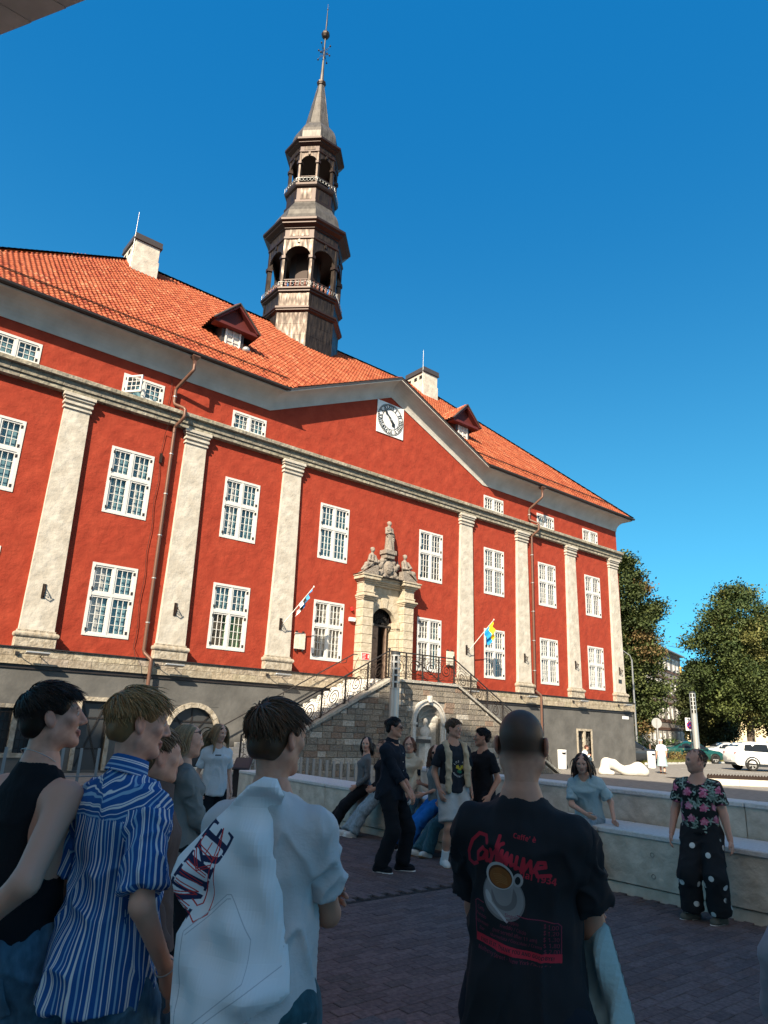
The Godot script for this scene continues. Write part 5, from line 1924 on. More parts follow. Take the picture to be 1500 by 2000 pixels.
func build_square():
	var g: Geo
	# long concrete bench along the court
	var b := thing("concrete_bench", "long pale concrete bench wall running beside the dark brick court", "bench")
	var z := 8.65
	var sec := [8.65, 11.9, 15.1, 17.62, 20.4, 24.0]
	for k in sec.size() - 1:
		var z0: float = sec[k] + 0.005
		var z1: float = sec[k + 1] - 0.005
		g = Geo.new()
		g.box(Vector3(-10.86, G + 0.13, z0), Vector3(-10.05, 0.352, z1))
		put("bench_body", g, M.concrete, b)
		g = Geo.new()
		g.box(Vector3(-10.845, G - 0.02, z0), Vector3(-10.07, G + 0.115, z1))
		put("plinth", g, M.concrete, b)
		g = Geo.new()
		g.cbox(Transform3D(Basis(), Vector3(-10.45, 0.385, (z0 + z1) / 2)), Vector3(0.85, 0.062, z1 - z0), 0.012)
		put("seat_slab", g, M.concrete_top, b)
		g = Geo.new()
		for e in 2:
			for yy in [0.2, -0.02]:
				var c := Vector3(-10.862, yy, lerpf(z0, z1, 0.25 + 0.5 * e))
				for q in 10:
					var a0 := TAU * q / 10
					var a1 := TAU * (q + 1) / 10
					g.quad(c + Vector3(0, sin(a0) * 0.018, cos(a0) * 0.018), c + Vector3(0, sin(a1) * 0.018, cos(a1) * 0.018), c + Vector3(-0.004, sin(a1) * 0.027, cos(a1) * 0.027), c + Vector3(-0.004, sin(a0) * 0.027, cos(a0) * 0.027))
		put("tie_hole", g, M.mortar, b)
	# higher wall behind it
	var w := thing("concrete_wall", "higher pale concrete wall standing behind the long bench", "wall")
	sec = [13.2, 16.55, 19.0, 24.0]
	for k in sec.size() - 1:
		var z0: float = sec[k] + 0.005
		var z1: float = sec[k + 1] - 0.005
		g = Geo.new()
		g.box(Vector3(-9.98, G - 0.02, z0), Vector3(-9.62, 0.735, z1))
		put("wall_panel", g, M.concrete, w)
		g = Geo.new()
		g.cbox(Transform3D(Basis(), Vector3(-9.80, 0.765, (z0 + z1) / 2)), Vector3(0.40, 0.055, z1 - z0), 0.01)
		put("cap_slab", g, M.concrete_top, w)
	g = Geo.new()
	g.tube([Vector3(-9.986, 0.5, 16.2), Vector3(-9.986, 0.42, 16.28), Vector3(-9.986, 0.36, 16.25), Vector3(-9.986, 0.26, 16.34)], 0.003, 3)
	put("crack", g, M.dark_void, w)
	# railing of upright flat bars
	for q in [[Vector3(-17.2, 0, 5.6), Vector3(-12.6, 0, 5.9), 13, "grey railing of upright flat bars before the basement windows"], [Vector3(-9.45, 0, 6.6), Vector3(-9.45, 0, 13.0), 26, "grey railing of upright flat bars behind the far end of the bench"]]:
		var f := thing("bar_railing", q[3], "railing")
		for k in q[2]:
			var p: Vector3 = (q[0] as Vector3).lerp(q[1], float(k) / (q[2] - 1))
			g = Geo.new()
			g.box(p + Vector3(-0.03, G, -0.012), p + Vector3(0.03, 0.70, 0.012))
			put("upright", g, M.grey_metal, f)
		g = Geo.new()
		g.tube([(q[0] as Vector3) + Vector3(0, 0.1, 0.02), (q[1] as Vector3) + Vector3(0, 0.1, 0.02)], 0.014, 5)
		put("lower_rail", g, M.grey_metal, f)
	# information desk at the end of the bench
	var d := thing("information_desk", "slanted black information panel on a leg at the far end of the bench", "information board", Vector3(-10.1, 0, 7.4), 0.9)
	g = Geo.new()
	g.obox(Transform3D(Basis(Vector3.BACK, 0.42), Vector3(0, 0.46, 0)), Vector3(0.55, 0.03, 0.4))
	put("panel", g, M.black_enamel, d)
	g = Geo.new()
	g.obox(Transform3D(Basis(Vector3.BACK, 0.42), Vector3(-0.006, 0.48, 0)), Vector3(0.48, 0.004, 0.33))
	put("panel_face", g, M.dark_metal, d)
	g = Geo.new()
	g.box(Vector3(-0.04, G, -0.2), Vector3(0.04, 0.45, 0.12))
	put("leg", g, M.iron, d)
	# lamp columns
	lamp_column(Vector3(-2.35, G, 3.75), 4.25, "grey lamp column before the stair wall, with a pierced head", 0.17)
	lamp_column(Vector3(28.0, G, -1.0), 4.7, "pale grey lamp column by the car park, with a slotted head", 0.20)
	# litter bins
	for q in [[Vector3(11.35, G, 0.62), "white cylindrical litter bin against the grey basement wall"], [Vector3(19.35, G, 0.75), "white cylindrical litter bin just past the corner of the town hall"]]:
		var bn := thing("litter_bin", q[1], "bin", q[0], 0.5, "")
		g = Geo.new()
		g.lathe([[0.205, 0.02], [0.21, 0.03], [0.225, 0.86], [0.225, 0.90], [0.21, 0.915], [0.0, 0.915]], 24)
		put("drum", g, M.white_enamel, bn)
		g = Geo.new()
		g.prism(PackedVector2Array([Vector2(-0.11, 0.80), Vector2(0.11, 0.80), Vector2(0.07, 0.70), Vector2(-0.07, 0.70)]), Transform3D(Basis(Vector3.UP, -1.0), Vector3.ZERO) * Transform3D(Basis(), Vector3(0, 0, 0.19)), 0.04)
		put("slot", g, M.dark_void, bn)
		g = Geo.new()
		g.lathe([[0.19, 0.0], [0.19, 0.03]], 20)
		put("foot", g, M.iron, bn)
	# white stone sculpture
	var sc := thing("stone_sculpture", "white carved stone sculpture like a reclining body, lying by the town hall corner", "sculpture", Vector3(11.2, G, 4.1), -0.66)
	job(blank("arched_stone", M.white_stone, sc), Vector3(-1.3, -0.05, -0.6), Vector3(0.35, 0.85, 0.6), 0.035, 0.16, [
		cp(Vector3(-1.0, 0.12, 0.1), Vector3(-0.78, 0.48, 0.0), 0.17, 0.21), cp(Vector3(-0.78, 0.48, 0), Vector3(-0.45, 0.46, -0.05), 0.22, 0.2), cp(Vector3(-0.45, 0.40, -0.05), Vector3(0.0, 0.2, 0.0), 0.2, 0.2), cp(Vector3(-1.0, 0.1, 0.12), Vector3(-0.62, 0.08, 0.3), 0.15, 0.1),
		pl(Vector3.DOWN, Vector3.ZERO)], {"smooth": 2})
	job(blank("rounded_stone", M.white_stone, sc), Vector3(-0.5, -0.05, -0.7), Vector3(1.35, 0.85, 0.75), 0.035, 0.2, [
		el(Vector3(0.3, 0.18, 0.1), Vector3(0.52, 0.27, 0.36)), el(Vector3(0.66, 0.30, 0.05), Vector3(0.30, 0.30, 0.32)), el(Vector3(0.88, 0.16, 0.1), Vector3(0.24, 0.2, 0.28)), pl(Vector3.DOWN, Vector3.ZERO)], {"smooth": 2})
	# planter edge with a serrated rusty strip
	var kb := thing("planter_edge", "beige stone planter edge topped by a serrated rusty metal strip", "planter")
	var p0 := Vector3(9.9, G, 8.6)
	var dv := Vector3(0.80, 0, 0.60)
	for k in 7:
		g = Geo.new()
		g.cbox(Transform3D(Basis(dv, Vector3.UP, dv.cross(Vector3.UP)), p0 + dv * (0.6 + k * 1.2) + Vector3(0, 0.12, 0)), Vector3(1.19, 0.24, 0.40), 0.015)
		put("edge_stone", g, M.limestone_plain, kb)
	g = Geo.new()
	var tt := Transform3D(Basis(dv, Vector3.UP, dv.cross(Vector3.UP)), p0)
	var zig := PackedVector2Array([Vector2(0, 0.24)])
	for k in 70:
		zig.push_back(Vector2(k * 0.12, 0.36)); zig.push_back(Vector2(k * 0.12 + 0.07, 0.42)); zig.push_back(Vector2(k * 0.12 + 0.11, 0.36))
	zig.push_back(Vector2(8.4, 0.24))
	g.prism(zig, tt, 0.02)
	put("rusty_strip", g, M.iron_rust, kb)
	g = Geo.new()
	g.quad(p0 + Vector3(0, 0.2, 0), p0 + dv * 8.4 + Vector3(0, 0.2, 0), p0 + dv * 8.4 + Vector3(2.4, 0.2, -3.2), p0 + Vector3(2.4, 0.2, -3.2))
	put("planter_soil", g, M.asphalt, kb)


func lamp_column(at: Vector3, h: float, label: String, r: float):
	var c := thing("lamp_column", label, "street lamp", at)
	var g := Geo.new()
	g.lathe([[r * 1.25, 0.0], [r * 1.25, 0.03], [r, 0.05], [r, h * 0.70]], 20)
	put("column", g, M.light_metal, c)
	g = Geo.new()
	var y0 := h * 0.70
	g.lathe([[r * 0.35, y0], [r * 0.35, h - 0.1]], 10)
	put("lamp_core", g, M.dark_metal, c)
	for k in 6:                                             # pierced head: ribs and rings
		g = Geo.new()
		var a := TAU * k / 6
		g.obox(Transform3D(Basis(Vector3.UP, a), Vector3(sin(a) * r * 0.93, (y0 + h - 0.08) / 2, cos(a) * r * 0.93)), Vector3(r * 0.34, h - 0.08 - y0, 0.02))
		put("rib", g, M.light_metal, c)
	for k in 6:
		g = Geo.new()
		var y := lerpf(y0, h - 0.12, k / 5.0)
		g.lathe([[r * 0.86, y - 0.03], [r, y - 0.03], [r, y + 0.03], [r * 0.86, y + 0.03]], 20)
		put("ring", g, M.light_metal, c)
	g = Geo.new()
	g.lathe([[r * 0.9, h - 0.12], [r * 1.02, h - 0.1], [r * 1.02, h], [0.0, h + 0.02]], 20)
	put("cap", g, M.dark_metal, c)


# ---------------------------------------------------------------- street beyond the corner
func build_street():
	var g := Geo.new()
	g.quad(Vector3(23.9, G + 0.006, -2.3), Vector3(39.0, G + 0.006, -3.6), Vector3(60, G + 0.006, -13), Vector3(27.5, G + 0.006, -9.5))
	stuff(structure("grass", g, M.grass))
	g = Geo.new()
	for q in [[Vector3(23.9, 0, -2.3), Vector3(39.0, 0, -3.6)]]:
		var d: Vector3 = q[1] - q[0]
		g.obox(Transform3D(Basis(Vector3.UP, -atan2(d.z, d.x)), (q[0] + q[1]) / 2 + Vector3(0, G + 0.06, 0)), Vector3(d.length(), 0.12, 0.16))
	structure("kerb", g, M.concrete_top)
	g = Geo.new()
	for q in [[Vector3(22.2, 0, 0.9), Vector3(24.4, 0, 2.6)], [Vector3(21.5, 0, 3.4), Vector3(23.6, 0, 5.0)], [Vector3(33, 0, -1.2), Vector3(36, 0, 1.2)]]:
		var d: Vector3 = (q[1] - q[0])
		var n := Vector3(-d.z, 0, d.x).normalized() * 0.06
		var y := Vector3(0, G + 0.005, 0)
		g.quad(q[0] + n + y, q[1] + n + y, q[1] - n + y, q[0] - n + y)
	structure("road_markings", g, M.white_paint)
	# tufts of longer grass and low shrubs on the verge
	var blades := Geo.new()
	for k in 9:
		var a := TAU * k / 9 + k
		var d := Vector3(cos(a), 0, sin(a))
		var p := d * 0.05
		blades.tri(p + d.rotated(Vector3.UP, 1.57) * 0.012, p - d.rotated(Vector3.UP, 1.57) * 0.012, p + d * 0.09 + Vector3(0, 0.16 + 0.04 * (k % 3), 0))
	blades.colored = true
	var xf := []
	var cols := []
	for k in 2600:
		var u := rng.randf()
		var v := rng.randf()
		var p := Vector3(lerpf(23.9, 39.0, u), G + 0.01, lerpf(-2.3, -3.6, u)).lerp(Vector3(lerpf(27.5, 60, u), G, lerpf(-9.5, -13, u)), v * v)
		xf.push_back(Transform3D(Basis(Vector3.UP, rng.randf() * TAU).scaled(Vector3.ONE * rng.randf_range(0.7, 1.5)), p))
		cols.push_back(Color(0.10, 0.12, 0.03).lerp(Color(0.19, 0.17, 0.06), rng.randf()))
	stuff(multi("grass_tufts", blades.mesh(), M.leaf, xf, cols, self))
	leafy("verge_shrub", "rusty orange low shrub on the grass verge behind the pedestrian", "shrub", Vector3(29.6, G, -3.6), [[Vector3(0, 0.35, 0), Vector3(1.3, 0.45, 0.8)], [Vector3(1.6, 0.3, 0.5), Vector3(0.9, 0.4, 0.6)]], 260, 0.16, [Color(0.20, 0.12, 0.045), Color(0.13, 0.13, 0.04)], 3)
	leafy("dark_hedge", "dark green hedge at the foot of the apartment block, left of the white-dressed pedestrian", "hedge", Vector3(29.5, G, -7.6), [[Vector3(0, 0.9, 0), Vector3(2.6, 1.2, 1.2)], [Vector3(-2.5, 1.1, -0.6), Vector3(2.2, 1.3, 1.2)]], 620, 0.22, [Color(0.022, 0.034, 0.014), Color(0.045, 0.06, 0.022)], 4)
	leafy("light_hedge", "bright green hedge behind the dark green car", "hedge", Vector3(40.5, G, -11.5), [[Vector3(-2.0, 0.9, 0), Vector3(2.8, 1.0, 1.0)], [Vector3(2.2, 0.8, 0.6), Vector3(2.6, 0.9, 1.0)]], 420, 0.22, [Color(0.06, 0.105, 0.022), Color(0.10, 0.15, 0.035)], 5)
	# trees
	tree("maple_tree", "tall maple with browning crown rising directly behind the town hall corner", Vector3(36.2, G, -10.5), 17.3, 3.0, 0.28, 6, [Color(0.030, 0.048, 0.014), Color(0.075, 0.092, 0.024), Color(0.16, 0.10, 0.04)], 2.2, 0)
	tree("maple_tree", "broad green maple at the right edge, standing over the car park", Vector3(50.2, G, -7.2), 16.0, 4.7, 0.36, 7, [Color(0.030, 0.052, 0.014), Color(0.078, 0.100, 0.026), Color(0.13, 0.125, 0.036)], 3.4, 1)
	tree("maple_tree", "dark maple half hidden beyond the right edge, behind the broad one", Vector3(61.0, G, -8.5), 15.0, 5.5, 0.34, 8, [Color(0.028, 0.046, 0.014), Color(0.066, 0.084, 0.024), Color(0.10, 0.11, 0.03)], 3.0, 2)
	tree("young_tree", "slim dark tree between the apartment block and the pale lamp column", Vector3(61.3, G, -17.2), 10.0, 2.3, 0.16, 9, [Color(0.038, 0.056, 0.024), Color(0.075, 0.092, 0.034), Color(0.08, 0.09, 0.03)], 1.5, 3)
	tree("young_tree", "small tree in front of the pale yellow house", Vector3(68.3, G, -19.5), 8.0, 2.6, 0.14, 10, [Color(0.04, 0.062, 0.024), Color(0.085, 0.10, 0.034), Color(0.09, 0.10, 0.03)], 1.4, 4)
	for k in 5:
		tree("far_tree", ["far bushy tree behind the yellow house, first from the apartment block", "far bushy tree behind the yellow house, second from the apartment block", "far bushy tree behind the yellow house, third from the apartment block", "far bushy tree behind the yellow house, fourth from the apartment block", "far bushy tree behind the yellow house, beyond the right edge"][k],
			Vector3(96.0 + k * 5.5, G, -46.0 + k * 6.5), 11.0 + (k % 3) * 2.0, 4.5, 0.25, 20 + k, [Color(0.04, 0.058, 0.026), Color(0.075, 0.09, 0.036), Color(0.08, 0.09, 0.03)], 2.0, 5)
	added_cream_house()
	apartment()
	yellow_house()
	# street lamp with a bent arm
	var l := thing("street_lamp", "tall slim street lamp with a bent arm, beside the town hall corner", "street lamp", Vector3(30.6, G, -6.9))
	g = Geo.new()
	g.tube([Vector3.ZERO, Vector3(0, 4.0, 0), Vector3(0, 7.3, 0)], [0.085, 0.075, 0.06], 8)
	put("pole", g, M.grey_metal, l)
	g = Geo.new()
	g.tube([Vector3(0, 7.2, 0), Vector3(-0.1, 7.6, -0.08), Vector3(-0.5, 7.95, -0.4), Vector3(-1.1, 8.1, -0.9)], 0.04, 7)
	put("arm", g, M.grey_metal, l)
	g = Geo.new()
	g.cbox(Transform3D(Basis(Vector3.UP, -0.68), Vector3(-1.3, 8.08, -1.06)), Vector3(0.6, 0.10, 0.24), 0.03)
	put("lamp_head", g, M.grey_metal, l)
	# signs
	var s := thing("no_stopping_sign", "white rectangular sign with a blue and red no stopping disc beside the pale lamp column", "sign", Vector3(29.7, G, -2.2), -0.62)
	g = Geo.new()
	g.tube([Vector3.ZERO, Vector3(0, 3.0, 0)], 0.035, 8)
	put("pole", g, M.light_metal, s)
	g = Geo.new()
	g.cbox(Transform3D(Basis(), Vector3(-0.05, 2.62, 0.05)), Vector3(0.62, 0.86, 0.02), 0.004)
	put("board", g, M.white_enamel, s)
	var dc := func(r0, r1, zz): 
		var q := Geo.new()
		for k in 28:
			var a0 := TAU * k / 28
			var a1 := TAU * (k + 1) / 28
			q.quad(Vector3(-0.05 + sin(a1) * r0, 2.55 + cos(a1) * r0, zz), Vector3(-0.05 + sin(a0) * r0, 2.55 + cos(a0) * r0, zz), Vector3(-0.05 + sin(a0) * r1, 2.55 + cos(a0) * r1, zz), Vector3(-0.05 + sin(a1) * r1, 2.55 + cos(a1) * r1, zz))
		return q
	put("blue_disc", dc.call(0.0, 0.2, 0.064), M.sign_blue, s)
	put("red_ring", dc.call(0.2, 0.25, 0.066), M.sign_red, s)
	g = Geo.new()
	for a in [PI / 4, -PI / 4]:
		g.obox(Transform3D(Basis(Vector3.BACK, a), Vector3(-0.05, 2.55, 0.068 if a > 0 else 0.0705)), Vector3(0.40, 0.05, 0.004))
	put("red_cross", g, M.sign_red, s)
	g = Geo.new()
	for k in 4:
		g.box(Vector3(-0.22 + k * 0.09, 2.90, 0.06), Vector3(-0.16 + k * 0.09, 2.98, 0.064))
	put("sign_letters", g, M.black_enamel, s)
	s = thing("round_sign", "grey back of a round road sign on a pole behind the white-dressed pedestrian", "sign", Vector3(21.7, G, -0.1), 2.4)
	g = Geo.new()
	g.tube([Vector3.ZERO, Vector3(0, 2.75, 0)], 0.04, 8)
	put("pole", g, M.light_metal, s)
	g = Geo.new()
	g.lathe([[0.0, -0.01], [0.3, -0.01], [0.3, 0.01], [0.0, 0.01]], 20)
	put("disc", g, M.light_metal, s, Transform3D(Basis(Vector3.RIGHT, PI / 2), Vector3(0, 2.5, 0.06)))
	g = Geo.new()
	g.tube([Vector3(0, 0, 0), Vector3(0.02, 1.25, 0)], 0.05, 7)
	tag(put("wooden_post", g, M.wood_door, self, Transform3D(Basis(), Vector3(25.0, G, -2.6))), "brown wooden post at the edge of the grass verge", "post")
	# overhead wires
	g = Geo.new()
	for q in [[Vector3(62, 12.0, -21), Vector3(95, 9.0, 10)], [Vector3(72, 11.2, -24), Vector3(100, 8.5, 10)]]:
		var pts := []
		for k in 12:
			var t := k / 11.0
			pts.push_back((q[0] as Vector3).lerp(q[1], t) - Vector3(0, 1.2 * sin(t * PI), 0))
		g.tube(pts, 0.025, 4)
	tag(put("overhead_wires", g, M.iron), "thin dark overhead wires crossing the sky between apartment block and maple", "wires")
	# cars
	var wc := car("white_suv", "white crossover car with black wheel arches, parked nearest at the right edge", Vector3(27.3, G, 3.6), Vector3(0.80, 0, 0.60), lin(0.80, 0.80, 0.79), 1)
	car("green_car", "dark green saloon car parked behind the grass verge", Vector3(33.5, G, -4.3), Vector3(0.80, 0, 0.60), lin(0.008, 0.055, 0.048), 0)
	car("silver_car", "silver saloon car parked behind the white one", Vector3(41.6, G, -5.2), Vector3(0.80, 0, 0.60), lin(0.44, 0.46, 0.47), 0)
	car("silver_car", "silver hatchback car parked at the far right under the maple", Vector3(47.0, G, -3.2), Vector3(0.80, 0, 0.60), lin(0.50, 0.52, 0.54), 1)
	car("dark_car", "dark car half hidden behind the litter bin at the corner", Vector3(24.3, G, -3.8), Vector3(0.70, 0, 0.71), lin(0.018, 0.022, 0.028), 0)


func leafy(called: String, label: String, cat: String, at: Vector3, lobes: Array, n: int, size: float, cols: Array, sd: int):
	var r := RandomNumberGenerator.new()
	r.seed = sd
	var t := thing(called, label, cat, at)
	var g := Geo.new()
	for lb in lobes:
		var c: Vector3 = lb[0]
		for k in 4:
			var d := Vector3(r.randf_range(-0.5, 0.5) * lb[1].x, 0, r.randf_range(-0.5, 0.5) * lb[1].z)
			g.tube([Vector3(c.x, 0, c.z) + d * 0.3, c + d], [0.03, 0.01], 4)
	put("stems", g, M.bark, t)
	var xf := []
	var cc := []
	for k in n:
		var lb: Array = lobes[k % lobes.size()]
		var d := Vector3(r.randfn(), r.randfn(), r.randfn()).normalized() * pow(r.randf(), 0.3)
		var p: Vector3 = lb[0] + d * lb[1] * r.randf_range(0.8, 1.1)
		if p.y < 0.03:
			p.y = r.randf() * 0.2
		xf.push_back(Transform3D(Basis.from_euler(Vector3(r.randf_range(-0.7, 0.7), r.randf() * TAU, r.randf_range(-0.7, 0.7))).scaled(Vector3.ONE * size * r.randf_range(0.7, 1.3)), p))
		cc.push_back(cols[0].lerp(cols[1], r.randf()))
	stuff(multi("foliage", leaf_spray(), M.leaf, xf, cc, t))


var spray: ArrayMesh


func leaf_spray() -> ArrayMesh:
	# a spray of about a dozen pointed leaves spread through a unit ball
	if spray:
		return spray
	var r := RandomNumberGenerator.new()
	r.seed = 77
	var g := Geo.new()
	g.colored = true
	for k in 14:
		var c := Vector3(r.randfn(), r.randfn() * 0.8, r.randfn()) * 0.55
		var b := Basis.from_euler(Vector3(r.randf_range(-1.0, 1.0), r.randf() * TAU, r.randf_range(-1.0, 1.0)))
		var s := r.randf_range(0.34, 0.55)
		var t := r.randf_range(0.75, 1.2)
		g.col = Color(t, t, t)
		var p := [c + b * Vector3(0, 0, -s * 0.5), c + b * Vector3(s * 0.42, 0.05 * s, -s * 0.05), c + b * Vector3(0, 0.0, s * 0.6), c + b * Vector3(-s * 0.42, 0.05 * s, -s * 0.05)]
		var n := b * Vector3.UP
		var nn := (n + c.normalized() * 0.6).normalized()
		for e in [0, 1, 2, 0, 2, 3]:
			g.vert(p[e], nn)
	spray = g.mesh()
	return spray


func tree(called: String, label: String, at: Vector3, h: float, rad: float, tr: float, sd: int, cols: Array, clear: float, kind: int):
	var r := RandomNumberGenerator.new()
	r.seed = sd * 31 + 5
	var t := thing(called, label, "tree", at)
	var g := Geo.new()
	var lean := Vector3(r.randf_range(-0.3, 0.3), 0, r.randf_range(-0.3, 0.3))
	var top := Vector3(lean.x, h * 0.72, lean.z)
	g.tube([Vector3(0, -0.1, 0), Vector3(0.02, 0.4, 0), lean * 0.3 + Vector3(0, h * 0.25, 0), lean * 0.7 + Vector3(0, h * 0.5, 0), top], [tr * 1.4, tr, tr * 0.8, tr * 0.5, tr * 0.15], 9)
	put("trunk", g, M.bark, t)
	var tips := []
	var nb := 16 if kind < 5 else 8
	g = Geo.new()
	for k in nb:
		var f := lerpf(clear / h, 0.72, (k + 0.5) / nb)
		var a := k * 2.4 + r.randf()
		var prof := sin(PI * clampf((f * h - clear * 0.6) / (h - clear * 0.6) * 0.92 + 0.10, 0, 1))
		var L := rad * (0.55 + 0.5 * prof) * r.randf_range(0.8, 1.1)
		var b := lean * f + Vector3(0, h * f, 0)
		var d := Vector3(cos(a), 0, sin(a))
		var e := b + d * L * 0.85 + Vector3(0, L * r.randf_range(0.25, 0.55), 0)
		var mid := b.lerp(e, 0.5) + Vector3(0, L * 0.08, 0)
		g.tube([b, mid, e], [tr * 0.32, tr * 0.2, tr * 0.06], 5)
		for q in 5:
			var s := b.lerp(e, 0.35 + 0.15 * q) + Vector3(r.randfn(), r.randfn() * 0.6, r.randfn()) * rad * 0.13
			tips.push_back(s)
	put("limbs", g, M.bark, t)
	# clumps of leaf sprays through the crown's volume, thicker outside, with gaps
	for k in int(nb * 6.5):
		var v := r.randf()
		var yy := lerpf(clear, h * 0.97, v)
		var wid := rad * pow(sin(PI * clampf(v * 0.86 + 0.12, 0, 1)), 0.7) * (1.0 if v < 0.75 else 0.95)
		var a := r.randf() * TAU
		var lump := 1.0 + 0.16 * sin(a * 3.0 + yy * 0.9 + sd) + 0.12 * sin(a * 5.0 - yy * 1.7)
		tips.push_back(Vector3(cos(a), 0, sin(a)) * wid * lump * sqrt(r.randf_range(0.25, 1.0)) + Vector3(lean.x * v, yy, lean.z * v))
	var xf := []
	var cc := []
	var leaf := 0.40 if kind < 2 else 0.42
	if kind == 5:
		leaf = 0.6
	for c in tips:
		var cs := rad * r.randf_range(0.15, 0.25)
		var tone := r.randf()
		var col: Color = cols[0].lerp(cols[1], tone)
		if r.randf() < 0.09:
			col = col.lerp(cols[2], 0.8)
		var n := 30 if kind < 5 else 14
		for k in n:
			var d := Vector3(r.randfn(), r.randfn() * 0.75, r.randfn()) * cs * 0.62
			xf.push_back(Transform3D(Basis.from_euler(Vector3(r.randf_range(-0.5, 0.5), r.randf() * TAU, r.randf_range(-0.5, 0.5))).scaled(Vector3.ONE * leaf * r.randf_range(0.75, 1.3)), c + d))
			var m := r.randf_range(0.8, 1.2)
			cc.push_back(Color(col.r * m, col.g * m, col.b * m))
	var cr := multi("crown", leaf_spray(), M.leaf, xf, cc, t)
	stuff(cr)


func apartment():
	# four-storey grey brick block seen obliquely, its right end with yellow downpipes and a ladder
	var b := thing("apartment_block", "four storey grey brick apartment block with brown brick bands behind the maple", "building", Vector3(73.0, G, -25.4), 0.0)
	var ux := Vector3(-0.96, 0, 0.28).normalized()          # along the facade, to the left
	var out := Vector3(-0.37, 0, -0.93) * -1.0
	out = Vector3(-ux.z, 0, ux.x) * -1.0
	if out.dot(Vector3(-18.7, 0, 23) - Vector3(73, 0, -25)) < 0:
		out = -out
	var bs := Basis(ux, Vector3.UP, ux.cross(Vector3.UP))
	if bs.z.dot(out) < 0:
		bs = Basis(-ux, Vector3.UP, (-ux).cross(Vector3.UP))
	var sgn := 1.0 if bs.x.dot(ux) > 0 else -1.0
	b.basis = bs
	var L := 46.0
	var H := 12.0
	var x0 := minf(0.0, L * sgn)
	var x1 := maxf(0.0, L * sgn)
	var holes := []
	for f in 4:
		for k in 17:
			var cx := sgn * (2.2 + k * 2.0 + 0.7 * (k / 2))
			if absf(cx) < L - 1.5:
				holes.append([cx - 0.62, cx + 0.62, 1.0 + f * 3.0 - 0.2, 1.0 + f * 3.0 + 1.35])
	var g := Geo.new()
	wall_sheet(g, x0, x1, -0.1, H, 0.0, holes, 0.25)
	g.quad(Vector3(x0, -0.1, -11), Vector3(x0, -0.1, 0), Vector3(x0, H, 0), Vector3(x0, H, -11))
	g.quad(Vector3(x1, -0.1, 0), Vector3(x1, -0.1, -11), Vector3(x1, H, -11), Vector3(x1, H, 0))
	g.quad(Vector3(x1, -0.1, -11), Vector3(x0, -0.1, -11), Vector3(x0, H, -11), Vector3(x1, H, -11))
	put("wall", g, M.apt_brick, b)
	g = Geo.new()
	for f in 4:
		for y in [0.45, 0.62, 2.55, 2.72]:
			g.box(Vector3(x0, f * 3.0 + y - 0.06, -0.05), Vector3(x1, f * 3.0 + y + 0.05, 0.05))
	put("brick_bands", g, M.apt_band, b)
	g = Geo.new()
	g.prism(PackedVector2Array([Vector2(0.6, H), Vector2(0.6, H + 0.15), Vector2(-5.5, H + 2.2), Vector2(-11.6, H + 0.15), Vector2(-11.6, H)]), Transform3D(Basis(Vector3(0, 0, 1), Vector3.UP, Vector3(-1, 0, 0)), Vector3(x1 + 0.3, 0, 0)), x1 - x0 + 0.6)
	put("roof", g, M.apt_roof, b)
	for h in holes:
		var w := group_node("window", b)
		g = Geo.new()
		g.quad(Vector3(h[0], h[2], -0.2), Vector3(h[1], h[2], -0.2), Vector3(h[1], h[3], -0.2), Vector3(h[0], h[3], -0.2))
		put("pane", g, M.iron_plate, w)
		g = Geo.new()
		for q in [[h[0], h[0] + 0.26, h[2], h[3]], [h[1] - 0.26, h[1], h[2], h[3]], [h[0] + 0.26, h[1] - 0.26, h[3] - 0.16, h[3]], [(h[0] + h[1]) / 2 - 0.05, (h[0] + h[1]) / 2 + 0.05, h[2], h[3] - 0.16]]:
			g.box(Vector3(q[0], q[2], -0.19), Vector3(q[1], q[3], 0.02))
		put("frame", g, M.white_paint, w)
		g = Geo.new()
		g.box(Vector3(h[0] - 0.05, h[2] - 0.12, -0.1), Vector3(h[1] + 0.05, h[2] - 0.01, 0.08))
		put("sill", g, M.iron, w)
	g = Geo.new()
	g.box(Vector3(-0.05 if sgn > 0 else -0.62, -0.1, 0.02), Vector3(0.62 if sgn > 0 else 0.05, H - 1.2, 0.14))
	put("yellow_pipe_boxing", g, M.apt_yellow, b)
	g = Geo.new()
	for k in 2:
		g.tube([Vector3(-sgn * (0.35 + k * 0.4), 0.5, -0.2), Vector3(-sgn * (0.35 + k * 0.4), H + 0.5, -0.2)], 0.05, 5)
	for k in 14:
		g.tube([Vector3(-sgn * 0.35, 0.9 + k * 0.85, -0.2), Vector3(-sgn * 0.75, 0.9 + k * 0.85, -0.2)], 0.03, 4)
	for f in 4:
		g.tube([Vector3(-sgn * 0.9, 2.6 + f * 3.0, 0.2), Vector3(sgn * 0.9, 2.6 + f * 3.0, 0.2)], 0.05, 4)
	put("fire_ladder", g, M.iron_rust, b)


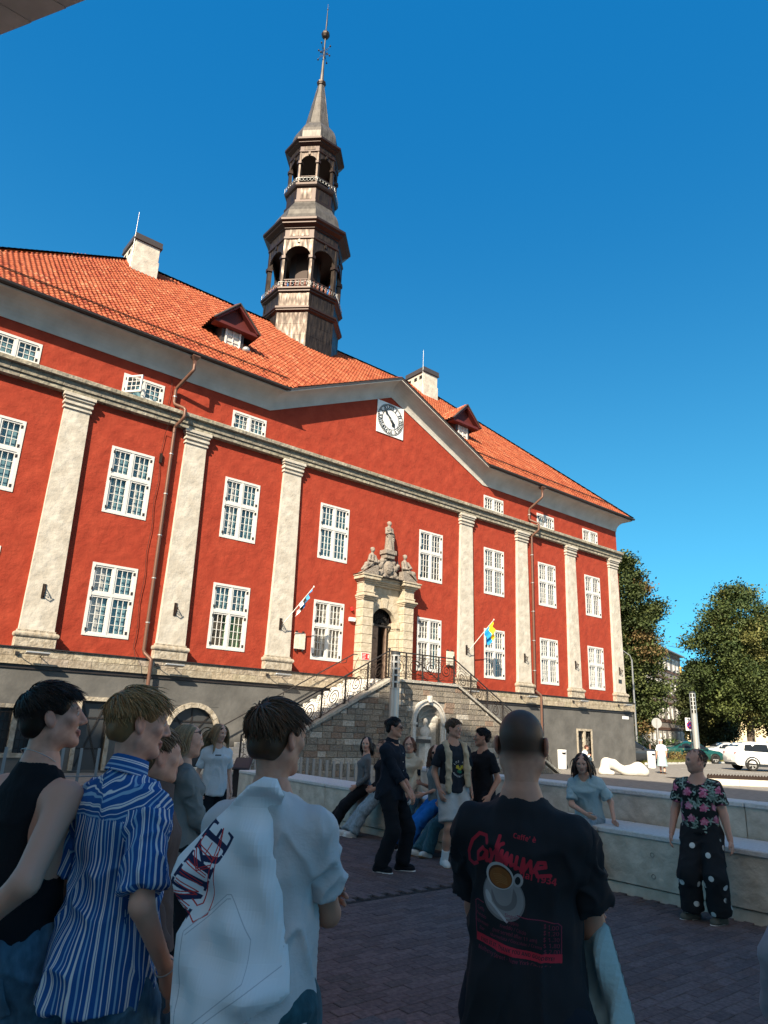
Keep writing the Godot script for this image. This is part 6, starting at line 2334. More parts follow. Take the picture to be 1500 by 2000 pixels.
func added_cream_house():
	# unseen house added so that its sunlit wall bounces warm light onto the square
	var b := thing("added_cream_house", "unseen long cream plastered house added on the right to bounce warm light", "building", Vector3(16, G, 38), -PI / 2)
	var holes := []
	for f in 3:
		for k in 9:
			var cx := -16.0 + k * 4.0
			holes.append([cx - 0.6, cx + 0.6, 1.2 + f * 3.8, 3.2 + f * 3.8])
	var g := Geo.new()
	wall_sheet(g, -19, 19, -0.1, 12.5, 0.0, holes, 0.3)
	g.quad(Vector3(-19, -0.1, -10), Vector3(-19, -0.1, 0), Vector3(-19, 12.5, 0), Vector3(-19, 12.5, -10))
	g.quad(Vector3(19, -0.1, 0), Vector3(19, -0.1, -10), Vector3(19, 12.5, -10), Vector3(19, 12.5, 0))
	put("wall", g, M.cream_plaster, b)
	g = Geo.new()
	g.prism(PackedVector2Array([Vector2(0.5, 12.5), Vector2(-5, 15.5), Vector2(-10.5, 12.5)]), Transform3D(Basis(Vector3(0, 0, 1), Vector3.UP, Vector3(-1, 0, 0)), Vector3(19.3, 0, 0)), 38.6)
	put("roof", g, M.apt_roof, b)
	for h in holes:
		g = Geo.new()
		g.quad(Vector3(h[0], h[2], -0.2), Vector3(h[1], h[2], -0.2), Vector3(h[1], h[3], -0.2), Vector3(h[0], h[3], -0.2))
		put("pane", g, M.iron_plate, b)


func yellow_house():
	var b := thing("yellow_house", "pale yellow two storey house with green hipped roof beyond the car park", "building", Vector3(101.5, G, -32.0), -0.68)
	var holes := []
	for f in 2:
		for k in 7:
			var cx := -12.0 + k * 4.0
			holes.append([cx - 0.6, cx + 0.6, 1.3 + f * 3.4, 3.1 + f * 3.4])
	var g := Geo.new()
	wall_sheet(g, -15, 15, -0.1, 8.2, 5.0, holes, 0.25)
	g.quad(Vector3(-15, -0.1, -5), Vector3(-15, -0.1, 5), Vector3(-15, 8.2, 5), Vector3(-15, 8.2, -5))
	g.quad(Vector3(15, -0.1, 5), Vector3(15, -0.1, -5), Vector3(15, 8.2, -5), Vector3(15, 8.2, 5))
	put("wall", g, M.house_yellow, b)
	g = Geo.new()
	g.box(Vector3(-15.4, 7.7, -5.3), Vector3(15.4, 8.25, 5.4))
	put("eaves", g, M.white_paint, b)
	g = Geo.new()
	var q := [Vector3(-15.6, 8.26, 5.6), Vector3(15.6, 8.26, 5.6), Vector3(15.6, 8.26, -5.6), Vector3(-15.6, 8.26, -5.6), Vector3(-10, 11.0, 0), Vector3(10, 11.0, 0)]
	g.quad(q[0], q[1], q[5], q[4]); g.quad(q[2], q[3], q[4], q[5]); g.tri(q[1], q[2], q[5]); g.tri(q[3], q[0], q[4])
	put("roof", g, M.roof_green, b)
	for h in holes:
		var w := group_node("window", b)
		g = Geo.new()
		g.quad(Vector3(h[0], h[2], 4.82), Vector3(h[1], h[2], 4.82), Vector3(h[1], h[3], 4.82), Vector3(h[0], h[3], 4.82))
		put("pane", g, M.iron_plate, w)
		g = Geo.new()
		g.box(Vector3(h[0] - 0.1, h[3], 4.9), Vector3(h[1] + 0.1, h[3] + 0.15, 5.06))
		g.box(Vector3(h[0] - 0.1, h[2] - 0.15, 4.9), Vector3(h[1] + 0.1, h[2], 5.08))
		g.box(Vector3((h[0] + h[1]) / 2 - 0.06, h[2], 4.83), Vector3((h[0] + h[1]) / 2 + 0.06, h[3], 4.92))
		put("frame", g, M.white_paint, w)


func car(called: String, label: String, at: Vector3, dir: Vector3, paint: Color, kind: int) -> Node3D:
	# local +x is forward; kind 0 a saloon, 1 a tall hatchback
	var t := thing(called, label, "car", at)
	t.basis = Basis(dir, Vector3.UP, dir.cross(Vector3.UP))
	var pm := mat("car_paint_%d" % get_child_count(), paint, 0.28)
	pm.clearcoat_enabled = true
	pm.clearcoat = 0.8
	pm.clearcoat_roughness = 0.05
	var L := 2.25
	# stations: x, sill y, belt y, half width at sill, half width at belt, roof y, half width of roof
	var S := []
	if kind == 0:
		S = [[-2.25, 0.42, 0.72, 0.66, 0.70, 0.74, 0.6], [-2.18, 0.28, 0.92, 0.76, 0.78, 0.96, 0.66], [-1.7, 0.24, 0.98, 0.82, 0.84, 1.02, 0.70], [-1.35, 0.22, 0.98, 0.84, 0.86, 1.12, 0.68], [-0.75, 0.20, 0.97, 0.85, 0.87, 1.40, 0.60], [-0.1, 0.20, 0.95, 0.85, 0.87, 1.45, 0.60], [0.35, 0.20, 0.93, 0.85, 0.87, 1.40, 0.60], [0.95, 0.22, 0.90, 0.84, 0.86, 1.05, 0.68], [1.15, 0.22, 0.88, 0.84, 0.85, 0.95, 0.72], [1.8, 0.24, 0.80, 0.80, 0.82, 0.86, 0.68], [2.15, 0.30, 0.68, 0.70, 0.74, 0.72, 0.60], [2.25, 0.42, 0.58, 0.58, 0.62, 0.60, 0.5]]
	else:
		S = [[-2.25, 0.45, 0.80, 0.70, 0.74, 0.86, 0.62], [-2.18, 0.34, 1.04, 0.80, 0.82, 1.10, 0.68], [-1.98, 0.30, 1.08, 0.84, 0.86, 1.34, 0.66], [-1.6, 0.28, 1.07, 0.86, 0.88, 1.56, 0.62], [-0.8, 0.26, 1.04, 0.87, 0.89, 1.63, 0.62], [0.0, 0.26, 1.01, 0.87, 0.89, 1.62, 0.62], [0.5, 0.26, 0.99, 0.87, 0.88, 1.52, 0.62], [1.1, 0.28, 0.97, 0.86, 0.87, 1.14, 0.70], [1.3, 0.28, 0.96, 0.86, 0.86, 1.04, 0.74], [1.9, 0.30, 0.90, 0.82, 0.84, 0.96, 0.70], [2.18, 0.36, 0.76, 0.74, 0.78, 0.82, 0.62], [2.28, 0.46, 0.62, 0.62, 0.66, 0.66, 0.54]]
	var ring := func(s: Array) -> Array:
		var p := []
		for side in [1, -1]:
			var q := [Vector3(s[0], s[1], side * s[3] * 0.9), Vector3(s[0], lerpf(s[1], s[2], 0.25), side * s[3] * 1.02), Vector3(s[0], lerpf(s[1], s[2], 0.7), side * s[4] * 1.02), Vector3(s[0], s[2], side * s[4] * 0.985), Vector3(s[0], lerpf(s[2], s[5], 0.9), side * lerpf(s[4], s[6], 0.9)), Vector3(s[0], s[5], side * s[6] * 0.88), Vector3(s[0], s[5] + 0.025, 0)]
			if side < 0:
				q.reverse()
				q.pop_front()
			p.append_array(q)
		return p
	var rings := []
	# finer stations by interpolation for a smoother body
	for k in S.size() - 1:
		for e in 3:
			var f := e / 3.0
			var s := []
			for c in 7:
				var p0: float = S[maxi(k - 1, 0)][c]; var p1: float = S[k][c]; var p2: float = S[k + 1][c]; var p3: float = S[mini(k + 2, S.size() - 1)][c]
				s.push_back(lerpf(p1, p2, f) if c == 0 else 0.5 * (2 * p1 + (p2 - p0) * f * 0.6 + (2 * p1 - 2 * p1) * f + (p2 - p1) * f * 1.4 + 0.0 * p3))
			rings.push_back(ring.call(s))
	rings.push_back(ring.call(S[S.size() - 1]))
	var st := SurfaceTool.new()
	st.begin(Mesh.PRIMITIVE_TRIANGLES)
	st.set_smooth_group(0)
	var np: int = rings[0].size()
	for k in rings.size() - 1:
		for e in np - 1:
			var a: Vector3 = rings[k][e]; var b: Vector3 = rings[k + 1][e]; var c: Vector3 = rings[k + 1][e + 1]; var d: Vector3 = rings[k][e + 1]
			for v in [a, b, c, a, c, d]:
				st.add_vertex(v)
	for rr in [rings[0], rings[rings.size() - 1]]:
		for e in range(1, np - 1):
			for v in [rr[0], rr[e], rr[e + 1]]:
				st.add_vertex(v)
	st.index()
	st.generate_normals()
	put("body", st.commit(), pm, t)
	# glass: side windows, windscreen, rear window
	var cab := [-1.30, -0.72, 0.05, 0.88] if kind == 0 else [-1.75, -0.75, 0.05, 1.05]
	var at_s := func(x: float, c: int) -> float:
		for k in S.size() - 1:
			if x >= S[k][0] and x <= S[k + 1][0]:
				return lerpf(S[k][c], S[k + 1][c], (x - S[k][0]) / (S[k + 1][0] - S[k][0]))
		return S[0][c]
	for side in [1, -1]:
		for w in 2:
			var g := Geo.new()
			var xa: float = cab[0] if w == 0 else cab[2] - 0.22
			var xb: float = cab[2] - 0.30 if w == 0 else cab[3] - 0.12
			var n := 8
			for k in n:
				var x := lerpf(xa, xb, float(k) / n)
				var y := lerpf(xa, xb, float(k + 1) / n)
				var p := []
				for q in [[x, 0.10], [y, 0.10], [y, 0.82], [x, 0.82]]:
					var f: float = q[1]
					var hb: float = at_s.call(q[0], 2)
					var hr: float = at_s.call(q[0], 5)
					p.push_back(Vector3(q[0], lerpf(hb, hr, f), side * (lerpf(at_s.call(q[0], 4), at_s.call(q[0], 6), f) + 0.006)))
				if side > 0:
					g.quad(p[0], p[1], p[2], p[3])
				else:
					g.quad(p[1], p[0], p[3], p[2])
			put("side_window", g, M.car_glass, t)
	for q in [[S[6 if kind == 0 else 6], S[7], "windscreen"], [S[3], S[4], "rear_window"]] if kind == 0 else [[S[6], S[7], "windscreen"], [S[2], S[3], "rear_window"]]:
		var a: Array = q[0]
		var b: Array = q[1]
		var g := Geo.new()
		var up := Vector3(0.012 if q[2] == "windscreen" else -0.012, 0.03, 0)
		var p := [Vector3(a[0], a[5], a[6] * 0.82) + up, Vector3(b[0], b[5], b[6] * 0.82) + up, Vector3(b[0], b[5], -b[6] * 0.82) + up, Vector3(a[0], a[5], -a[6] * 0.82) + up]
		g.quad(p[0], p[1], p[2], p[3])
		put(q[2], g, M.car_glass, t)
	# wheels with rims
	for x in [-1.35, 1.38]:
		for side in [1, -1]:
			var wr := 0.32 if kind == 0 else 0.36
			var wh := group_node("wheel", t)
			var tf := Transform3D(Basis(Vector3.RIGHT, PI / 2 * side), Vector3(x, wr, side * 0.80))
			var g := Geo.new()
			g.lathe([[wr * 0.62, -0.10], [wr * 0.92, -0.10], [wr, -0.06], [wr, 0.07], [wr * 0.93, 0.10], [wr * 0.66, 0.10], [wr * 0.64, 0.05]], 22)
			put("tyre", g, M.tyre, wh, tf)
			g = Geo.new()
			g.lathe([[0.0, 0.05], [wr * 0.2, 0.06], [wr * 0.2, 0.03]], 12)
			for k in 5:
				var a := TAU * k / 5
				for e in [-0.12, 0.12]:
					g.obox(Transform3D(Basis(Vector3.UP, a + e), Vector3(sin(a + e) * wr * 0.38, 0.045, cos(a + e) * wr * 0.38)), Vector3(0.04, 0.03, wr * 0.56))
			g.lathe([[wr * 0.60, 0.04], [wr * 0.66, 0.08], [wr * 0.66, 0.10]], 22)
			put("rim", g, M.light_metal, wh, tf)
			g = Geo.new()
			g.lathe([[0.0, 0.0], [wr * 0.62, 0.005]], 18)
			put("hub_shade", g, M.dark_void, wh, tf)
			# arch lip
			g = Geo.new()
			var pts := []
			for k in 13:
				var a := PI * k / 12
				pts.push_back(Vector3(x + cos(a) * (wr + 0.07), wr + sin(a) * (wr + 0.07), side * (0.87 if kind == 0 else 0.895)))
			g.tube(pts, 0.02 if kind == 0 else 0.045, 5)
			put("wheel_arch", g, pm if kind == 0 else M.black_enamel, t)
			g = Geo.new()
			var poly := PackedVector2Array()
			for k in 15:
				var a := PI * k / 14
				poly.push_back(Vector2(x + cos(a) * (wr + 0.06), wr + sin(a) * (wr + 0.06)))
			g.prism(poly, Transform3D(Basis(), Vector3(0, 0, side * 0.862 - 0.005)), 0.01)
			put("arch_shade", g, M.dark_void, t)
	for side in [1, -1]:
		var g := Geo.new()
		g.cbox(Transform3D(Basis(Vector3.UP, side * -0.5), Vector3(2.10, 0.68 if kind == 0 else 0.78, side * 0.60)), Vector3(0.20, 0.13, 0.30), 0.03)
		put("headlight", g, M.lamp_glass, t)
		g = Geo.new()
		g.cbox(Transform3D(Basis(Vector3.UP, side * 0.4), Vector3(-2.13, 0.82 if kind == 0 else 0.96, side * 0.68)), Vector3(0.16, 0.16, 0.26), 0.03)
		put("tail_light", g, M.tail_red, t)
		g = Geo.new()
		g.ball(Vector3(0.78, 1.0 if kind == 0 else 1.08, side * 0.97), Vector3(0.07, 0.08, 0.11), 8, 6)
		put("mirror", g, pm, t)
		g = Geo.new()
		for x in [-0.55, 0.35]:
			g.box(Vector3(x - 0.09, 0.86, side * 0.89 - 0.012), Vector3(x + 0.09, 0.89, side * 0.89 + 0.012))
		put("door_handle", g, pm, t)
		if kind == 1:
			g = Geo.new()
			g.box(Vector3(-1.0, 0.26, side * 0.88 - 0.02), Vector3(1.0, 0.42, side * 0.88 + 0.02))
			put("sill_trim", g, M.black_enamel, t)
	for q in [[2.24, 0.45, "number_plate"], [-2.26, 0.62, "number_plate"]]:
		var g := Geo.new()
		g.cbox(Transform3D(Basis(), Vector3(q[0], q[1], 0)), Vector3(0.02, 0.11, 0.50), 0.004)
		put(q[2], g, M.white_enamel, t)
	var g2 := Geo.new()
	g2.cbox(Transform3D(Basis(), Vector3(2.2, 0.36, 0)), Vector3(0.14, 0.16, 1.1), 0.03)
	g2.cbox(Transform3D(Basis(), Vector3(-2.18, 0.40, 0)), Vector3(0.14, 0.18, 1.3), 0.03)
	put("bumper_trim", g2, M.black_enamel, t)
	return t


# ---------------------------------------------------------------- smooth solids: distances joined with a smooth minimum, meshed as surface nets
class Solid:
	var F := PackedFloat32Array()
	var nx := 0
	var ny := 0
	var nz := 0
	var o := Vector3.ZERO
	var h := 0.02
	var k := 0.02
	var V := PackedVector3Array()
	var N := PackedVector3Array()
	var I := PackedInt32Array()

	func setup(lo: Vector3, hi: Vector3, cell: float, blend: float) -> void:
		h = cell; k = blend; o = lo
		nx = int((hi.x - lo.x) / h) + 2; ny = int((hi.y - lo.y) / h) + 2; nz = int((hi.z - lo.z) / h) + 2
		F.resize(nx * ny * nz)
		F.fill(1.0)

	func put_d(i: int, d: float, kk: float, op: int) -> void:
		var a := F[i]
		if op == 0:
			if d < a + kk:
				var m := maxf(kk - absf(a - d), 0.0)
				F[i] = minf(a, d) - m * m * 0.25 / kk
		else:
			var e := -d
			if e > a - kk:
				var m := maxf(kk - absf(a - e), 0.0)
				F[i] = maxf(a, e) + m * m * 0.25 / kk

	func rng3(lo: Vector3, hi: Vector3) -> PackedInt32Array:
		var r := PackedInt32Array()
		r.push_back(clampi(int((lo.x - o.x) / h), 0, nx)); r.push_back(clampi(int((hi.x - o.x) / h) + 2, 0, nx))
		r.push_back(clampi(int((lo.y - o.y) / h), 0, ny)); r.push_back(clampi(int((hi.y - o.y) / h) + 2, 0, ny))
		r.push_back(clampi(int((lo.z - o.z) / h), 0, nz)); r.push_back(clampi(int((hi.z - o.z) / h) + 2, 0, nz))
		return r

	func cap(a: Vector3, b: Vector3, ra: float, rb: float, kk: float, op := 0, fd := Vector3.ZERO, fs := 1.0) -> void:
		var m := maxf(ra, rb) + kk + h * 2.0
		var r := rng3(a.min(b) - Vector3(m, m, m), a.max(b) + Vector3(m, m, m))
		var ab := b - a
		var flat := fs != 1.0
		var e := 1.0 / fs - 1.0
		if flat:
			ab += fd * (ab.dot(fd) * e)
		var inv := 1.0 / maxf(ab.length_squared(), 1e-9)
		for z in range(r[4], r[5]):
			for y in range(r[2], r[3]):
				var i := (z * ny + y) * nx + r[0]
				var p := Vector3(o.x + r[0] * h, o.y + y * h, o.z + z * h) - a
				for x in range(r[0], r[1]):
					var q := p
					if flat:
						q += fd * (p.dot(fd) * e)
					var t := clampf(q.dot(ab) * inv, 0.0, 1.0)
					var d := (q - ab * t).length() - lerpf(ra, rb, t)
					if flat:
						d *= lerpf(fs, 1.0, 0.5)
					var c := F[i]
					if op == 0:
						if d < c + kk:
							var mm := maxf(kk - absf(c - d), 0.0)
							F[i] = minf(c, d) - mm * mm * 0.25 / kk
					else:
						put_d(i, d, kk, op)
					i += 1
					p.x += h

	func ell(c: Vector3, r: Vector3, b: Basis, kk: float, op := 0) -> void:
		var m := maxf(r.x, maxf(r.y, r.z)) + kk + h * 2.0
		var q := rng3(c - Vector3(m, m, m), c + Vector3(m, m, m))
		var bt := b.transposed()
		for z in range(q[4], q[5]):
			for y in range(q[2], q[3]):
				var i := (z * ny + y) * nx + q[0]
				for x in range(q[0], q[1]):
					var p := (bt * (Vector3(o.x + x * h, o.y + y * h, o.z + z * h) - c)) / r
					var l := p.length()
					var d := l * (l - 1.0) / maxf((p / r).length(), 1e-6)
					put_d(i, d, kk, op)
					i += 1

	func stack(t: Transform3D, rows: Array, kk: float, op := 0, pw := 2.0) -> void:   # rows [y, half width, half depth, shift z] upwards
		var y0: float = rows[0][0]
		var y1: float = rows[rows.size() - 1][0]
		var mw := 0.0
		for w in rows:
			mw = maxf(mw, maxf(w[1], w[2] + absf(w[3])))
		var lo := Vector3.INF
		var hi := -Vector3.INF
		for s in 8:
			var p: Vector3 = t * Vector3(mw if s & 1 else -mw, y1 if s & 2 else y0, mw if s & 4 else -mw)
			lo = lo.min(p); hi = hi.max(p)
		var m := kk + h * 2.0
		var q := rng3(lo - Vector3(m, m, m), hi + Vector3(m, m, m))
		var ti := t.affine_inverse()
		var n := rows.size()
		for z in range(q[4], q[5]):
			for y in range(q[2], q[3]):
				var i := (z * ny + y) * nx + q[0]
				for x in range(q[0], q[1]):
					var p := ti * Vector3(o.x + x * h, o.y + y * h, o.z + z * h)
					var j := 0
					while j < n - 2 and p.y > rows[j + 1][0]:
						j += 1
					var a: Array = rows[j]
					var b: Array = rows[j + 1]
					var f := clampf((p.y - a[0]) / (b[0] - a[0]), 0.0, 1.0)
					f = f * f * (3.0 - 2.0 * f) * 0.5 + f * 0.5
					var w := lerpf(a[1], b[1], f)
					var dp := lerpf(a[2], b[2], f)
					var u := absf(p.x) / w
					var v := absf(p.z - lerpf(a[3], b[3], f)) / dp
					var l := sqrt(u * u + v * v) if pw == 2.0 else pow(pow(u, pw) + pow(v, pw), 1.0 / pw)
					var d := (l - 1.0) * minf(w, dp)
					d = maxf(d, maxf(p.y - y1, y0 - p.y))
					put_d(i, d, kk, op)
					i += 1

	func cut(n: Vector3, at: Vector3, lo := -Vector3.INF, hi := Vector3.INF) -> void:   # removes what lies beyond the plane, inside a box
		var q := rng3(lo.max(o), hi.min(o + Vector3(nx, ny, nz) * h))
		for z in range(q[4], q[5]):
			for y in range(q[2], q[3]):
				var i := (z * ny + y) * nx + q[0]
				var d := n.dot(Vector3(o.x + q[0] * h, o.y + y * h, o.z + z * h) - at)
				for x in range(q[0], q[1]):
					if d > F[i]:
						F[i] = d
					d += n.x * h
					i += 1

	func sample(p: Vector3) -> float:
		var q := (p - o) / h
		var x := clampi(int(q.x), 0, nx - 2); var y := clampi(int(q.y), 0, ny - 2); var z := clampi(int(q.z), 0, nz - 2)
		var f := Vector3(clampf(q.x - x, 0, 1), clampf(q.y - y, 0, 1), clampf(q.z - z, 0, 1))
		var i := (z * ny + y) * nx + x
		var s := nx * ny
		return lerpf(lerpf(lerpf(F[i], F[i + 1], f.x), lerpf(F[i + nx], F[i + nx + 1], f.x), f.y), lerpf(lerpf(F[i + s], F[i + s + 1], f.x), lerpf(F[i + s + nx], F[i + s + nx + 1], f.x), f.y), f.z)

	func nets() -> void:
		var sy := nx
		var sz := nx * ny
		var at := PackedInt32Array()
		at.resize(nx * ny * nz)
		at.fill(-1)
		var off := PackedInt32Array([0, 1, sy, sy + 1, sz, sz + 1, sz + sy, sz + sy + 1])
		var far := h * 5.0
		for z in nz - 1:
			for y in ny - 1:
				var i := z * sz + y * sy
				for x in nx - 1:
					var f0 := F[i]
					if f0 < far and f0 > -far:
						var mask := 0
						for c in 8:
							if F[i + off[c]] < 0.0:
								mask |= 1 << c
						if mask != 0 and mask != 255:
							var s := Vector3.ZERO
							var n := 0
							for e in 12:
								var c0: int = EA[e]
								var c1: int = EB[e]
								if ((mask >> c0) & 1) != ((mask >> c1) & 1):
									var a := F[i + off[c0]]
									var t := a / (a - F[i + off[c1]])
									s += Vector3(lerpf(c0 & 1, c1 & 1, t), lerpf((c0 >> 1) & 1, (c1 >> 1) & 1, t), lerpf((c0 >> 2) & 1, (c1 >> 2) & 1, t))
									n += 1
							at[i] = V.size()
							V.push_back(o + (Vector3(x, y, z) + s / n) * h)
					i += 1
		for z in range(1, nz - 1):
			for y in range(1, ny - 1):
				var i := z * sz + y * sy + 1
				for x in range(1, nx - 1):
					if at[i] >= 0 or (F[i] < far and F[i] > -far):
						var inside := F[i] < 0.0
						if inside != (F[i + 1] < 0.0):
							face(at[i], at[i - sy], at[i - sy - sz], at[i - sz], inside)
						if inside != (F[i + sy] < 0.0):
							face(at[i], at[i - sz], at[i - sz - 1], at[i - 1], inside)
						if inside != (F[i + sz] < 0.0):
							face(at[i], at[i - 1], at[i - 1 - sy], at[i - sy], inside)
					i += 1

	func face(a: int, b: int, c: int, d: int, flip: bool) -> void:
		if a < 0 or b < 0 or c < 0 or d < 0:
			return
		if flip:
			I.append_array([a, c, b, a, d, c])
		else:
			I.append_array([a, b, c, a, c, d])

	func smooth(times: int) -> void:
		for t in times:
			var s := PackedVector3Array()
			s.resize(V.size())
			var n := PackedFloat32Array()
			n.resize(V.size())
			for q in range(0, I.size(), 3):
				var a := I[q]; var b := I[q + 1]; var c := I[q + 2]
				s[a] += V[b] + V[c]; s[b] += V[a] + V[c]; s[c] += V[a] + V[b]
				n[a] += 2.0; n[b] += 2.0; n[c] += 2.0
			for q in V.size():
				if n[q] > 0:
					V[q] = V[q].lerp(s[q] / n[q], 0.5)

	func normals() -> void:
		N.resize(V.size())
		N.fill(Vector3.ZERO)
		for q in range(0, I.size(), 3):
			var a := I[q]; var b := I[q + 1]; var c := I[q + 2]
			var n := (V[c] - V[a]).cross(V[b] - V[a])
			N[a] += n; N[b] += n; N[c] += n
		for q in V.size():
			N[q] = N[q].normalized()

	const EA := [0, 2, 4, 6, 0, 1, 4, 5, 0, 1, 2, 3]
	const EB := [1, 3, 5, 7, 2, 3, 6, 7, 4, 5, 6, 7]


func job(node: MeshInstance3D, lo: Vector3, hi: Vector3, cell: float, blend: float, ops: Array, extra := {}) -> Dictionary:
	var j := {"node": node, "lo": lo, "hi": hi, "cell": cell, "blend": blend, "ops": ops, "out": []}
	j.merge(extra)
	jobs.push_back(j)
	return j


func run_solid(j: Dictionary) -> Solid:
	var s := Solid.new()
	s.setup(j.lo, j.hi, j.cell, j.blend)
	for p in j.ops:
		var kk: float = p.get("k", j.blend)
		match p.t:
			"cap": s.cap(p.a, p.b, p.ra, p.rb, kk, p.get("op", 0), p.get("fd", Vector3.ZERO), p.get("fs", 1.0))
			"ell": s.ell(p.c, p.r, p.get("b", Basis()), kk, p.get("op", 0))
			"stack": s.stack(p.x, p.rows, kk, p.get("op", 0), p.get("pw", 2.0))
			"cut": s.cut(p.n, p.at, p.get("lo", -Vector3.INF), p.get("hi", Vector3.INF))
	s.nets()
	if j.get("smooth", 0):
		s.smooth(j.smooth)
	s.normals()
	if j.has("disp"):
		var f: Callable = j.disp
		for q in s.V.size():
			s.V[q] += s.N[q] * float(f.call(s.V[q], s.N[q]))
		s.normals()
	return s


func run_job(n: int) -> void:
	var j := jobs[n]
	var arr := []
	arr.resize(Mesh.ARRAY_MAX)
	var s := run_solid(j)
	for e in j.get("with", []):                            # finer grids (head, hands) that belong to the same skin
		var s2 := run_solid(e)
		var b := s.V.size()
		s.V.append_array(s2.V); s.N.append_array(s2.N)
		for q in s2.I:
			s.I.push_back(q + b)
	if j.has("keep"):
		j.solid = s
	if j.has("uv"):                                        # split vertices so that each triangle keeps one mapping
		var f: Callable = j.uv
		var v := PackedVector3Array(); var nn := PackedVector3Array(); var u := PackedVector2Array()
		for q in range(0, s.I.size(), 3):
			var w: Array = f.call(s.V[s.I[q]], s.V[s.I[q + 1]], s.V[s.I[q + 2]])
			for e in 3:
				v.push_back(s.V[s.I[q + e]]); nn.push_back(s.N[s.I[q + e]]); u.push_back(w[e])
		arr[Mesh.ARRAY_VERTEX] = v
		arr[Mesh.ARRAY_NORMAL] = nn
		arr[Mesh.ARRAY_TEX_UV] = u
	else:
		arr[Mesh.ARRAY_VERTEX] = s.V
		arr[Mesh.ARRAY_NORMAL] = s.N
		arr[Mesh.ARRAY_INDEX] = s.I
		if j.has("col"):
			var f: Callable = j.col
			var c := PackedColorArray()
			c.resize(s.V.size())
			for q in s.V.size():
				c[q] = f.call(s.V[q], s.N[q])
			arr[Mesh.ARRAY_COLOR] = c
	j.out = arr


func run_share(k: int) -> void:
	for n in range(k, jobs.size(), 4):
		run_job(n)


func run_jobs() -> void:
	if jobs.is_empty():
		return
	var crew := []
	for k in 4:
		var th := Thread.new()
		th.start(run_share.bind(k))
		crew.push_back(th)
	for th in crew:
		th.wait_to_finish()
	for j in jobs:
		if j.out[Mesh.ARRAY_VERTEX].size():
			var m := ArrayMesh.new()
			m.add_surface_from_arrays(Mesh.PRIMITIVE_TRIANGLES, j.out)
			(j.node as MeshInstance3D).mesh = m


func blank(called: String, m: Material, parent: Node) -> MeshInstance3D:
	var o := MeshInstance3D.new()
	o.name = called
	o.material_override = m
	parent.add_child(o, true)
	return o


func cp(a: Vector3, b: Vector3, ra: float, rb: float, extra := {}) -> Dictionary:
	var d := {"t": "cap", "a": a, "b": b, "ra": ra, "rb": rb}
	d.merge(extra)
	return d


func el(c: Vector3, r: Vector3, b := Basis(), extra := {}) -> Dictionary:
	var d := {"t": "ell", "c": c, "r": r, "b": b}
	d.merge(extra)
	return d


func pl(n: Vector3, at: Vector3, lo := -Vector3.INF, hi := Vector3.INF) -> Dictionary:
	return {"t": "cut", "n": n, "at": at, "lo": lo, "hi": hi}


# ---------------------------------------------------------------- people
var noise := FastNoiseLite.new()
var later: Array[Dictionary] = []


func ik(a: Vector3, b: Vector3, l1: float, l2: float, pole: Vector3) -> Vector3:
	var d := b - a
	var L := clampf(d.length(), 0.05, (l1 + l2) * 0.999)
	var n := d.normalized()
	var x := (l1 * l1 - l2 * l2 + L * L) / (2.0 * L)
	var y := sqrt(maxf(l1 * l1 - x * x, 0.0))
	var p := (pole - n * pole.dot(n)).normalized()
	return a + n * x + p * y


func hand_ops(w: Vector3, d: Vector3, n: Vector3, thumb: float, curl: float, s: float) -> Array:
	# palm, four jointed fingers of different lengths, thumb from the side of the palm; d points along the forearm, n out of the back of the hand
	n = (n - d * n.dot(d)).normalized()
	var t := d.cross(n)
	var o := [el(w + d * 0.048 * s, Vector3(0.040, 0.016, 0.052) * s, Basis(t, n, d), {"k": 0.012}), cp(w - d * 0.03 * s, w + d * 0.03 * s, 0.027 * s, 0.028 * s, {"k": 0.02, "fd": n, "fs": 0.75})]
	var len := [0.070, 0.080, 0.075, 0.058]
	for i in 4:
		var p := w + d * (0.088 - 0.004 * absf(i - 1.2)) * s + t * (thumb * (i - 1.5) * 0.0195) * s
		var a := 0.25 * curl + 0.06 * i
		for q in 3:
			var e: Vector3 = p + (d * cos(a) - n * sin(a) + t * thumb * (i - 1.5) * 0.05) * len[i] * [0.45, 0.31, 0.24][q] * s
			o.push_back(cp(p, e, (0.0098 - q * 0.0008) * s, (0.0092 - q * 0.0008) * s, {"k": 0.005}))
			p = e
			a += curl * [0.75, 0.6, 0.3][q]
	var b := w + d * 0.022 * s - t * thumb * 0.028 * s
	var m := b + (d * 0.75 - t * thumb * 0.55 - n * 0.35 * curl).normalized() * 0.040 * s
	o.push_back(cp(b, m, 0.015 * s, 0.012 * s, {"k": 0.012}))
	o.push_back(cp(m, m + (d * 0.95 - t * thumb * 0.12 - n * 0.5 * curl).normalized() * 0.034 * s, 0.0115 * s, 0.009 * s, {"k": 0.006}))
	return o


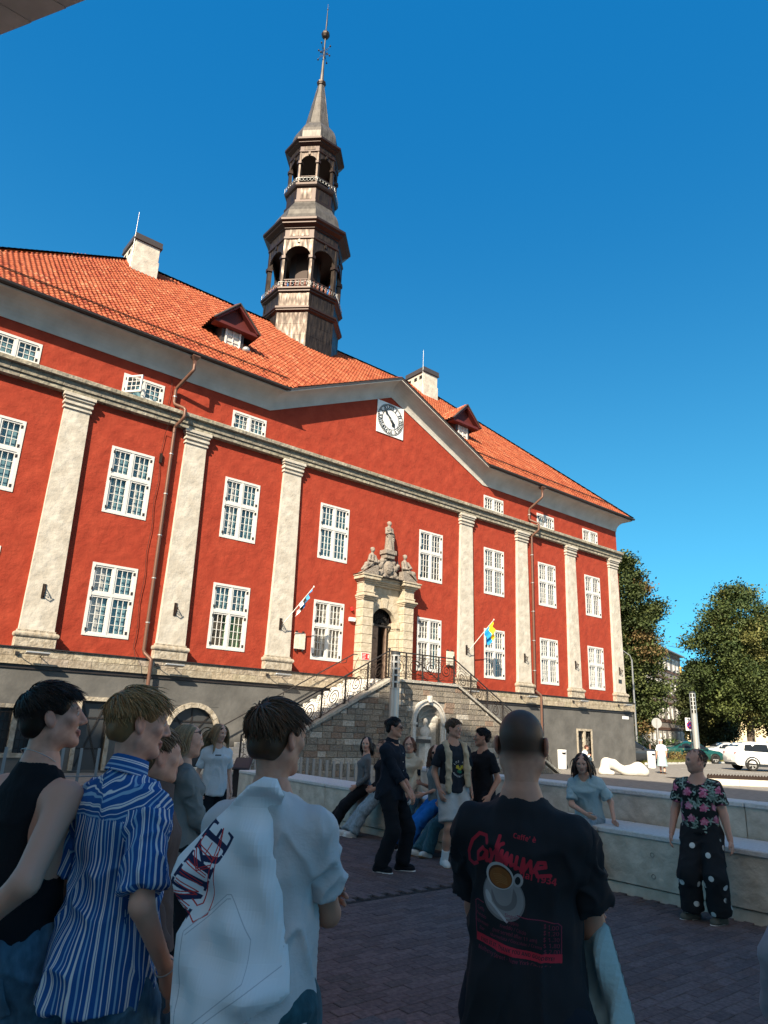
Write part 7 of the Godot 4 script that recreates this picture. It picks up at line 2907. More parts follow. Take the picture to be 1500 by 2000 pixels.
func head_ops(t: Transform3D, f: float) -> Array:
	var b := t.basis
	var o := []
	var P := func(x, y, z): return t * Vector3(x, y, z)
	var k := {"k": 0.022}
	o.append_array([el(P.call(0, 0.032, -0.018), Vector3(0.075, 0.084, 0.096), b, k), el(P.call(0, -0.015, 0.024), Vector3(0.063, 0.084, 0.068), b, k)])
	for s in [-1, 1]:
		o.push_back(cp(P.call(s * 0.050, -0.052, -0.008), P.call(s * 0.014, -0.094, 0.062), 0.024, 0.018 if f > 0 else 0.020, {"k": 0.028}))
		o.push_back(el(P.call(s * 0.043, -0.014, 0.058), Vector3(0.020, 0.018, 0.018), b, {"k": 0.02}))
	o.append_array([el(P.call(0, -0.099, 0.070), Vector3(0.020, 0.015, 0.016), b, {"k": 0.018}), cp(P.call(-0.040, 0.026, 0.070), P.call(0.040, 0.026, 0.070), 0.014, 0.014, {"k": 0.022})])
	for s in [-1, 1]:
		o.push_back(el(P.call(s * 0.031, 0.006, 0.094), Vector3(0.017, 0.011, 0.013), b, {"k": 0.010, "op": 1}))
		o.push_back(el(P.call(s * 0.031, 0.005, 0.077), Vector3(0.0135, 0.0115, 0.0115), b, {"k": 0.003}))
		o.push_back(cp(P.call(s * 0.017, 0.011, 0.087), P.call(s * 0.046, 0.011, 0.080), 0.0035, 0.0035, {"k": 0.004}))
	o.append_array([cp(P.call(0, 0.018, 0.086), P.call(0, -0.026, 0.108), 0.0085, 0.0125, {"k": 0.014}), el(P.call(0.011, -0.033, 0.096), Vector3(0.0095, 0.008, 0.011), b, {"k": 0.008}), el(P.call(-0.011, -0.033, 0.096), Vector3(0.0095, 0.008, 0.011), b, {"k": 0.008}),
		cp(P.call(-0.019, -0.060, 0.083), P.call(0.019, -0.060, 0.083), 0.006, 0.006, {"k": 0.006}), el(P.call(0, -0.0605, 0.089), Vector3(0.018, 0.0065, 0.0065), b, {"k": 0.005}), el(P.call(0, -0.0725, 0.087), Vector3(0.017, 0.0075, 0.0075), b, {"k": 0.006})])
	for s in [-1, 1]:
		var eb := b * Basis(Vector3.UP, s * -0.35) * Basis(Vector3.RIGHT, -0.22)
		o.push_back(el(P.call(s * 0.081, -0.004, -0.014), Vector3(0.0105, 0.033, 0.021), eb, {"k": 0.007}))
		o.push_back(el(P.call(s * 0.091, -0.001, -0.008), Vector3(0.0075, 0.019, 0.011), eb, {"k": 0.006, "op": 1}))
	return o


func fold(p: Vector3, n: Vector3, amp: float, fx: float, fy: float, seed_off: float) -> float:
	# creases of cloth: ridged noise stretched along the hang, broader swells beneath
	var a := 1.0 - absf(noise.get_noise_3d(p.x * fx + seed_off, p.y * fy, p.z * fx)) * 2.4
	var b := noise.get_noise_3d(p.x * fx * 2.3, p.y * fy * 2.0 + seed_off, p.z * fx * 2.3)
	a = maxf(a, -0.3)
	return amp * (1.1 * a * absf(a) + 0.5 * b - 0.35)


func person(label: String, sp: Dictionary) -> Dictionary:
	var s: float = sp.h / 1.78
	var near: bool = sp.get("near", false)
	var root := thing("person", label, "person", sp.at, deg_to_rad(sp.yaw), sp.get("group", ""))
	var fem: float = 1.0 if sp.get("fem", false) else 0.0
	var w: float = sp.get("w", 1.0) * lerpf(1.0, 0.90, fem) * s
	var hip: Vector3 = Vector3(0, 0.935, 0) * s + sp.get("hip", Vector3.ZERO)
	var lean: Vector2 = sp.get("lean", Vector2.ZERO)
	var TB := Basis(Vector3.UP, sp.get("twist", 0.0)) * Basis(Vector3.BACK, lean.y) * Basis(Vector3.RIGHT, lean.x)
	var T := Transform3D(TB, hip)
	var neck: Vector3 = T * (Vector3(0, 0.555, -0.018) * s)
	var HB: Basis = Basis(Vector3.UP, sp.get("hy", 0.0)) * Basis(Vector3.RIGHT, sp.get("hp", 0.0)) * Basis(Vector3.BACK, sp.get("hr", 0.0))
	var H := Transform3D(HB.scaled_local(Vector3.ONE * (lerpf(1.0, 0.95, fem) * lerpf(1.0, s, 0.5))), neck + TB * (Vector3(0, 0.165, 0.028) * s))
	var sh := []
	var elb := []
	var wri := []
	var ank := []
	var knee := []
	var hipj := []
	for q in 2:                                            # 0 left (+x), 1 right (-x)
		var g := 1.0 if q == 0 else -1.0
		sh.push_back(T * Vector3(g * 0.172 * w, (0.452 + sp.get("shrug", 0.0)) * s, -0.015 * s))
		var tgt: Vector3 = sp.get("lh" if q == 0 else "rh", Vector3(g * 0.27, 0.86, 0.06)) * s
		elb.push_back(ik(sh[q], tgt, 0.292 * s, 0.262 * s, sp.get("le" if q == 0 else "re", Vector3(g * 0.35, -0.1, -1.0))))
		wri.push_back(elb[q] + (tgt - (elb[q] as Vector3)).limit_length(0.262 * s))
		hipj.push_back(hip + Vector3(g * 0.090 * w, -0.03 * s, 0).rotated(Vector3.UP, sp.get("twist", 0.0) * 0.5))
		var ft: Vector3 = sp.get("lf" if q == 0 else "rf", Vector3(g * 0.12, 0.08, 0.0)) * s
		knee.push_back(ik(hipj[q], ft, 0.445 * s, 0.425 * s, sp.get("lk" if q == 0 else "rk", Vector3(g * 0.12, 0, 1))))
		ank.push_back(ft)
	var rows := []
	var belly: float = sp.get("belly", 0.0)
	for r in [[-0.13, 0.150, 0.105, -0.012], [0.0, lerpf(0.160, 0.170, fem), 0.116, -0.012], [0.13, lerpf(0.146, 0.130, fem) + belly * 0.6, 0.100 + belly, belly * 0.5], [0.28, 0.160 + belly * 0.3, 0.110 + belly * 0.4, 0.004], [0.385, 0.174, 0.116 + 0.012 * fem, 0.004 + 0.012 * fem], [0.46, 0.172, 0.094, -0.012], [0.515, 0.112, 0.068, -0.018], [0.57, 0.056, 0.056, -0.014]]:
		rows.push_back([r[0] * s, r[1] * w, r[2] * lerpf(w, s, 0.5), r[3] * s])
	var cell := 0.013 if near else 0.018
	var ctx := {"root": root, "s": s, "w": w, "T": T, "H": H, "sh": sh, "elb": elb, "wri": wri, "hip": hipj, "knee": knee, "ank": ank, "rows": rows, "near": near, "neck": neck, "arm": sp.get("arm", 1.0)}
	# skin: one surface from head to limbs
	var skin: Color = sp.get("skin", Color(0.50, 0.27, 0.19))
	var ops := [{"t": "stack", "x": T, "rows": rows, "k": 0.03}, cp(neck - TB * (Vector3(0, 0.05, 0) * s), H * Vector3(0, -0.05, -0.022), 0.060 * w, 0.054 * w, {"k": 0.05})]
	for q in 2:
		var m: float = sp.get("arm", 1.0) * w
		ops.append_array([cp(sh[q], sh[q], 0.054 * m, 0.054 * m, {"k": 0.06}), cp(sh[q], elb[q], 0.050 * m, 0.040 * m, {"k": 0.03}), cp(elb[q], wri[q], 0.042 * m, 0.027 * m, {"k": 0.02})])
		if sp.has("bare_legs"):
			ops.append_array([cp(hipj[q], knee[q], 0.075 * w, 0.052 * w), cp(knee[q], (knee[q] as Vector3).lerp(ank[q], 0.4), 0.050 * w, 0.055 * w), cp((knee[q] as Vector3).lerp(ank[q], 0.35), ank[q], 0.055 * w, 0.035 * w)])
	var with := []
	var hc := 0.0042 if near else 0.0068
	var hcen := H.origin
	var hops := head_ops(H, fem)
	hops.push_back(cp(neck + TB * (Vector3(0, -0.01, 0) * s), H * Vector3(0, -0.05, -0.022), 0.058 * w, 0.054 * w, {"k": 0.045}))
	with.push_back({"lo": hcen - Vector3(0.13, 0.17, 0.15), "hi": hcen + Vector3(0.13, 0.14, 0.15), "cell": hc, "blend": 0.02, "ops": hops, "smooth": 1})
	for q in 2:
		if sp.get("hide_hand", -1) == q or sp.get("hide_hand", -1) == 2:
			continue
		var d: Vector3 = (wri[q] - elb[q]).normalized()
		d = (d + sp.get("ld" if q == 0 else "rd", Vector3.ZERO)).normalized()
		var wp: Vector3 = wri[q]
		with.push_back({"lo": wp - Vector3(0.2, 0.2, 0.2) * s * 0.55 + d * 0.075 * s, "hi": wp + Vector3(0.2, 0.2, 0.2) * s * 0.55 + d * 0.075 * s, "cell": 0.0046 if near else 0.006, "blend": 0.01,
			"ops": hand_ops(wp, d, sp.get("ln" if q == 0 else "rn", Vector3(1.0 if q == 0 else -1.0, 0, 0.2)), -1.0 if q == 0 else 1.0, sp.get("curl", 0.7), s * lerpf(1.0, 0.92, fem)), "smooth": 1})
	var hair_c: Color = sp.get("hair_color", Color(0.05, 0.03, 0.018))
	var buzz: bool = sp.get("hair", "") == "buzz"
	var fade: bool = sp.get("fade", false)
	var Hi := H.affine_inverse()
	var colf := func(p: Vector3, n: Vector3) -> Color:
		var q := Hi * p
		var c := skin
		if q.length() < 0.17:
			var nz := noise.get_noise_3d(p.x * 70, p.y * 70, p.z * 70)
			c = Color(skin.r * (1.0 + nz * 0.12), skin.g * (1.0 + nz * 0.16), skin.b * (1.0 + nz * 0.16))
			if q.z > 0.03 and absf(q.x) < 0.06:
				if q.y < -0.055 and q.y > -0.082 and absf(q.x) < 0.024 and q.z > 0.080:
					c = c.lerp(Color(0.32, 0.10, 0.09), 0.65)
				var ex := absf(absf(q.x) - 0.031)
				if absf(q.y - 0.005) < 0.0075 and ex < 0.0135 and q.z > 0.078:
					c = Color(0.42, 0.40, 0.38) if ex > 0.0055 else Color(0.03, 0.025, 0.02)
				elif q.y > 0.010 and q.y < 0.0165 and ex < 0.016 and q.z > 0.075:
					c = c.lerp(Color(0.06, 0.04, 0.03), 0.7)
				if absf(q.y - 0.028 + ex * 0.15) < 0.0048 and absf(q.x) > 0.012 and absf(q.x) < 0.052 and q.z > 0.066:
					c = c.lerp(hair_c, 0.8)
			elif absf(q.x) > 0.074 and absf(q.y) < 0.05 and q.z < 0.02 and q.z > -0.05:
				c = c.lerp(Color(0.50, 0.19, 0.14), 0.35)
			if buzz or fade:
				var line := -0.055 if q.z < -0.02 else (-0.045 + (q.z + 0.02) * 1.1 if q.z < 0.055 else 0.062 + maxf(0.0, 0.1 - q.z) * 0.2)
				var f := clampf((q.y - line) / 0.035, 0.0, 1.0)
				if absf(q.x) > 0.078 and q.y < 0.03 and q.y > -0.045 and q.z > -0.045 and q.z < 0.02:
					f = 0.0
				c = c.lerp(hair_c, f * 0.88)
		return c
	job(blank("body", M.skin, root), Vector3(-0.75, 0.02 if sp.has("bare_legs") else hip.y - 0.2 * s, -0.65), Vector3(0.75, neck.y + 0.06, 0.85), cell, 0.03, ops, {"with": with, "col": colf, "smooth": 1})
	if sp.has("hair") and not buzz:
		make_hair(ctx, sp, hair_c)
	if sp.has("top"):
		make_top(ctx, sp.top)
	if sp.has("bottom"):
		make_bottom(ctx, sp.bottom)
	var sho: Array = sp.get("shoes", ["cloth_black", "rubber_white"])
	for q in 2:
		var fy: float = sp.get("fy", [0.25, -0.25])[q]
		var a: Vector3 = ank[q]
		var fb := Basis(Vector3.UP, fy) * Basis(Vector3.RIGHT, sp.get("toe", [0.0, 0.0])[q])
		var o := a - fb * (Vector3(0, 0.08, 0) * s)
		var P := func(x, y, z): return o + fb * (Vector3(x, y, z) * s)
		var bx := Vector3(0.22, 0.24, 0.24) * s
		var toe := {"k": 0.03}
		var sn := job(blank("shoe", M[sho[0]], root), o - bx, o + bx, 0.008, 0.03, [cp(P.call(0, 0.052, -0.045), P.call(0, 0.046, 0.12), 0.040 * s, 0.040 * s, toe), cp(P.call(0, 0.05, -0.05), P.call(0, 0.10, -0.035), 0.038 * s, 0.040 * s, toe), cp(P.call(0, 0.085, 0.0), P.call(0, 0.06, 0.09), 0.036 * s, 0.036 * s, toe), pl(fb * Vector3.DOWN, P.call(0, 0.02, 0)), pl(fb * Vector3.UP, P.call(0, 0.115, 0))], {"smooth": 1})
		job(blank("sole", M[sho[1]], sn.node), o - bx, o + bx, 0.008, 0.01, [cp(P.call(0, 0.014, -0.05), P.call(0.0, 0.014, 0.125), 0.043 * s, 0.047 * s, {"fd": fb * Vector3.UP, "fs": 0.6}), pl(fb * Vector3.DOWN, P.call(0, 0.0, 0)), pl(fb * Vector3.UP, P.call(0, 0.030, 0))], {"smooth": 1})
		if sho.size() > 2:                                 # socks
			job(blank("sock", M[sho[2]], root), a - Vector3(0.1, 0.1, 0.1), a + Vector3(0.1, 0.25, 0.1), 0.009, 0.02, [cp(a, a.lerp(knee[q], 0.42), 0.044 * w, 0.050 * w), pl((knee[q] - a).normalized(), a.lerp(knee[q], 0.34))])
	ctx.sp = sp
	return ctx


func arm_line(c: Dictionary, q: int, t: float) -> Vector3:  # point along shoulder - elbow - wrist, t 0 to 2
	return (c.sh[q] as Vector3).lerp(c.elb[q], t) if t <= 1.0 else (c.elb[q] as Vector3).lerp(c.wri[q], t - 1.0)


func make_top(c: Dictionary, k: Dictionary):
	var s: float = c.s
	var w: float = c.w
	var aw: float = c.w * lerpf(1.0, c.arm, 0.8)
	var T: Transform3D = c.T
	var ease: float = k.get("ease", 0.02)
	var hem: float = k.get("hem", -0.12) * s
	var rr: Array = c.rows
	var rows := []
	var hw: float = rr[4][1] * k.get("hang", 0.97)
	rows.push_back([hem, maxf(rr[1][1] * 1.0, hw) + ease * 1.2, rr[1][2] + ease * 1.35 + 0.030, rr[1][3] - 0.010])
	rows.push_back([0.02 * s, maxf(rr[1][1] * 0.98, hw) + ease * 1.1, rr[1][2] + ease * 1.15 + 0.020, rr[1][3] - 0.006])
	rows.push_back([0.16 * s, lerpf(rr[2][1], hw, 0.75) + ease, rr[2][2] + ease * 1.2, rr[2][3]])
	for e in [3, 4, 5]:
		rows.push_back([rr[e][0], rr[e][1] + ease * 0.8, rr[e][2] + ease * 0.8, rr[e][3]])
	rows.push_back([rr[6][0] + 0.008, rr[6][1] + ease * 0.5 + 0.006, rr[6][2] + ease * 0.4 + 0.006, rr[6][3]])
	rows.push_back([rr[7][0], rr[7][1] + 0.016, rr[7][2] + 0.016, rr[7][3]])
	var ops := [{"t": "stack", "x": T, "rows": rows, "k": 0.02}]
	var sl: float = k.get("sleeve", 0.62)                  # 0 none, 0.62 short, 1.9 long
	if sl > 0:
		for q in 2:
			ops.push_back(cp(c.sh[q], arm_line(c, q, 0.25), 0.058 * aw + ease * 0.5, 0.056 * aw + ease * 0.5, {"k": 0.06}))
	else:
		for g in [-1.0, 1.0]:
			ops.push_back(el(T * Vector3(g * 0.228 * w, 0.35 * s, -0.03), Vector3(0.125 * w, 0.20 * s, 0.30), T.basis, {"op": 1, "k": 0.02}))
	var nk: float = k.get("neck", 0.066)
	ops.push_back(cp(c.neck - T.basis * Vector3(0, 0.06, -0.012) * s, c.neck + T.basis * Vector3(0, 0.12, 0.05) * s, nk * w, nk * w * 1.25, {"op": 1, "k": 0.012}))
	ops.push_back(pl(T.basis * Vector3.DOWN, T * Vector3(0, hem, 0)))
	ops.append_array(k.get("extra", []))
	var cell: float = 0.0088 if c.near else 0.014
	var amp: float = k.get("fold", 0.009)
	var so: float = k.get("seed", 1.0) * 17.0
	var node := blank(k.get("name", "shirt"), M[k.m], c.root)
	var with := []
	if sl > 0:
		for q in 2:
			var end := arm_line(c, q, sl)
			var sops := []
			var r1: float = k.get("cuff", 0.075 if sl < 1.0 else 0.046) * w
			if sl <= 1.0:
				sops.push_back(cp(arm_line(c, q, 0.06), arm_line(c, q, sl + 0.15), 0.055 * aw + ease * 0.5, r1, {"k": 0.03}))
			else:
				var b: float = k.get("baggy", 0.0)
				sops.push_back(cp(arm_line(c, q, 0.06), c.elb[q], 0.055 * aw + ease * 0.5, 0.050 * w + b, {"k": 0.03}))
				sops.push_back(cp(c.elb[q], arm_line(c, q, minf(sl + 0.15, 2.0)), 0.052 * w + b, r1 + b * 0.4, {"k": 0.03}))
			var d: Vector3 = ((c.elb[q] if sl <= 1.0 else c.wri[q]) - (c.sh[q] if sl <= 1.0 else c.elb[q])).normalized()
			sops.push_back(pl(d, end, end - Vector3.ONE * 0.14, end + Vector3.ONE * 0.14))
			var lo: Vector3 = (c.sh[q] as Vector3).min(c.elb[q]).min(end) - Vector3.ONE * 0.12
			var hi: Vector3 = (c.sh[q] as Vector3).max(c.elb[q]).max(end) + Vector3.ONE * 0.12
			with.push_back({"lo": lo, "hi": hi, "cell": cell, "blend": 0.03, "ops": sops, "smooth": 1, "disp": func(p, n): return fold(p, n, amp * 0.75, 11.0, 12.0, so + q * 9.0)})
	var ex := {"with": with, "smooth": 1, "keep": true, "disp": func(p, n): return fold(p, n, amp, k.get("fx", 9.0), k.get("fy", 5.0), so)}
	if k.get("uv", "") == "stripes":
		ex["uv"] = stripes_uv.bind(c)
	elif k.get("uv", "") == "print":
		ex["uv"] = print_uv.bind(c, k.rect)
	var lo2 := T * Vector3(0, hem, 0) - Vector3(0.36, 0.06, 0.36) * s
	var hi2: Vector3 = c.neck + Vector3(0.36, 0.12, 0.36) * s
	c.top_job = job(node, lo2.min(hi2), hi2.max(lo2), cell, 0.03, ops, ex)
	c.top_node = node


func stripes_uv(a: Vector3, b: Vector3, d: Vector3, c: Dictionary) -> Array:
	var m := (a + b + d) / 3.0
	var out := []
	for q in 2:
		var s0: Vector3 = c.sh[q]
		var e: Vector3 = c.elb[q]
		var ax := (e - s0).normalized()
		var t := (m - s0).dot(ax)
		var rad := (m - s0 - ax * t).length()
		var lp: Vector3 = (c.T as Transform3D).affine_inverse() * m
		if t > 0.02 and rad < 0.105 and absf(lp.x) > 0.170 * c.w:
			var u := ax.cross(Vector3.BACK).normalized()
			var v := ax.cross(u)
			var a0 := atan2((m - s0).dot(v), (m - s0).dot(u))
			for p in [a, b, d]:
				var an := atan2((p - s0).dot(v), (p - s0).dot(u))
				an = a0 + wrapf(an - a0, -PI, PI)
				out.push_back(Vector2(an * 0.075 * 4.0, -(p - s0).dot(ax) * 4.0))
			return out
	var Ti: Transform3D = (c.T as Transform3D).affine_inverse()
	var lm := Ti * m
	if lm.y > 0.415 * c.s:                                   # yoke: stripes run across
		for p in [a, b, d]:
			var lp: Vector3 = Ti * p
			out.push_back(Vector2(lp.y * 4.0 - lp.z * 3.0, lp.x * 4.0))
		return out
	var an0 := atan2(lm.x, lm.z)
	for p in [a, b, d]:
		var lp: Vector3 = Ti * p
		var an := an0 + wrapf(atan2(lp.x, lp.z) - an0, -PI, PI)
		out.push_back(Vector2(an * 0.185 * 4.0, -lp.y * 4.0))
	return out


func print_uv(a: Vector3, b: Vector3, d: Vector3, c: Dictionary, rect: Array) -> Array:
	# rect: [side (+1 front, -1 back), x0, x1, y0, y1] in the torso's frame
	var Ti: Transform3D = (c.T as Transform3D).affine_inverse()
	var p := [Ti * a, Ti * b, Ti * d]
	var n: Vector3 = (p[2] - p[0]).cross(p[1] - p[0])
	var out := []
	for e in p:
		if n.z * rect[0] <= 0.0:
			out.push_back(Vector2(0.003, 0.003))
		else:
			out.push_back(Vector2(clampf((e.x - rect[1]) / (rect[2] - rect[1]), 0.003, 0.997), clampf((rect[4] - e.y) / (rect[4] - rect[3]), 0.003, 0.997)))
	return out


func make_bottom(c: Dictionary, k: Dictionary):
	var s: float = c.s
	var w: float = c.w
	var e: float = k.get("ease", 0.012)
	var T: Transform3D = c.T
	var hip: Vector3 = T.origin
	var rr: Array = c.rows
	var ops := [{"t": "stack", "x": T, "rows": [[-0.12 * s, rr[0][1] * 0.9 + e, rr[0][2] + e, rr[0][3]], [-0.02 * s, rr[1][1] + e, rr[1][2] + e, rr[1][3]], [0.09 * s, rr[2][1] + e * 0.8, rr[2][2] + e * 0.8, 0.0], [0.13 * s, rr[2][1] + e * 0.5, rr[2][2] + e * 0.5, 0.0]], "k": 0.05}]
	var r: Array = k.get("r", [0.098, 0.080, 0.075])
	var end: float = k.get("end", 1.96)                     # along hip - knee - ankle
	for q in 2:
		var h: Vector3 = c.hip[q]
		var kn: Vector3 = c.knee[q]
		var a: Vector3 = c.ank[q]
		ops.push_back(cp(h, kn, r[0] * w, r[1] * w, {"k": 0.045}))
		ops.push_back(cp(h - Vector3(0, 0.02, 0.025) * s, h.lerp(kn, 0.25) - Vector3(0, 0, 0.015) * s, 0.085 * w + e, 0.08 * w + e, {"k": 0.05}))
		if end > 1.0:
			ops.push_back(cp(kn, kn.lerp(a, minf(end - 1.0 + 0.15, 1.1)), r[1] * w, r[2] * w, {"k": 0.04}))
	for q in 2:
		var h: Vector3 = c.hip[q]
		var kn: Vector3 = c.knee[q]
		var a: Vector3 = c.ank[q]
		var p := h.lerp(kn, end) if end <= 1.0 else kn.lerp(a, end - 1.0)
		var d := (kn - h).normalized() if end <= 1.0 else (a - kn).normalized()
		ops.push_back(pl(d, p, p - Vector3.ONE * 0.16, p + Vector3.ONE * 0.16))
	var lo: Vector3 = hip
	var hi: Vector3 = hip
	for q in 2:
		for p in [c.knee[q], c.ank[q] if end > 1.0 else c.knee[q]]:
			lo = lo.min(p); hi = hi.max(p)
	var amp: float = k.get("fold", 0.008)
	c.bot_job = job(blank(k.get("name", "trousers"), M[k.m], c.root), lo.min(hip - Vector3(0.26, 0.2, 0.26) * s) - Vector3(0.13, 0.06, 0.16), hi.max(hip + Vector3(0.26, 0.17, 0.26) * s) + Vector3(0.13, 0.0, 0.16), 0.012 if c.near else 0.016, 0.03, ops,
		{"smooth": 1, "keep": true, "disp": func(p, n): return fold(p, n, amp, 7.0, 8.0, k.get("seed", 3.0) * 11.0)})


func make_hair(c: Dictionary, sp: Dictionary, hc: Color):
	# a fitted cap under many fine locks that radiate from the crown; long hair falls from there over the shoulders
	var H: Transform3D = c.H
	var style: String = sp.hair
	var near: bool = c.near
	var r := RandomNumberGenerator.new()
	r.seed = int(sp.get("seed", 1)) * 101 + 7
	var long: float = sp.get("hair_len", 0.0)
	var b := H.basis
	var hs := b.x.length()
	var ops := [el(H * Vector3(0, 0.040, -0.022), Vector3(0.083, 0.088, 0.103) * hs, b.orthonormalized(), {"k": 0.02})]
	ops.push_back(el(H * Vector3(0, -0.022, -0.050), Vector3(0.069, 0.062, 0.066) * hs, b.orthonormalized(), {"k": 0.02}))
	if long > 0:
		ops.push_back(cp(H * Vector3(0, 0.0, -0.06), H * Vector3(0, -0.14, -0.075), 0.065, 0.055, {"k": 0.04}))
	ops.push_back(el(H * Vector3(0, -0.055, 0.080), Vector3(0.074, 0.115, 0.085) * hs, b.orthonormalized(), {"op": 1, "k": 0.012}))
	for g in [-1.0, 1.0]:
		ops.push_back(el(H * Vector3(g * 0.085, -0.025, 0.006), Vector3(0.026, 0.048, 0.034) * hs, b.orthonormalized(), {"op": 1, "k": 0.01}))
	if long <= 0:
		ops.push_back(pl((b * Vector3(0, -1, -0.15)).normalized(), H * Vector3(0, sp.get("nape", -0.068), -0.08)))
	var cr: float = 0.015
	var node := blank("hair", M.hair, c.root)
	job(node, H.origin - Vector3(0.17, 0.26 if long > 0 else 0.15, 0.2), H.origin + Vector3(0.17, 0.17, 0.17), 0.006 if near else 0.008, 0.02, ops, {"col": func(p, n): return hc * (0.8 + 0.3 * noise.get_noise_3d(p.x * 60, p.y * 20, p.z * 60)), "smooth": 1})
	var g := Geo.new()
	g.colored = true
	var n: int = sp.get("strands", 1500 if near else 420)
	var crown: Vector3 = sp.get("crown", Vector3(0.012, 0.75, -0.65)).normalized()
	var rad := Vector3(0.082, 0.088, 0.101)
	var cen := Vector3(0, 0.038, -0.021)
	var top_len: float = sp.get("top_len", 0.07)
	var side_len: float = sp.get("side_len", 0.025)
	var sweep: Vector3 = sp.get("sweep", Vector3(0, 0, 0.5))
	var thick := (0.0026 if near else 0.0055) * (1.5 if long > 0 else 1.0)
	var made := 0
	while made < n:
		var d := Vector3(r.randfn(), r.randfn(), r.randfn()).normalized()
		if d.y < (-0.55 if d.z > -0.35 else -0.96):
			continue
		if d.z > 0.15 and d.y < 0.48 + d.z * 0.25:             # the face stays free
			continue
		if absf(d.x) > 0.75 and d.y < 0.06 and d.z > -0.35:     # and the ears
			continue
		var sidey := clampf((0.42 - d.y) / 0.35, 0.0, 1.0)
		if fade_skip(sp, sidey, r):
			continue
		made += 1
		var L := lerpf(top_len, side_len, sidey) * r.randf_range(0.7, 1.2)
		if long > 0:
			L = long * r.randf_range(0.85, 1.05)
		var flow := (d - crown)
		if long > 0:
			flow = Vector3((1.0 if d.x > 0.015 else -1.0) * (1.0 if d.z > -0.2 else 0.4), -0.2, -0.55)
		flow = (flow - d * flow.dot(d)).normalized()
		flow = (flow + sweep * (1.0 - sidey) + Vector3(r.randfn(), r.randfn(), r.randfn()) * sp.get("mess", 0.25)).normalized()
		var p := cen + d * rad
		var steps := 4 if long <= 0 else 11
		var pts := [H * p]
		var rr := [thick]
		var dirn := flow
		var stp := L / steps
		var curl: float = sp.get("wave", 0.0)
		for e in steps:
			dirn = (dirn + Vector3(0, -0.16 if long <= 0 else -0.42, 0) + Vector3(sin(e * 1.3 + made), 0, cos(e * 1.7 + made * 0.7)) * curl).normalized()
			p += dirn * stp
			var q := (p - cen) / rad
			var l := q.length()
			var off := 1.03 + 0.05 * sin(made * 1.7) + (0.10 if long <= 0 else 0.06) * (1.0 - sidey) * (e + 1.0) / steps
			if l < off:
				p = cen + q / l * off * rad
			if long > 0:
				if p.z > 0.01 and p.y < 0.075 and p.y > -0.13:       # clear of the face
					var fx := 0.070 - maxf(0.0, p.y) * 0.25
					if absf(p.x) < fx:
						p.x = (1.0 if d.x > 0.015 else -1.0) * fx
				if p.y < -0.09:                              # over the shoulders and the back
					var lim: float = -0.085 - clampf((-0.09 - p.y) * 0.28, 0.0, 0.065) if p.z < 0.0 else 0.0
					if p.z < 0.0 and p.z > lim:
						p.z = lim + r.randf() * -0.01
					if p.z >= 0.0 and p.y < -0.13:
						p.z = maxf(p.z, 0.075 + r.randf() * 0.02)
			pts.push_back(H * p)
			rr.push_back(thick * (1.0 - 0.8 * pow((e + 1.0) / steps, 2.0)))
		var m := r.randf_range(0.8, 1.9)
		g.col = Color(hc.r * m, hc.g * m, hc.b * m)
		g.tube(pts, rr, 3, false)
	put("locks", g, M.hair, node)


func fade_skip(sp: Dictionary, sidey: float, r: RandomNumberGenerator) -> bool:
	return sp.get("fade", false) and r.randf() < sidey * 0.9


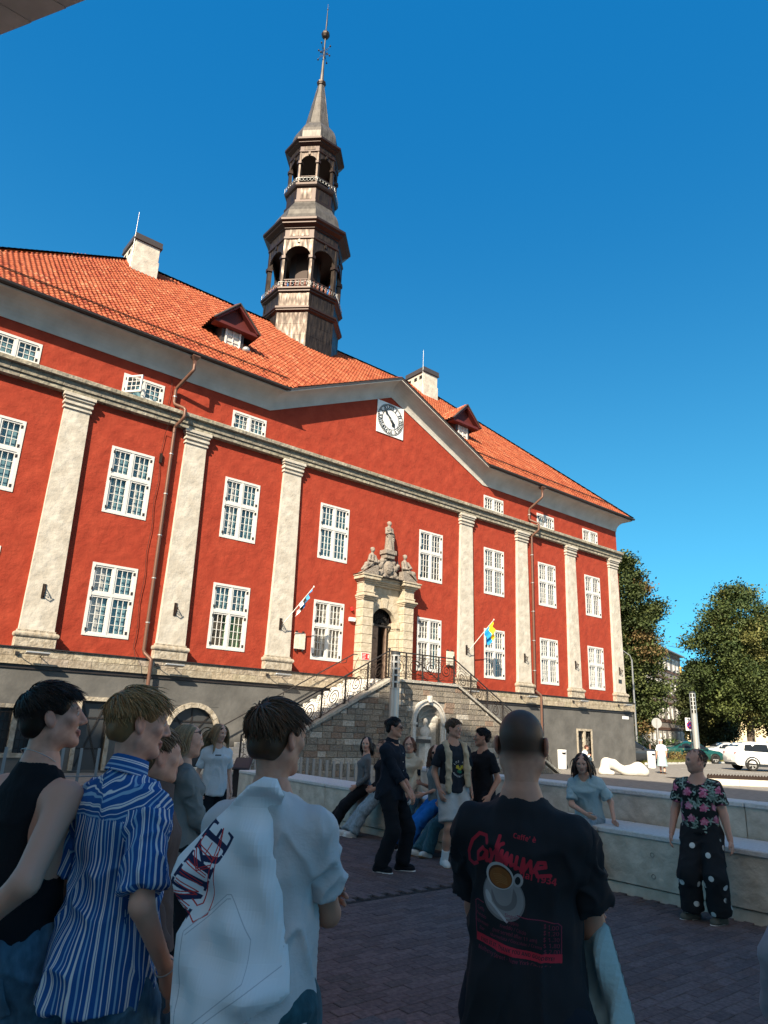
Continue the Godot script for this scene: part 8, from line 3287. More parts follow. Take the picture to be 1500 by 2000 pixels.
# a soft padded sheet of cloth over (or hanging from) a solid, outlined in the x-y plane of a frame; z is out of the cloth
func drape(called: String, parent: Node, m: Material, fr: Transform3D, poly: PackedVector2Array, sol, thick: float, cell: float, wave: Callable, z0 := 0.0) -> MeshInstance3D:
	var lo := poly[0]
	var hi := poly[0]
	for p in poly:
		lo = lo.min(p); hi = hi.max(p)
	lo -= Vector2.ONE * cell; hi += Vector2.ONE * cell
	var nx := int((hi.x - lo.x) / cell) + 2
	var ny := int((hi.y - lo.y) / cell) + 2
	var Z := PackedFloat32Array()
	Z.resize(nx * ny)
	for i in nx:
		var last := z0
		for jj in ny:
			var j := ny - 1 - jj
			var z := last
			if sol:
				var f := 0.32
				var hit := false
				while f > -0.06:
					if (sol as Solid).sample(fr * Vector3(lo.x + i * cell, lo.y + j * cell, f)) < 0.0:
						hit = true
						break
					f -= 0.008
				z = f if hit else lerpf(last, z0, 0.02)
			Z[j * nx + i] = z
			last = z
	for j in ny:                                            # the cloth bridges steep drops instead of wrapping them
		for i in range(1, nx):
			Z[j * nx + i] = maxf(Z[j * nx + i], Z[j * nx + i - 1] - 0.55 * cell)
		for ii in range(1, nx):
			var i := nx - 1 - ii
			Z[j * nx + i] = maxf(Z[j * nx + i], Z[j * nx + i + 1] - 0.55 * cell)
	for it in 4:
		var Y := Z.duplicate()
		for j in range(1, ny - 1):
			for i in range(1, nx - 1):
				var k := j * nx + i
				Y[k] = maxf(Z[k] - 0.004, (Z[k - 1] + Z[k + 1] + Z[k - nx] + Z[k + nx] + Z[k] * 2.0) / 6.0)
		Z = Y
	var depth := func(p: Vector2) -> float:
		var e := 9.0
		for k in poly.size():
			e = minf(e, Geometry2D.get_closest_point_to_segment(p, poly[k], poly[(k + 1) % poly.size()]).distance_to(p))
		return thick * sqrt(clampf(e / (thick * 1.4), 0.0, 1.0))
	var zat := func(p: Vector2) -> float:
		var q := (p - lo) / cell
		var x := clampi(int(q.x), 0, nx - 2)
		var y := clampi(int(q.y), 0, ny - 2)
		var k := y * nx + x
		return lerpf(lerpf(Z[k], Z[k + 1], q.x - x), lerpf(Z[k + nx], Z[k + nx + 1], q.x - x), q.y - y)
	var st := SurfaceTool.new()
	st.begin(Mesh.PRIMITIVE_TRIANGLES)
	st.set_smooth_group(0)
	for j in ny - 1:
		for i in nx - 1:
			var a := lo + Vector2(i, j) * cell
			var sq := PackedVector2Array([a, a + Vector2(cell, 0), a + Vector2(cell, cell), a + Vector2(0, cell)])
			var inn := 0
			for p in sq:
				if Geometry2D.is_point_in_polygon(p, poly):
					inn += 1
			var parts: Array = [sq] if inn == 4 else (Geometry2D.intersect_polygons(sq, poly) if inn > 0 else [])
			for pp in parts:
				var v := []
				for p in pp:
					var d: float = depth.call(p)
					var z: float = zat.call(p)
					var wv: float = wave.call(p) * clampf(d / thick, 0, 1)
					v.push_back([fr * Vector3(p.x, p.y, z + 0.003 + d + wv), fr * Vector3(p.x, p.y, z + 0.001 - (0.0 if sol and z > z0 + 0.01 else d * 0.6 - wv * 0.5)), Vector2((p.x - lo.x) / (hi.x - lo.x), 1.0 - (p.y - lo.y) / (hi.y - lo.y))])
				var cw := Geometry2D.is_polygon_clockwise(pp)
				for e in range(1, v.size() - 1):
					var t := [0, e, e + 1] if cw else [0, e + 1, e]
					for q in t:
						st.set_uv(v[q][2]); st.add_vertex(v[q][0])
					for q in [t[0], t[2], t[1]]:
						st.set_uv(v[q][2]); st.add_vertex(v[q][1])
	st.index()
	st.generate_normals()
	return put(called, st.commit(), m, parent)


# ---------------------------------------------------------------- flat print
func ink_tri(im: Image, a: Vector2, b: Vector2, c: Vector2, col: Color):
	var lo := a.min(b).min(c).floor()
	var hi := a.max(b).max(c).ceil()
	var ar := (b - a).cross(c - a)
	if absf(ar) < 0.01:
		return
	for y in range(maxi(int(lo.y), 0), mini(int(hi.y) + 1, im.get_height())):
		for x in range(maxi(int(lo.x), 0), mini(int(hi.x) + 1, im.get_width())):
			var p := Vector2(x + 0.5, y + 0.5)
			var u := (b - p).cross(c - p) / ar
			var v := (c - p).cross(a - p) / ar
			if u >= -0.02 and v >= -0.02 and u + v <= 1.02:
				im.set_pixel(x, y, col)


func ink_text(im: Image, t: Transform2D, text: String, size: float, col: Color, serif := false, bold := true):
	var tm := TextMesh.new()
	var f := SystemFont.new()
	f.font_names = PackedStringArray(["Droid Serif" if serif else "Droid Sans"])
	f.font_weight = 700 if bold else 400
	tm.font = f
	tm.text = text
	tm.font_size = 64
	tm.pixel_size = size / 64.0
	tm.depth = 0.0
	for n in tm.get_surface_count():
		var ar := tm.surface_get_arrays(n)
		var v: PackedVector3Array = ar[Mesh.ARRAY_VERTEX]
		var ix = ar[Mesh.ARRAY_INDEX]
		if ix == null or ix.size() == 0:
			ix = PackedInt32Array(range(v.size()))
		for k in range(0, ix.size() - 2, 3):
			ink_tri(im, t * Vector2(v[ix[k]].x, -v[ix[k]].y), t * Vector2(v[ix[k + 1]].x, -v[ix[k + 1]].y), t * Vector2(v[ix[k + 2]].x, -v[ix[k + 2]].y), col)


func ink_line(im: Image, pts: Array, wd: float, col: Color):
	for k in pts.size() - 1:
		var a: Vector2 = pts[k]
		var b: Vector2 = pts[k + 1]
		var n := int(a.distance_to(b) / maxf(wd * 0.3, 1.0)) + 1
		for e in n + 1:
			ink_ell(im, a.lerp(b, float(e) / n), Vector2(wd, wd) * 0.5, 0.0, col)


func ink_ell(im: Image, c: Vector2, r: Vector2, rot: float, col: Color):
	var m := maxf(r.x, r.y) + 1.0
	for y in range(maxi(int(c.y - m), 0), mini(int(c.y + m) + 1, im.get_height())):
		for x in range(maxi(int(c.x - m), 0), mini(int(c.x + m) + 1, im.get_width())):
			var p := (Vector2(x + 0.5, y + 0.5) - c).rotated(-rot) / r
			if p.length_squared() <= 1.0:
				im.set_pixel(x, y, col)


func tex_mat(called: String, im: Image, rough := 0.9) -> StandardMaterial3D:
	var m := mat(called, Color.WHITE, rough)
	m.albedo_texture = ImageTexture.create_from_image(im)
	return m


# ---------------------------------------------------------------- who stands in the square
func cloth(called: String, c: Color, rough := 0.9, sheen := 0.25):
	var m := mat(called, c.linear_to_srgb(), rough)
	m.rim_enabled = sheen > 0
	m.rim = sheen
	m.rim_tint = 0.6
	m.metallic_specular = 0.2
	m.heightmap_enabled = true
	m.heightmap_texture = M.fine
	m.heightmap_scale = 0.12
	m.uv1_triplanar = true
	m.uv1_scale = Vector3.ONE * 2.2


func make_cloths():
	noise.seed = 5
	noise.frequency = 0.5
	noise.fractal_octaves = 2
	var sk := mat("skin", Color.WHITE, 0.55)
	sk.vertex_color_use_as_albedo = true
	sk.subsurf_scatter_enabled = true
	sk.subsurf_scatter_strength = 0.06
	var h := mat("hair", Color.WHITE, 0.45)
	h.vertex_color_use_as_albedo = true
	for q in [["cloth_black", 0.012, 0.013, 0.016], ["cloth_ink", 0.014, 0.018, 0.026], ["cloth_white", 0.52, 0.52, 0.53], ["cloth_grey", 0.12, 0.125, 0.13], ["wool_grey", 0.15, 0.165, 0.165], ["cloth_blue", 0.015, 0.13, 0.42], ["cloth_beige", 0.50, 0.42, 0.31], ["knit_beige", 0.46, 0.36, 0.24], ["cloth_tee_blue", 0.30, 0.40, 0.43], ["pale_hoodie", 0.34, 0.50, 0.53], ["shorts_grey", 0.40, 0.40, 0.39], ["cloth_brown", 0.10, 0.075, 0.068], ["rubber_white", 0.62, 0.61, 0.58], ["rubber_gum", 0.20, 0.11, 0.06], ["shoe_white", 0.62, 0.62, 0.60], ["shoe_grey", 0.10, 0.095, 0.08], ["sock_white", 0.70, 0.70, 0.70], ["sweater_grey", 0.28, 0.27, 0.29], ["dress_white", 0.68, 0.76, 0.82]]:
		cloth(q[0], Color(q[1], q[2], q[3]))
	for q in [["denim", 0.055, 0.13, 0.20], ["denim_light", 0.22, 0.27, 0.30], ["denim_dark", 0.030, 0.050, 0.065], ["denim_teal", 0.03, 0.085, 0.11]]:
		var c := Color(q[1], q[2], q[3])
		cloth(q[0], Color.WHITE)
		M[q[0]].albedo_texture = noise_tex(0.02, (c * 0.7).linear_to_srgb(), (c * 1.35).linear_to_srgb(), 5, 40)
		M[q[0]].uv1_scale = Vector3(3, 1.2, 3)
	mat("stitch", lin(0.02, 0.05, 0.08), 0.9)
	mat("lens", lin(0.01, 0.01, 0.012), 0.1)
	# blue and white striped shirting
	var im := Image.create(256, 8, false, Image.FORMAT_RGB8)
	var bl := lin(0.012, 0.085, 0.29)
	im.fill(bl)
	for q in [[6, 9, 0], [28, 6, 1], [44, 3, 0], [60, 12, 0], [66, 2, 2], [88, 7, 1], [102, 4, 0], [120, 10, 0], [124, 2, 2], [142, 6, 1], [158, 3, 0], [176, 13, 0], [182, 2, 2], [206, 6, 1], [224, 4, 0], [240, 8, 0]]:
		im.fill_rect(Rect2i(q[0], 0, q[1], 8), [lin(0.60, 0.64, 0.66), lin(0.22, 0.40, 0.56), lin(0.02, 0.10, 0.33)][q[2]])
	tex_mat("striped_shirt", im)
	# polka dots, flowers
	im = Image.create(512, 512, false, Image.FORMAT_RGB8)
	im.fill(lin(0.010, 0.011, 0.014))
	for q in [[90, 80], [330, 150], [200, 260], [440, 330], [70, 400], [300, 450]]:
		ink_ell(im, Vector2(q[0], q[1]), Vector2(25, 25), 0, lin(0.55, 0.56, 0.55))
	var pm := tex_mat("polka_dots", im)
	pm.uv1_triplanar = true
	pm.uv1_scale = Vector3.ONE * 1.9
	pm.uv1_triplanar_sharpness = 12.0
	im = Image.create(512, 512, false, Image.FORMAT_RGB8)
	im.fill(lin(0.010, 0.012, 0.013))
	var r := RandomNumberGenerator.new()
	r.seed = 3
	for k in 34:
		var c := Vector2(r.randf() * 512, r.randf() * 512)
		for e in 5:
			var a := e * TAU / 5 + k
			ink_ell(im, c + Vector2.from_angle(a) * 24, Vector2(25, 9), a, [lin(0.17, 0.24, 0.20), lin(0.28, 0.36, 0.32), lin(0.10, 0.16, 0.13)][(k + e) % 3])
	for k in 9:
		var c := Vector2(60 + (k % 3) * 165 + r.randf() * 60, 60 + (k / 3) * 165 + r.randf() * 60)
		for e in 13:
			var a := e * 2.4
			ink_ell(im, c + Vector2.from_angle(a) * (36.0 - e * 2.4), Vector2(20, 13), a, lin(0.42, 0.07, 0.15).lerp(lin(0.58, 0.28, 0.36), r.randf()))
	pm = tex_mat("flower_print", im)
	pm.uv1_triplanar = true
	pm.uv1_scale = Vector3.ONE * 2.3
	pm.uv1_triplanar_sharpness = 12.0
	tex_mat("coffee_shirt", coffee_print())
	tex_mat("hoodie_print", hoodie_print())
	im = Image.create(256, 256, false, Image.FORMAT_RGB8)
	im.fill(lin(0.014, 0.018, 0.026))
	var wht := lin(0.5, 0.5, 0.48)
	var word := "LOS AN"
	for k in 6:
		var a := lerpf(-0.9, 0.9, k / 5.0)
		ink_text(im, Transform2D(a, Vector2(150 + sin(a) * 70, 120 - cos(a) * 62)), word[k], 26, wht)
	word = "ADVENTURE"
	for k in 9:
		var a := lerpf(0.95, -0.95, k / 8.0)
		ink_text(im, Transform2D(-a, Vector2(150 - sin(a) * 72, 120 + cos(a) * 74)), word[k], 22, wht)
	for e in 3:
		var c := Vector2(128 + e * 24, 108 + (e % 2) * 22)
		for q in 5:
			ink_ell(im, c + Vector2.from_angle(q * TAU / 5) * 11, Vector2(9, 6), q * TAU / 5, lin(0.55, 0.42, 0.04))
	ink_ell(im, Vector2(150, 150), Vector2(26, 14), 0.2, lin(0.03, 0.16, 0.09))
	tex_mat("adventure_shirt", im)


func coffee_print() -> Image:
	var im := Image.create(640, 640, false, Image.FORMAT_RGB8)
	var ink := lin(0.012, 0.013, 0.017)
	im.fill(ink)
	var red := lin(0.40, 0.022, 0.040)
	var pink := lin(0.20, 0.025, 0.055)
	var t0 := Transform2D(0.10, Vector2.ZERO)
	# brushed script: Carmine
	for s in [[[150, 72], [140, 42], [100, 40], [62, 80], [42, 140], [46, 180], [76, 192], [100, 178]], [[150, 112], [128, 100], [102, 128], [106, 160], [132, 150], [152, 112], [150, 158], [168, 152]], [[172, 100], [180, 128], [172, 160], [186, 118], [204, 96]], [[214, 30], [206, 80], [208, 140], [218, 70], [236, 60]], [[214, 158], [236, 92], [238, 150], [262, 98], [262, 150], [286, 104], [288, 146], [304, 140]], [[316, 104], [310, 156], [324, 150]], [[338, 160], [350, 104], [352, 158], [384, 108], [388, 158], [404, 150]], [[412, 136], [452, 126], [448, 106], [420, 110], [406, 140], [420, 170], [476, 160]]]:
		var pts := []
		for p in s:
			pts.push_back(t0 * Vector2(p[0] + 40, p[1] + 40))
		ink_line(im, pts, 17.0, red)
	ink_text(im, Transform2D(0.10, Vector2(372, 92)), "Caffe' è", 32, red)
	ink_text(im, Transform2D(0.16, Vector2(436, 264)), "dal 1934", 44, red)
	# the cup on its saucer, with a spoon
	var c := Vector2(252, 340)
	for q in [[Vector2(8, 24), Vector2(116, 104), 0.5, 0.17], [Vector2(8, 20), Vector2(108, 96), 0.5, 0.25], [Vector2(10, 22), Vector2(70, 62), 0.5, 0.15]]:
		ink_ell(im, c + q[0], q[1], q[2], lin(q[3], q[3] * 0.96, q[3] * 0.98))
	ink_ell(im, c + Vector2(88, -58), Vector2(26, 32), 0.4, lin(0.34, 0.33, 0.33))
	ink_ell(im, c + Vector2(86, -56), Vector2(14, 19), 0.4, ink)
	for k in 60:
		var f := k / 59.0
		ink_ell(im, c + Vector2(lerpf(-10, 6, f), lerpf(-62, 24, f)), Vector2(lerpf(76, 46, f), 42), 0.12, lin(0.33 - 0.10 * f, 0.325 - 0.1 * f, 0.33 - 0.1 * f))
	ink_ell(im, c + Vector2(-10, -66), Vector2(76, 62), 0.12, lin(0.44, 0.43, 0.42))
	ink_ell(im, c + Vector2(-8, -62), Vector2(66, 53), 0.12, lin(0.10, 0.035, 0.012))
	ink_ell(im, c + Vector2(-6, -58), Vector2(60, 46), 0.12, lin(0.26, 0.090, 0.022))
	for k in 5:
		ink_line(im, [c + Vector2(-44 + k * 4, -70 + k * 10), c + Vector2(-10, -74 + k * 9), c + Vector2(30, -60 + k * 7)], 4.0, lin(0.33, 0.14, 0.045))
	ink_ell(im, c + Vector2(-74, 34), Vector2(13, 30), -0.5, lin(0.42, 0.42, 0.43))
	ink_line(im, [c + Vector2(-62, 56), c + Vector2(-20, 92), c + Vector2(24, 132)], 11.0, lin(0.42, 0.42, 0.43))
	# price list
	ink_line(im, [Vector2(96, 410), Vector2(110, 400), Vector2(150, 408)], 4.0, pink)
	ink_line(im, [Vector2(330, 436), Vector2(520, 452), Vector2(534, 466), Vector2(528, 590)], 4.0, pink)
	ink_line(im, [Vector2(96, 410), Vector2(112, 540)], 4.0, pink)
	var items := ["Singolo", "Doppio", "Freddo / Caldo", "(not served after 11 am)", "Marmellata / Cioccolato / Crema"]
	var price := ["$ 1.00", "$ 1.20", "$ 1.30", "$ 1.80", "$ 2.00"]
	for k in 5:
		ink_text(im, Transform2D(0.07, Vector2(300 + k * 5, 446 + k * 25)), items[k], 21 if k < 4 else 18, pink, false, false)
		ink_text(im, Transform2D(0.07, Vector2(490, 470 + k * 26)), price[k], 25, pink, false, false)
	for k in 4:
		ink_text(im, Transform2D(0.2, Vector2(134 + k * 3, 436 + k * 28)), ["Caffè", "Freddo", "Espresso", "Bar"][k], 20, pink, false, false)
	for k in 60:
		var f := k / 59.0
		im.fill_rect(Rect2i(112 + int(f * 412), 540 + int(f * 44 + sin(f * PI) * 8), 8, 34), red)
	ink_text(im, Transform2D(0.10, Vector2(318, 584)), "THIS IS IT. THANK YOU AND GOODBYE!", 20, ink)
	ink_text(im, Transform2D(0.10, Vector2(310, 618)), "Mulberry Street - New York City U.S.A.", 22, pink, false, false)
	for q in [Rect2i(0, 0, 640, 8), Rect2i(0, 630, 640, 10), Rect2i(0, 0, 8, 640), Rect2i(632, 0, 8, 640)]:
		im.fill_rect(q, ink)
	return im


func hoodie_print() -> Image:
	var im := Image.create(512, 1024, false, Image.FORMAT_RGB8)
	im.fill(lin(0.74, 0.77, 0.80))
	var navy := lin(0.018, 0.026, 0.075)
	var red := lin(0.50, 0.035, 0.035)
	# block capitals running up the slant of the cloth, an outlined small word and a tick over them
	ink_text(im, Transform2D(-1.06, Vector2(122, 344)) * Transform2D(0, Vector2(0.80, 1.0), 0, Vector2.ZERO), "NIKE", 165, navy, true)
	var t := Transform2D(-1.10, Vector2(112, 352))
	for s in [[[-120, 40], [-104, -44], [-70, 40], [-56, -44]], [[-36, 40], [-22, -44]], [[0, 40], [14, -44]], [[56, -44], [8, 4], [40, 40]], [[112, -44], [74, -44], [62, 40], [100, 40]], [[70, -2], [100, -2]]]:
		for o in [-5.0, 5.0]:
			var pts := []
			for p in s:
				pts.push_back(t * Vector2(p[0] + o, p[1]))
			ink_line(im, pts, 3.6, red)
	var tick := []
	for p in [[-128, 30], [-150, 84], [-110, 110], [-40, 96], [170, 10], [-30, 60], [-90, 74], [-104, 62], [-92, 36]]:
		tick.push_back(t * Vector2(p[0], p[1]))
	ink_line(im, tick, 4.0, red)
	# seams of the kangaroo pocket
	var sh := lin(0.42, 0.46, 0.51)
	for s in [[[92, 552], [246, 420], [262, 418], [357, 550]], [[92, 552], [88, 800], [100, 880], [357, 671], [357, 550]], [[100, 562], [248, 434], [262, 432]], [[100, 896], [464, 628]]]:
		var pts := []
		for p in s:
			pts.push_back(Vector2(p[0], p[1]))
		ink_line(im, pts, 3.0, sh)
	return im


func glasses(c: Dictionary, dark: bool, up := 0.0):
	var H: Transform3D = c.H
	var g := Geo.new()
	var l := Geo.new()
	for s in [-1.0, 1.0]:
		var pts := []
		var poly := PackedVector2Array()
		for k in 12:
			var a := TAU * k / 12
			var v := Vector2(s * 0.033 + cos(a) * 0.025, 0.004 + up + sin(a) * 0.019)
			poly.push_back(v)
			pts.push_back(H * Vector3(v.x, v.y, 0.104 - up * 0.35 - absf(v.x) * 0.22))
		g.tube(pts, 0.0022, 4, false, true)
		g.tube([H * Vector3(s * 0.058, 0.010 + up, 0.092 - up * 0.35), H * Vector3(s * 0.079, 0.010 + up * 0.9, 0.04 - up * 0.4), H * Vector3(s * 0.082, 0.002 + up * 0.7, -0.02 - up * 0.3)], 0.0024, 4)
		if dark:
			l.prism(poly, H * Transform3D(Basis(), Vector3(0, 0, 0.0965 - up * 0.35)), 0.003)
	g.tube([H * Vector3(-0.010, 0.008 + up, 0.106 - up * 0.35), H * Vector3(0.010, 0.008 + up, 0.106 - up * 0.35)], 0.0022, 4)
	var f := put("glasses", g, M.dark_metal, c.root)
	if dark:
		put("lens", l, M.lens, f)


func patch(c: Dictionary, called: String, m: Material, x0: float, x1: float, y0: float, y1: float, j: Dictionary):
	# a pocket sewn on the back
	var fr := Transform3D(Basis(Vector3.UP, PI) , Vector3(0, 0, 0))
	var mid := (x0 + x1) / 2
	var o := drape(called, c.root, m, fr, PackedVector2Array([Vector2(x0, y1), Vector2(x0, y0 + 0.03), Vector2(mid, y0), Vector2(x1, y0 + 0.03), Vector2(x1, y1)]), j.solid, 0.005, 0.008, func(p): return 0.0)
	return o


func collar(c: Dictionary, m: Material, h := 0.034, r := 0.068):
	var g := Geo.new()
	var w: float = c.w
	g.lathe([[r * w, -0.02], [r * 0.94 * w, h], [r * 1.0 * w, h + 0.003], [r * 1.22 * w, -0.018], [r * 1.2 * w, -0.022]], 26)
	var o := put("collar", g, m, c.root, Transform3D((c.T as Transform3D).basis * Basis(Vector3.RIGHT, 0.28), c.neck + Vector3(0, 0.012, 0.004)))


func build_people():
	make_cloths()
	var fair := Color(0.58, 0.31, 0.22)
	var tan := Color(0.47, 0.235, 0.155)
	var front := "young men seen from behind in the foreground"
	var crossed := {"lh": Vector3(-0.07, 1.15, 0.18), "rh": Vector3(0.06, 1.12, 0.21), "le": Vector3(1, -0.4, -0.1), "re": Vector3(-1, -0.30, -0.25), "ln": Vector3(0, 0.3, 1), "rn": Vector3(0, 0.3, 1)}
	var d: Dictionary
	# 1 dark hair, black tank top
	var p1 := person("person with dark faded hair in a black tank top, one hand behind the back", {"at": Vector3(-17.93, G, 20.0), "yaw": 112, "h": 1.86, "near": true, "skin": fair, "hy": -0.62, "hp": -0.14, "hair": "short", "fade": true, "hair_color": Color(0.022, 0.013, 0.009), "top_len": 0.075, "side_len": 0.012, "sweep": Vector3(0, 0.1, 0.9), "seed": 1, "w": 0.96, "arm": 1.12,
		"rh": Vector3(-0.06, 0.99, -0.22), "re": Vector3(-1, 0.0, -0.35), "lh": Vector3(0.22, 0.92, 0.1), "rn": Vector3(0, 0, -1),
		"top": {"m": "cloth_black", "sleeve": 0.0, "ease": 0.010, "hem": -0.06, "neck": 0.072, "fold": 0.008}, "bottom": {"m": "denim", "r": [0.118, 0.112, 0.12], "ease": 0.022, "fold": 0.012}})
	# 2 blond, striped shirt
	var p2 := person("person with tousled blond hair in a blue and white striped short-sleeved shirt", {"at": Vector3(-17.70, G, 20.29), "yaw": 104, "h": 1.85, "near": true, "skin": fair, "hy": -0.42, "hp": 0.06, "hair": "short", "hair_color": Color(0.27, 0.150, 0.062), "top_len": 0.085, "side_len": 0.024, "sweep": Vector3(-0.1, 0.0, 0.9), "mess": 0.35, "seed": 2, "w": 0.90,
		"rh": Vector3(-0.235, 0.905, 0.07), "re": Vector3(-0.55, 0, -1), "rn": Vector3(-1, 0, 0.2), "lh": Vector3(0.24, 0.9, 0.1), "curl": 0.5,
		"top": {"m": "striped_shirt", "sleeve": 0.86, "ease": 0.030, "hem": -0.135, "uv": "stripes", "cuff": 0.088, "fold": 0.017, "seed": 2.0, "hang": 1.0}, "bottom": {"m": "denim", "r": [0.112, 0.098, 0.10], "ease": 0.018, "fold": 0.010, "seed": 4.0}})
	collar(p2, M.striped_shirt, 0.036, 0.070)
	# 3 brown hair, white T-shirt, white hoodie over the shoulder
	d = {"at": Vector3(-17.41, G, 20.82), "yaw": 128, "h": 1.82, "near": true, "skin": tan, "hy": -0.45, "hp": 0.02, "hair": "short", "hair_color": Color(0.085, 0.043, 0.022), "top_len": 0.078, "side_len": 0.022, "sweep": Vector3(-0.55, 0.0, 0.7), "nape": -0.066, "seed": 3, "w": 0.92,
		"top": {"m": "cloth_white", "sleeve": 0.70, "ease": 0.024, "hem": -0.16, "cuff": 0.082, "fold": 0.016, "seed": 5.0, "neck": 0.070}, "bottom": {"m": "denim_teal", "r": [0.116, 0.105, 0.11], "ease": 0.022, "fold": 0.010, "seed": 6.0}}
	d.merge(crossed)
	var p3 := person("person with brown hair in a white T-shirt, a white hoodie slung over the back", d)
	# 4 cropped hair, black T-shirt
	d = {"at": Vector3(-16.76, G, 21.35), "yaw": 116, "h": 1.835, "near": true, "skin": tan, "hy": 0.05, "hp": 0.05, "hair": "buzz", "hair_color": Color(0.030, 0.019, 0.013), "w": 0.95, "arm": 1.15, "seed": 4,
		"top": {"m": "coffee_shirt", "sleeve": 0.74, "ease": 0.022, "hem": -0.17, "uv": "print", "rect": [-1, 0.20, -0.20, 0.115, 0.525], "cuff": 0.088, "fold": 0.015, "seed": 8.0}, "bottom": {"m": "cloth_ink", "r": [0.112, 0.10, 0.10], "ease": 0.02}}
	d.merge(crossed)
	var p4 := person("person with cropped hair in a black coffee-print T-shirt, arms crossed over a pale hoodie", d)
	for p in [p1, p2, p3, p4]:
		p.root.set_meta("group", front)
	# at the right edge
	person("person in a grey knitted sweater, cut off by the right edge of the picture", {"at": Vector3(-15.93, G, 22.08), "yaw": 118, "h": 1.74, "near": true, "hair": "short", "hair_color": Color(0.06, 0.035, 0.02), "lh": Vector3(0.31, 0.90, 0.05), "top": {"m": "sweater_grey", "sleeve": 1.9, "ease": 0.035, "hem": -0.14, "baggy": 0.02, "fold": 0.006, "neck": 0.07}, "bottom": {"m": "denim_dark"}})
	# the women on the left
	var sw := person("person with long fair hair, grey wool sweater and wide black trousers, seen in profile", {"at": Vector3(-16.40, G, 17.92), "yaw": 80, "h": 1.70, "fem": true, "skin": fair, "near": true, "hy": -0.12, "hair": "long", "hair_len": 0.46, "hair_color": Color(0.27, 0.18, 0.098), "strands": 1500, "mess": 0.12, "seed": 6, "sweep": Vector3(0, 0.2, -0.4),
		"lh": Vector3(0.05, 1.00, 0.30), "rh": Vector3(-0.08, 0.98, 0.30), "le": Vector3(0.8, -0.6, -0.6), "re": Vector3(-0.6, -0.6, -0.8), "top": {"m": "wool_grey", "sleeve": 1.85, "ease": 0.040, "hem": -0.06, "baggy": 0.022, "fold": 0.012, "name": "sweater"}, "bottom": {"m": "cloth_black", "r": [0.115, 0.115, 0.13], "ease": 0.02}})
	glasses(sw, true, 0.062)
	var hd := person("person in a brown hooded sweatshirt between the striped shirt and the fair-haired one", {"at": Vector3(-17.36, G, 19.70), "yaw": 82, "h": 1.69, "skin": fair, "hair": "short", "hair_color": Color(0.16, 0.09, 0.045), "seed": 7, "top": {"m": "cloth_brown", "sleeve": 1.9, "ease": 0.035, "neck": 0.075, "name": "sweatshirt"}, "bottom": {"m": "denim_dark"}})
	collar(hd, M.cloth_brown, 0.05, 0.10)
	var wt := person("person with long fair hair in a white T-shirt and dark trousers, facing the camera", {"at": Vector3(-14.13, G, 13.95), "yaw": -8, "h": 1.67, "fem": true, "skin": fair, "hy": 0.45, "hp": 0.12, "hair": "long", "hair_len": 0.38, "hair_color": Color(0.22, 0.14, 0.075), "seed": 8, "strands": 700, "mess": 0.1, "top": {"m": "cloth_white", "ease": 0.030, "hem": -0.12, "sleeve": 0.75, "cuff": 0.08}, "bottom": {"m": "cloth_black", "r": [0.105, 0.09, 0.09]}, "rh": Vector3(-0.22, 0.90, 0.08), "lh": Vector3(0.23, 0.90, 0.08)})
	glasses(wt, true, 0.062)
	var g := Geo.new()
	for k in 7:
		g.box(Vector3(-0.075 + k * 0.012, 1.27, 0.150), Vector3(-0.066 + k * 0.012, 1.285, 0.156))
	put("chest_lettering", g, M.cloth_black, wt.root)
	# along the bench
	var lean1 := {"lf": Vector3(0.09, 0.08, 0.52), "rf": Vector3(-0.08, 0.08, 0.62), "toe": [-0.25, -0.25]}
	d = {"at": Vector3(-10.88, G, 13.02), "yaw": 236, "h": 1.66, "fem": true, "skin": fair, "hip": Vector3(0, -0.13, 0.0), "lean": Vector2(-0.06, 0), "hy": 1.25, "hair": "long", "hair_len": 0.24, "hair_color": Color(0.015, 0.010, 0.009), "seed": 9, "mess": 0.08, "shoes": ["shoe_white", "rubber_white"], "lh": Vector3(0.16, 0.80, 0.14), "rh": Vector3(-0.28, 0.74, 0.0), "top": {"m": "cloth_grey", "sleeve": 1.9, "ease": 0.010, "hem": -0.02}, "bottom": {"m": "cloth_black", "r": [0.105, 0.10, 0.105]}}
	d.merge(lean1)
	person("person with black hair, grey top and black trousers leaning back on the bench", d)
	d = {"at": Vector3(-10.90, G, 13.55), "yaw": 246, "h": 1.64, "fem": true, "hip": Vector3(0, -0.13, 0), "hair": "short", "hair_color": Color(0.05, 0.03, 0.02), "seed": 10, "shoes": ["shoe_white", "rubber_white"], "lh": Vector3(0.12, 0.82, 0.16), "rh": Vector3(-0.12, 0.82, 0.16), "top": {"m": "cloth_black", "sleeve": 1.9, "ease": 0.02}, "bottom": {"m": "denim_light", "r": [0.11, 0.10, 0.105], "fold": 0.012}}
	d.merge(lean1)
	person("person in pale grey jeans on the bench, hidden by the one in black", d)
	var mb := person("person in black shirt, trousers and sunglasses, hands joined in front", {"at": Vector3(-12.55, G, 15.74), "yaw": 22, "h": 1.85, "skin": tan, "hy": 0.32, "hair": "short", "hair_color": Color(0.012, 0.008, 0.007), "top_len": 0.045, "side_len": 0.014, "seed": 11, "w": 1.05, "fy": [0.5, 0.1], "lf": Vector3(0.14, 0.08, 0.10), "rf": Vector3(-0.12, 0.08, -0.06), "lh": Vector3(0.03, 0.94, 0.24), "rh": Vector3(-0.05, 0.92, 0.25), "ln": Vector3(0, 0.2, 1), "rn": Vector3(0, 0.2, 1), "top": {"m": "cloth_ink", "sleeve": 1.45, "ease": 0.026, "hem": -0.12, "cuff": 0.06, "baggy": 0.012, "fold": 0.010}, "bottom": {"m": "cloth_black", "r": [0.100, 0.082, 0.085], "fold": 0.010}})
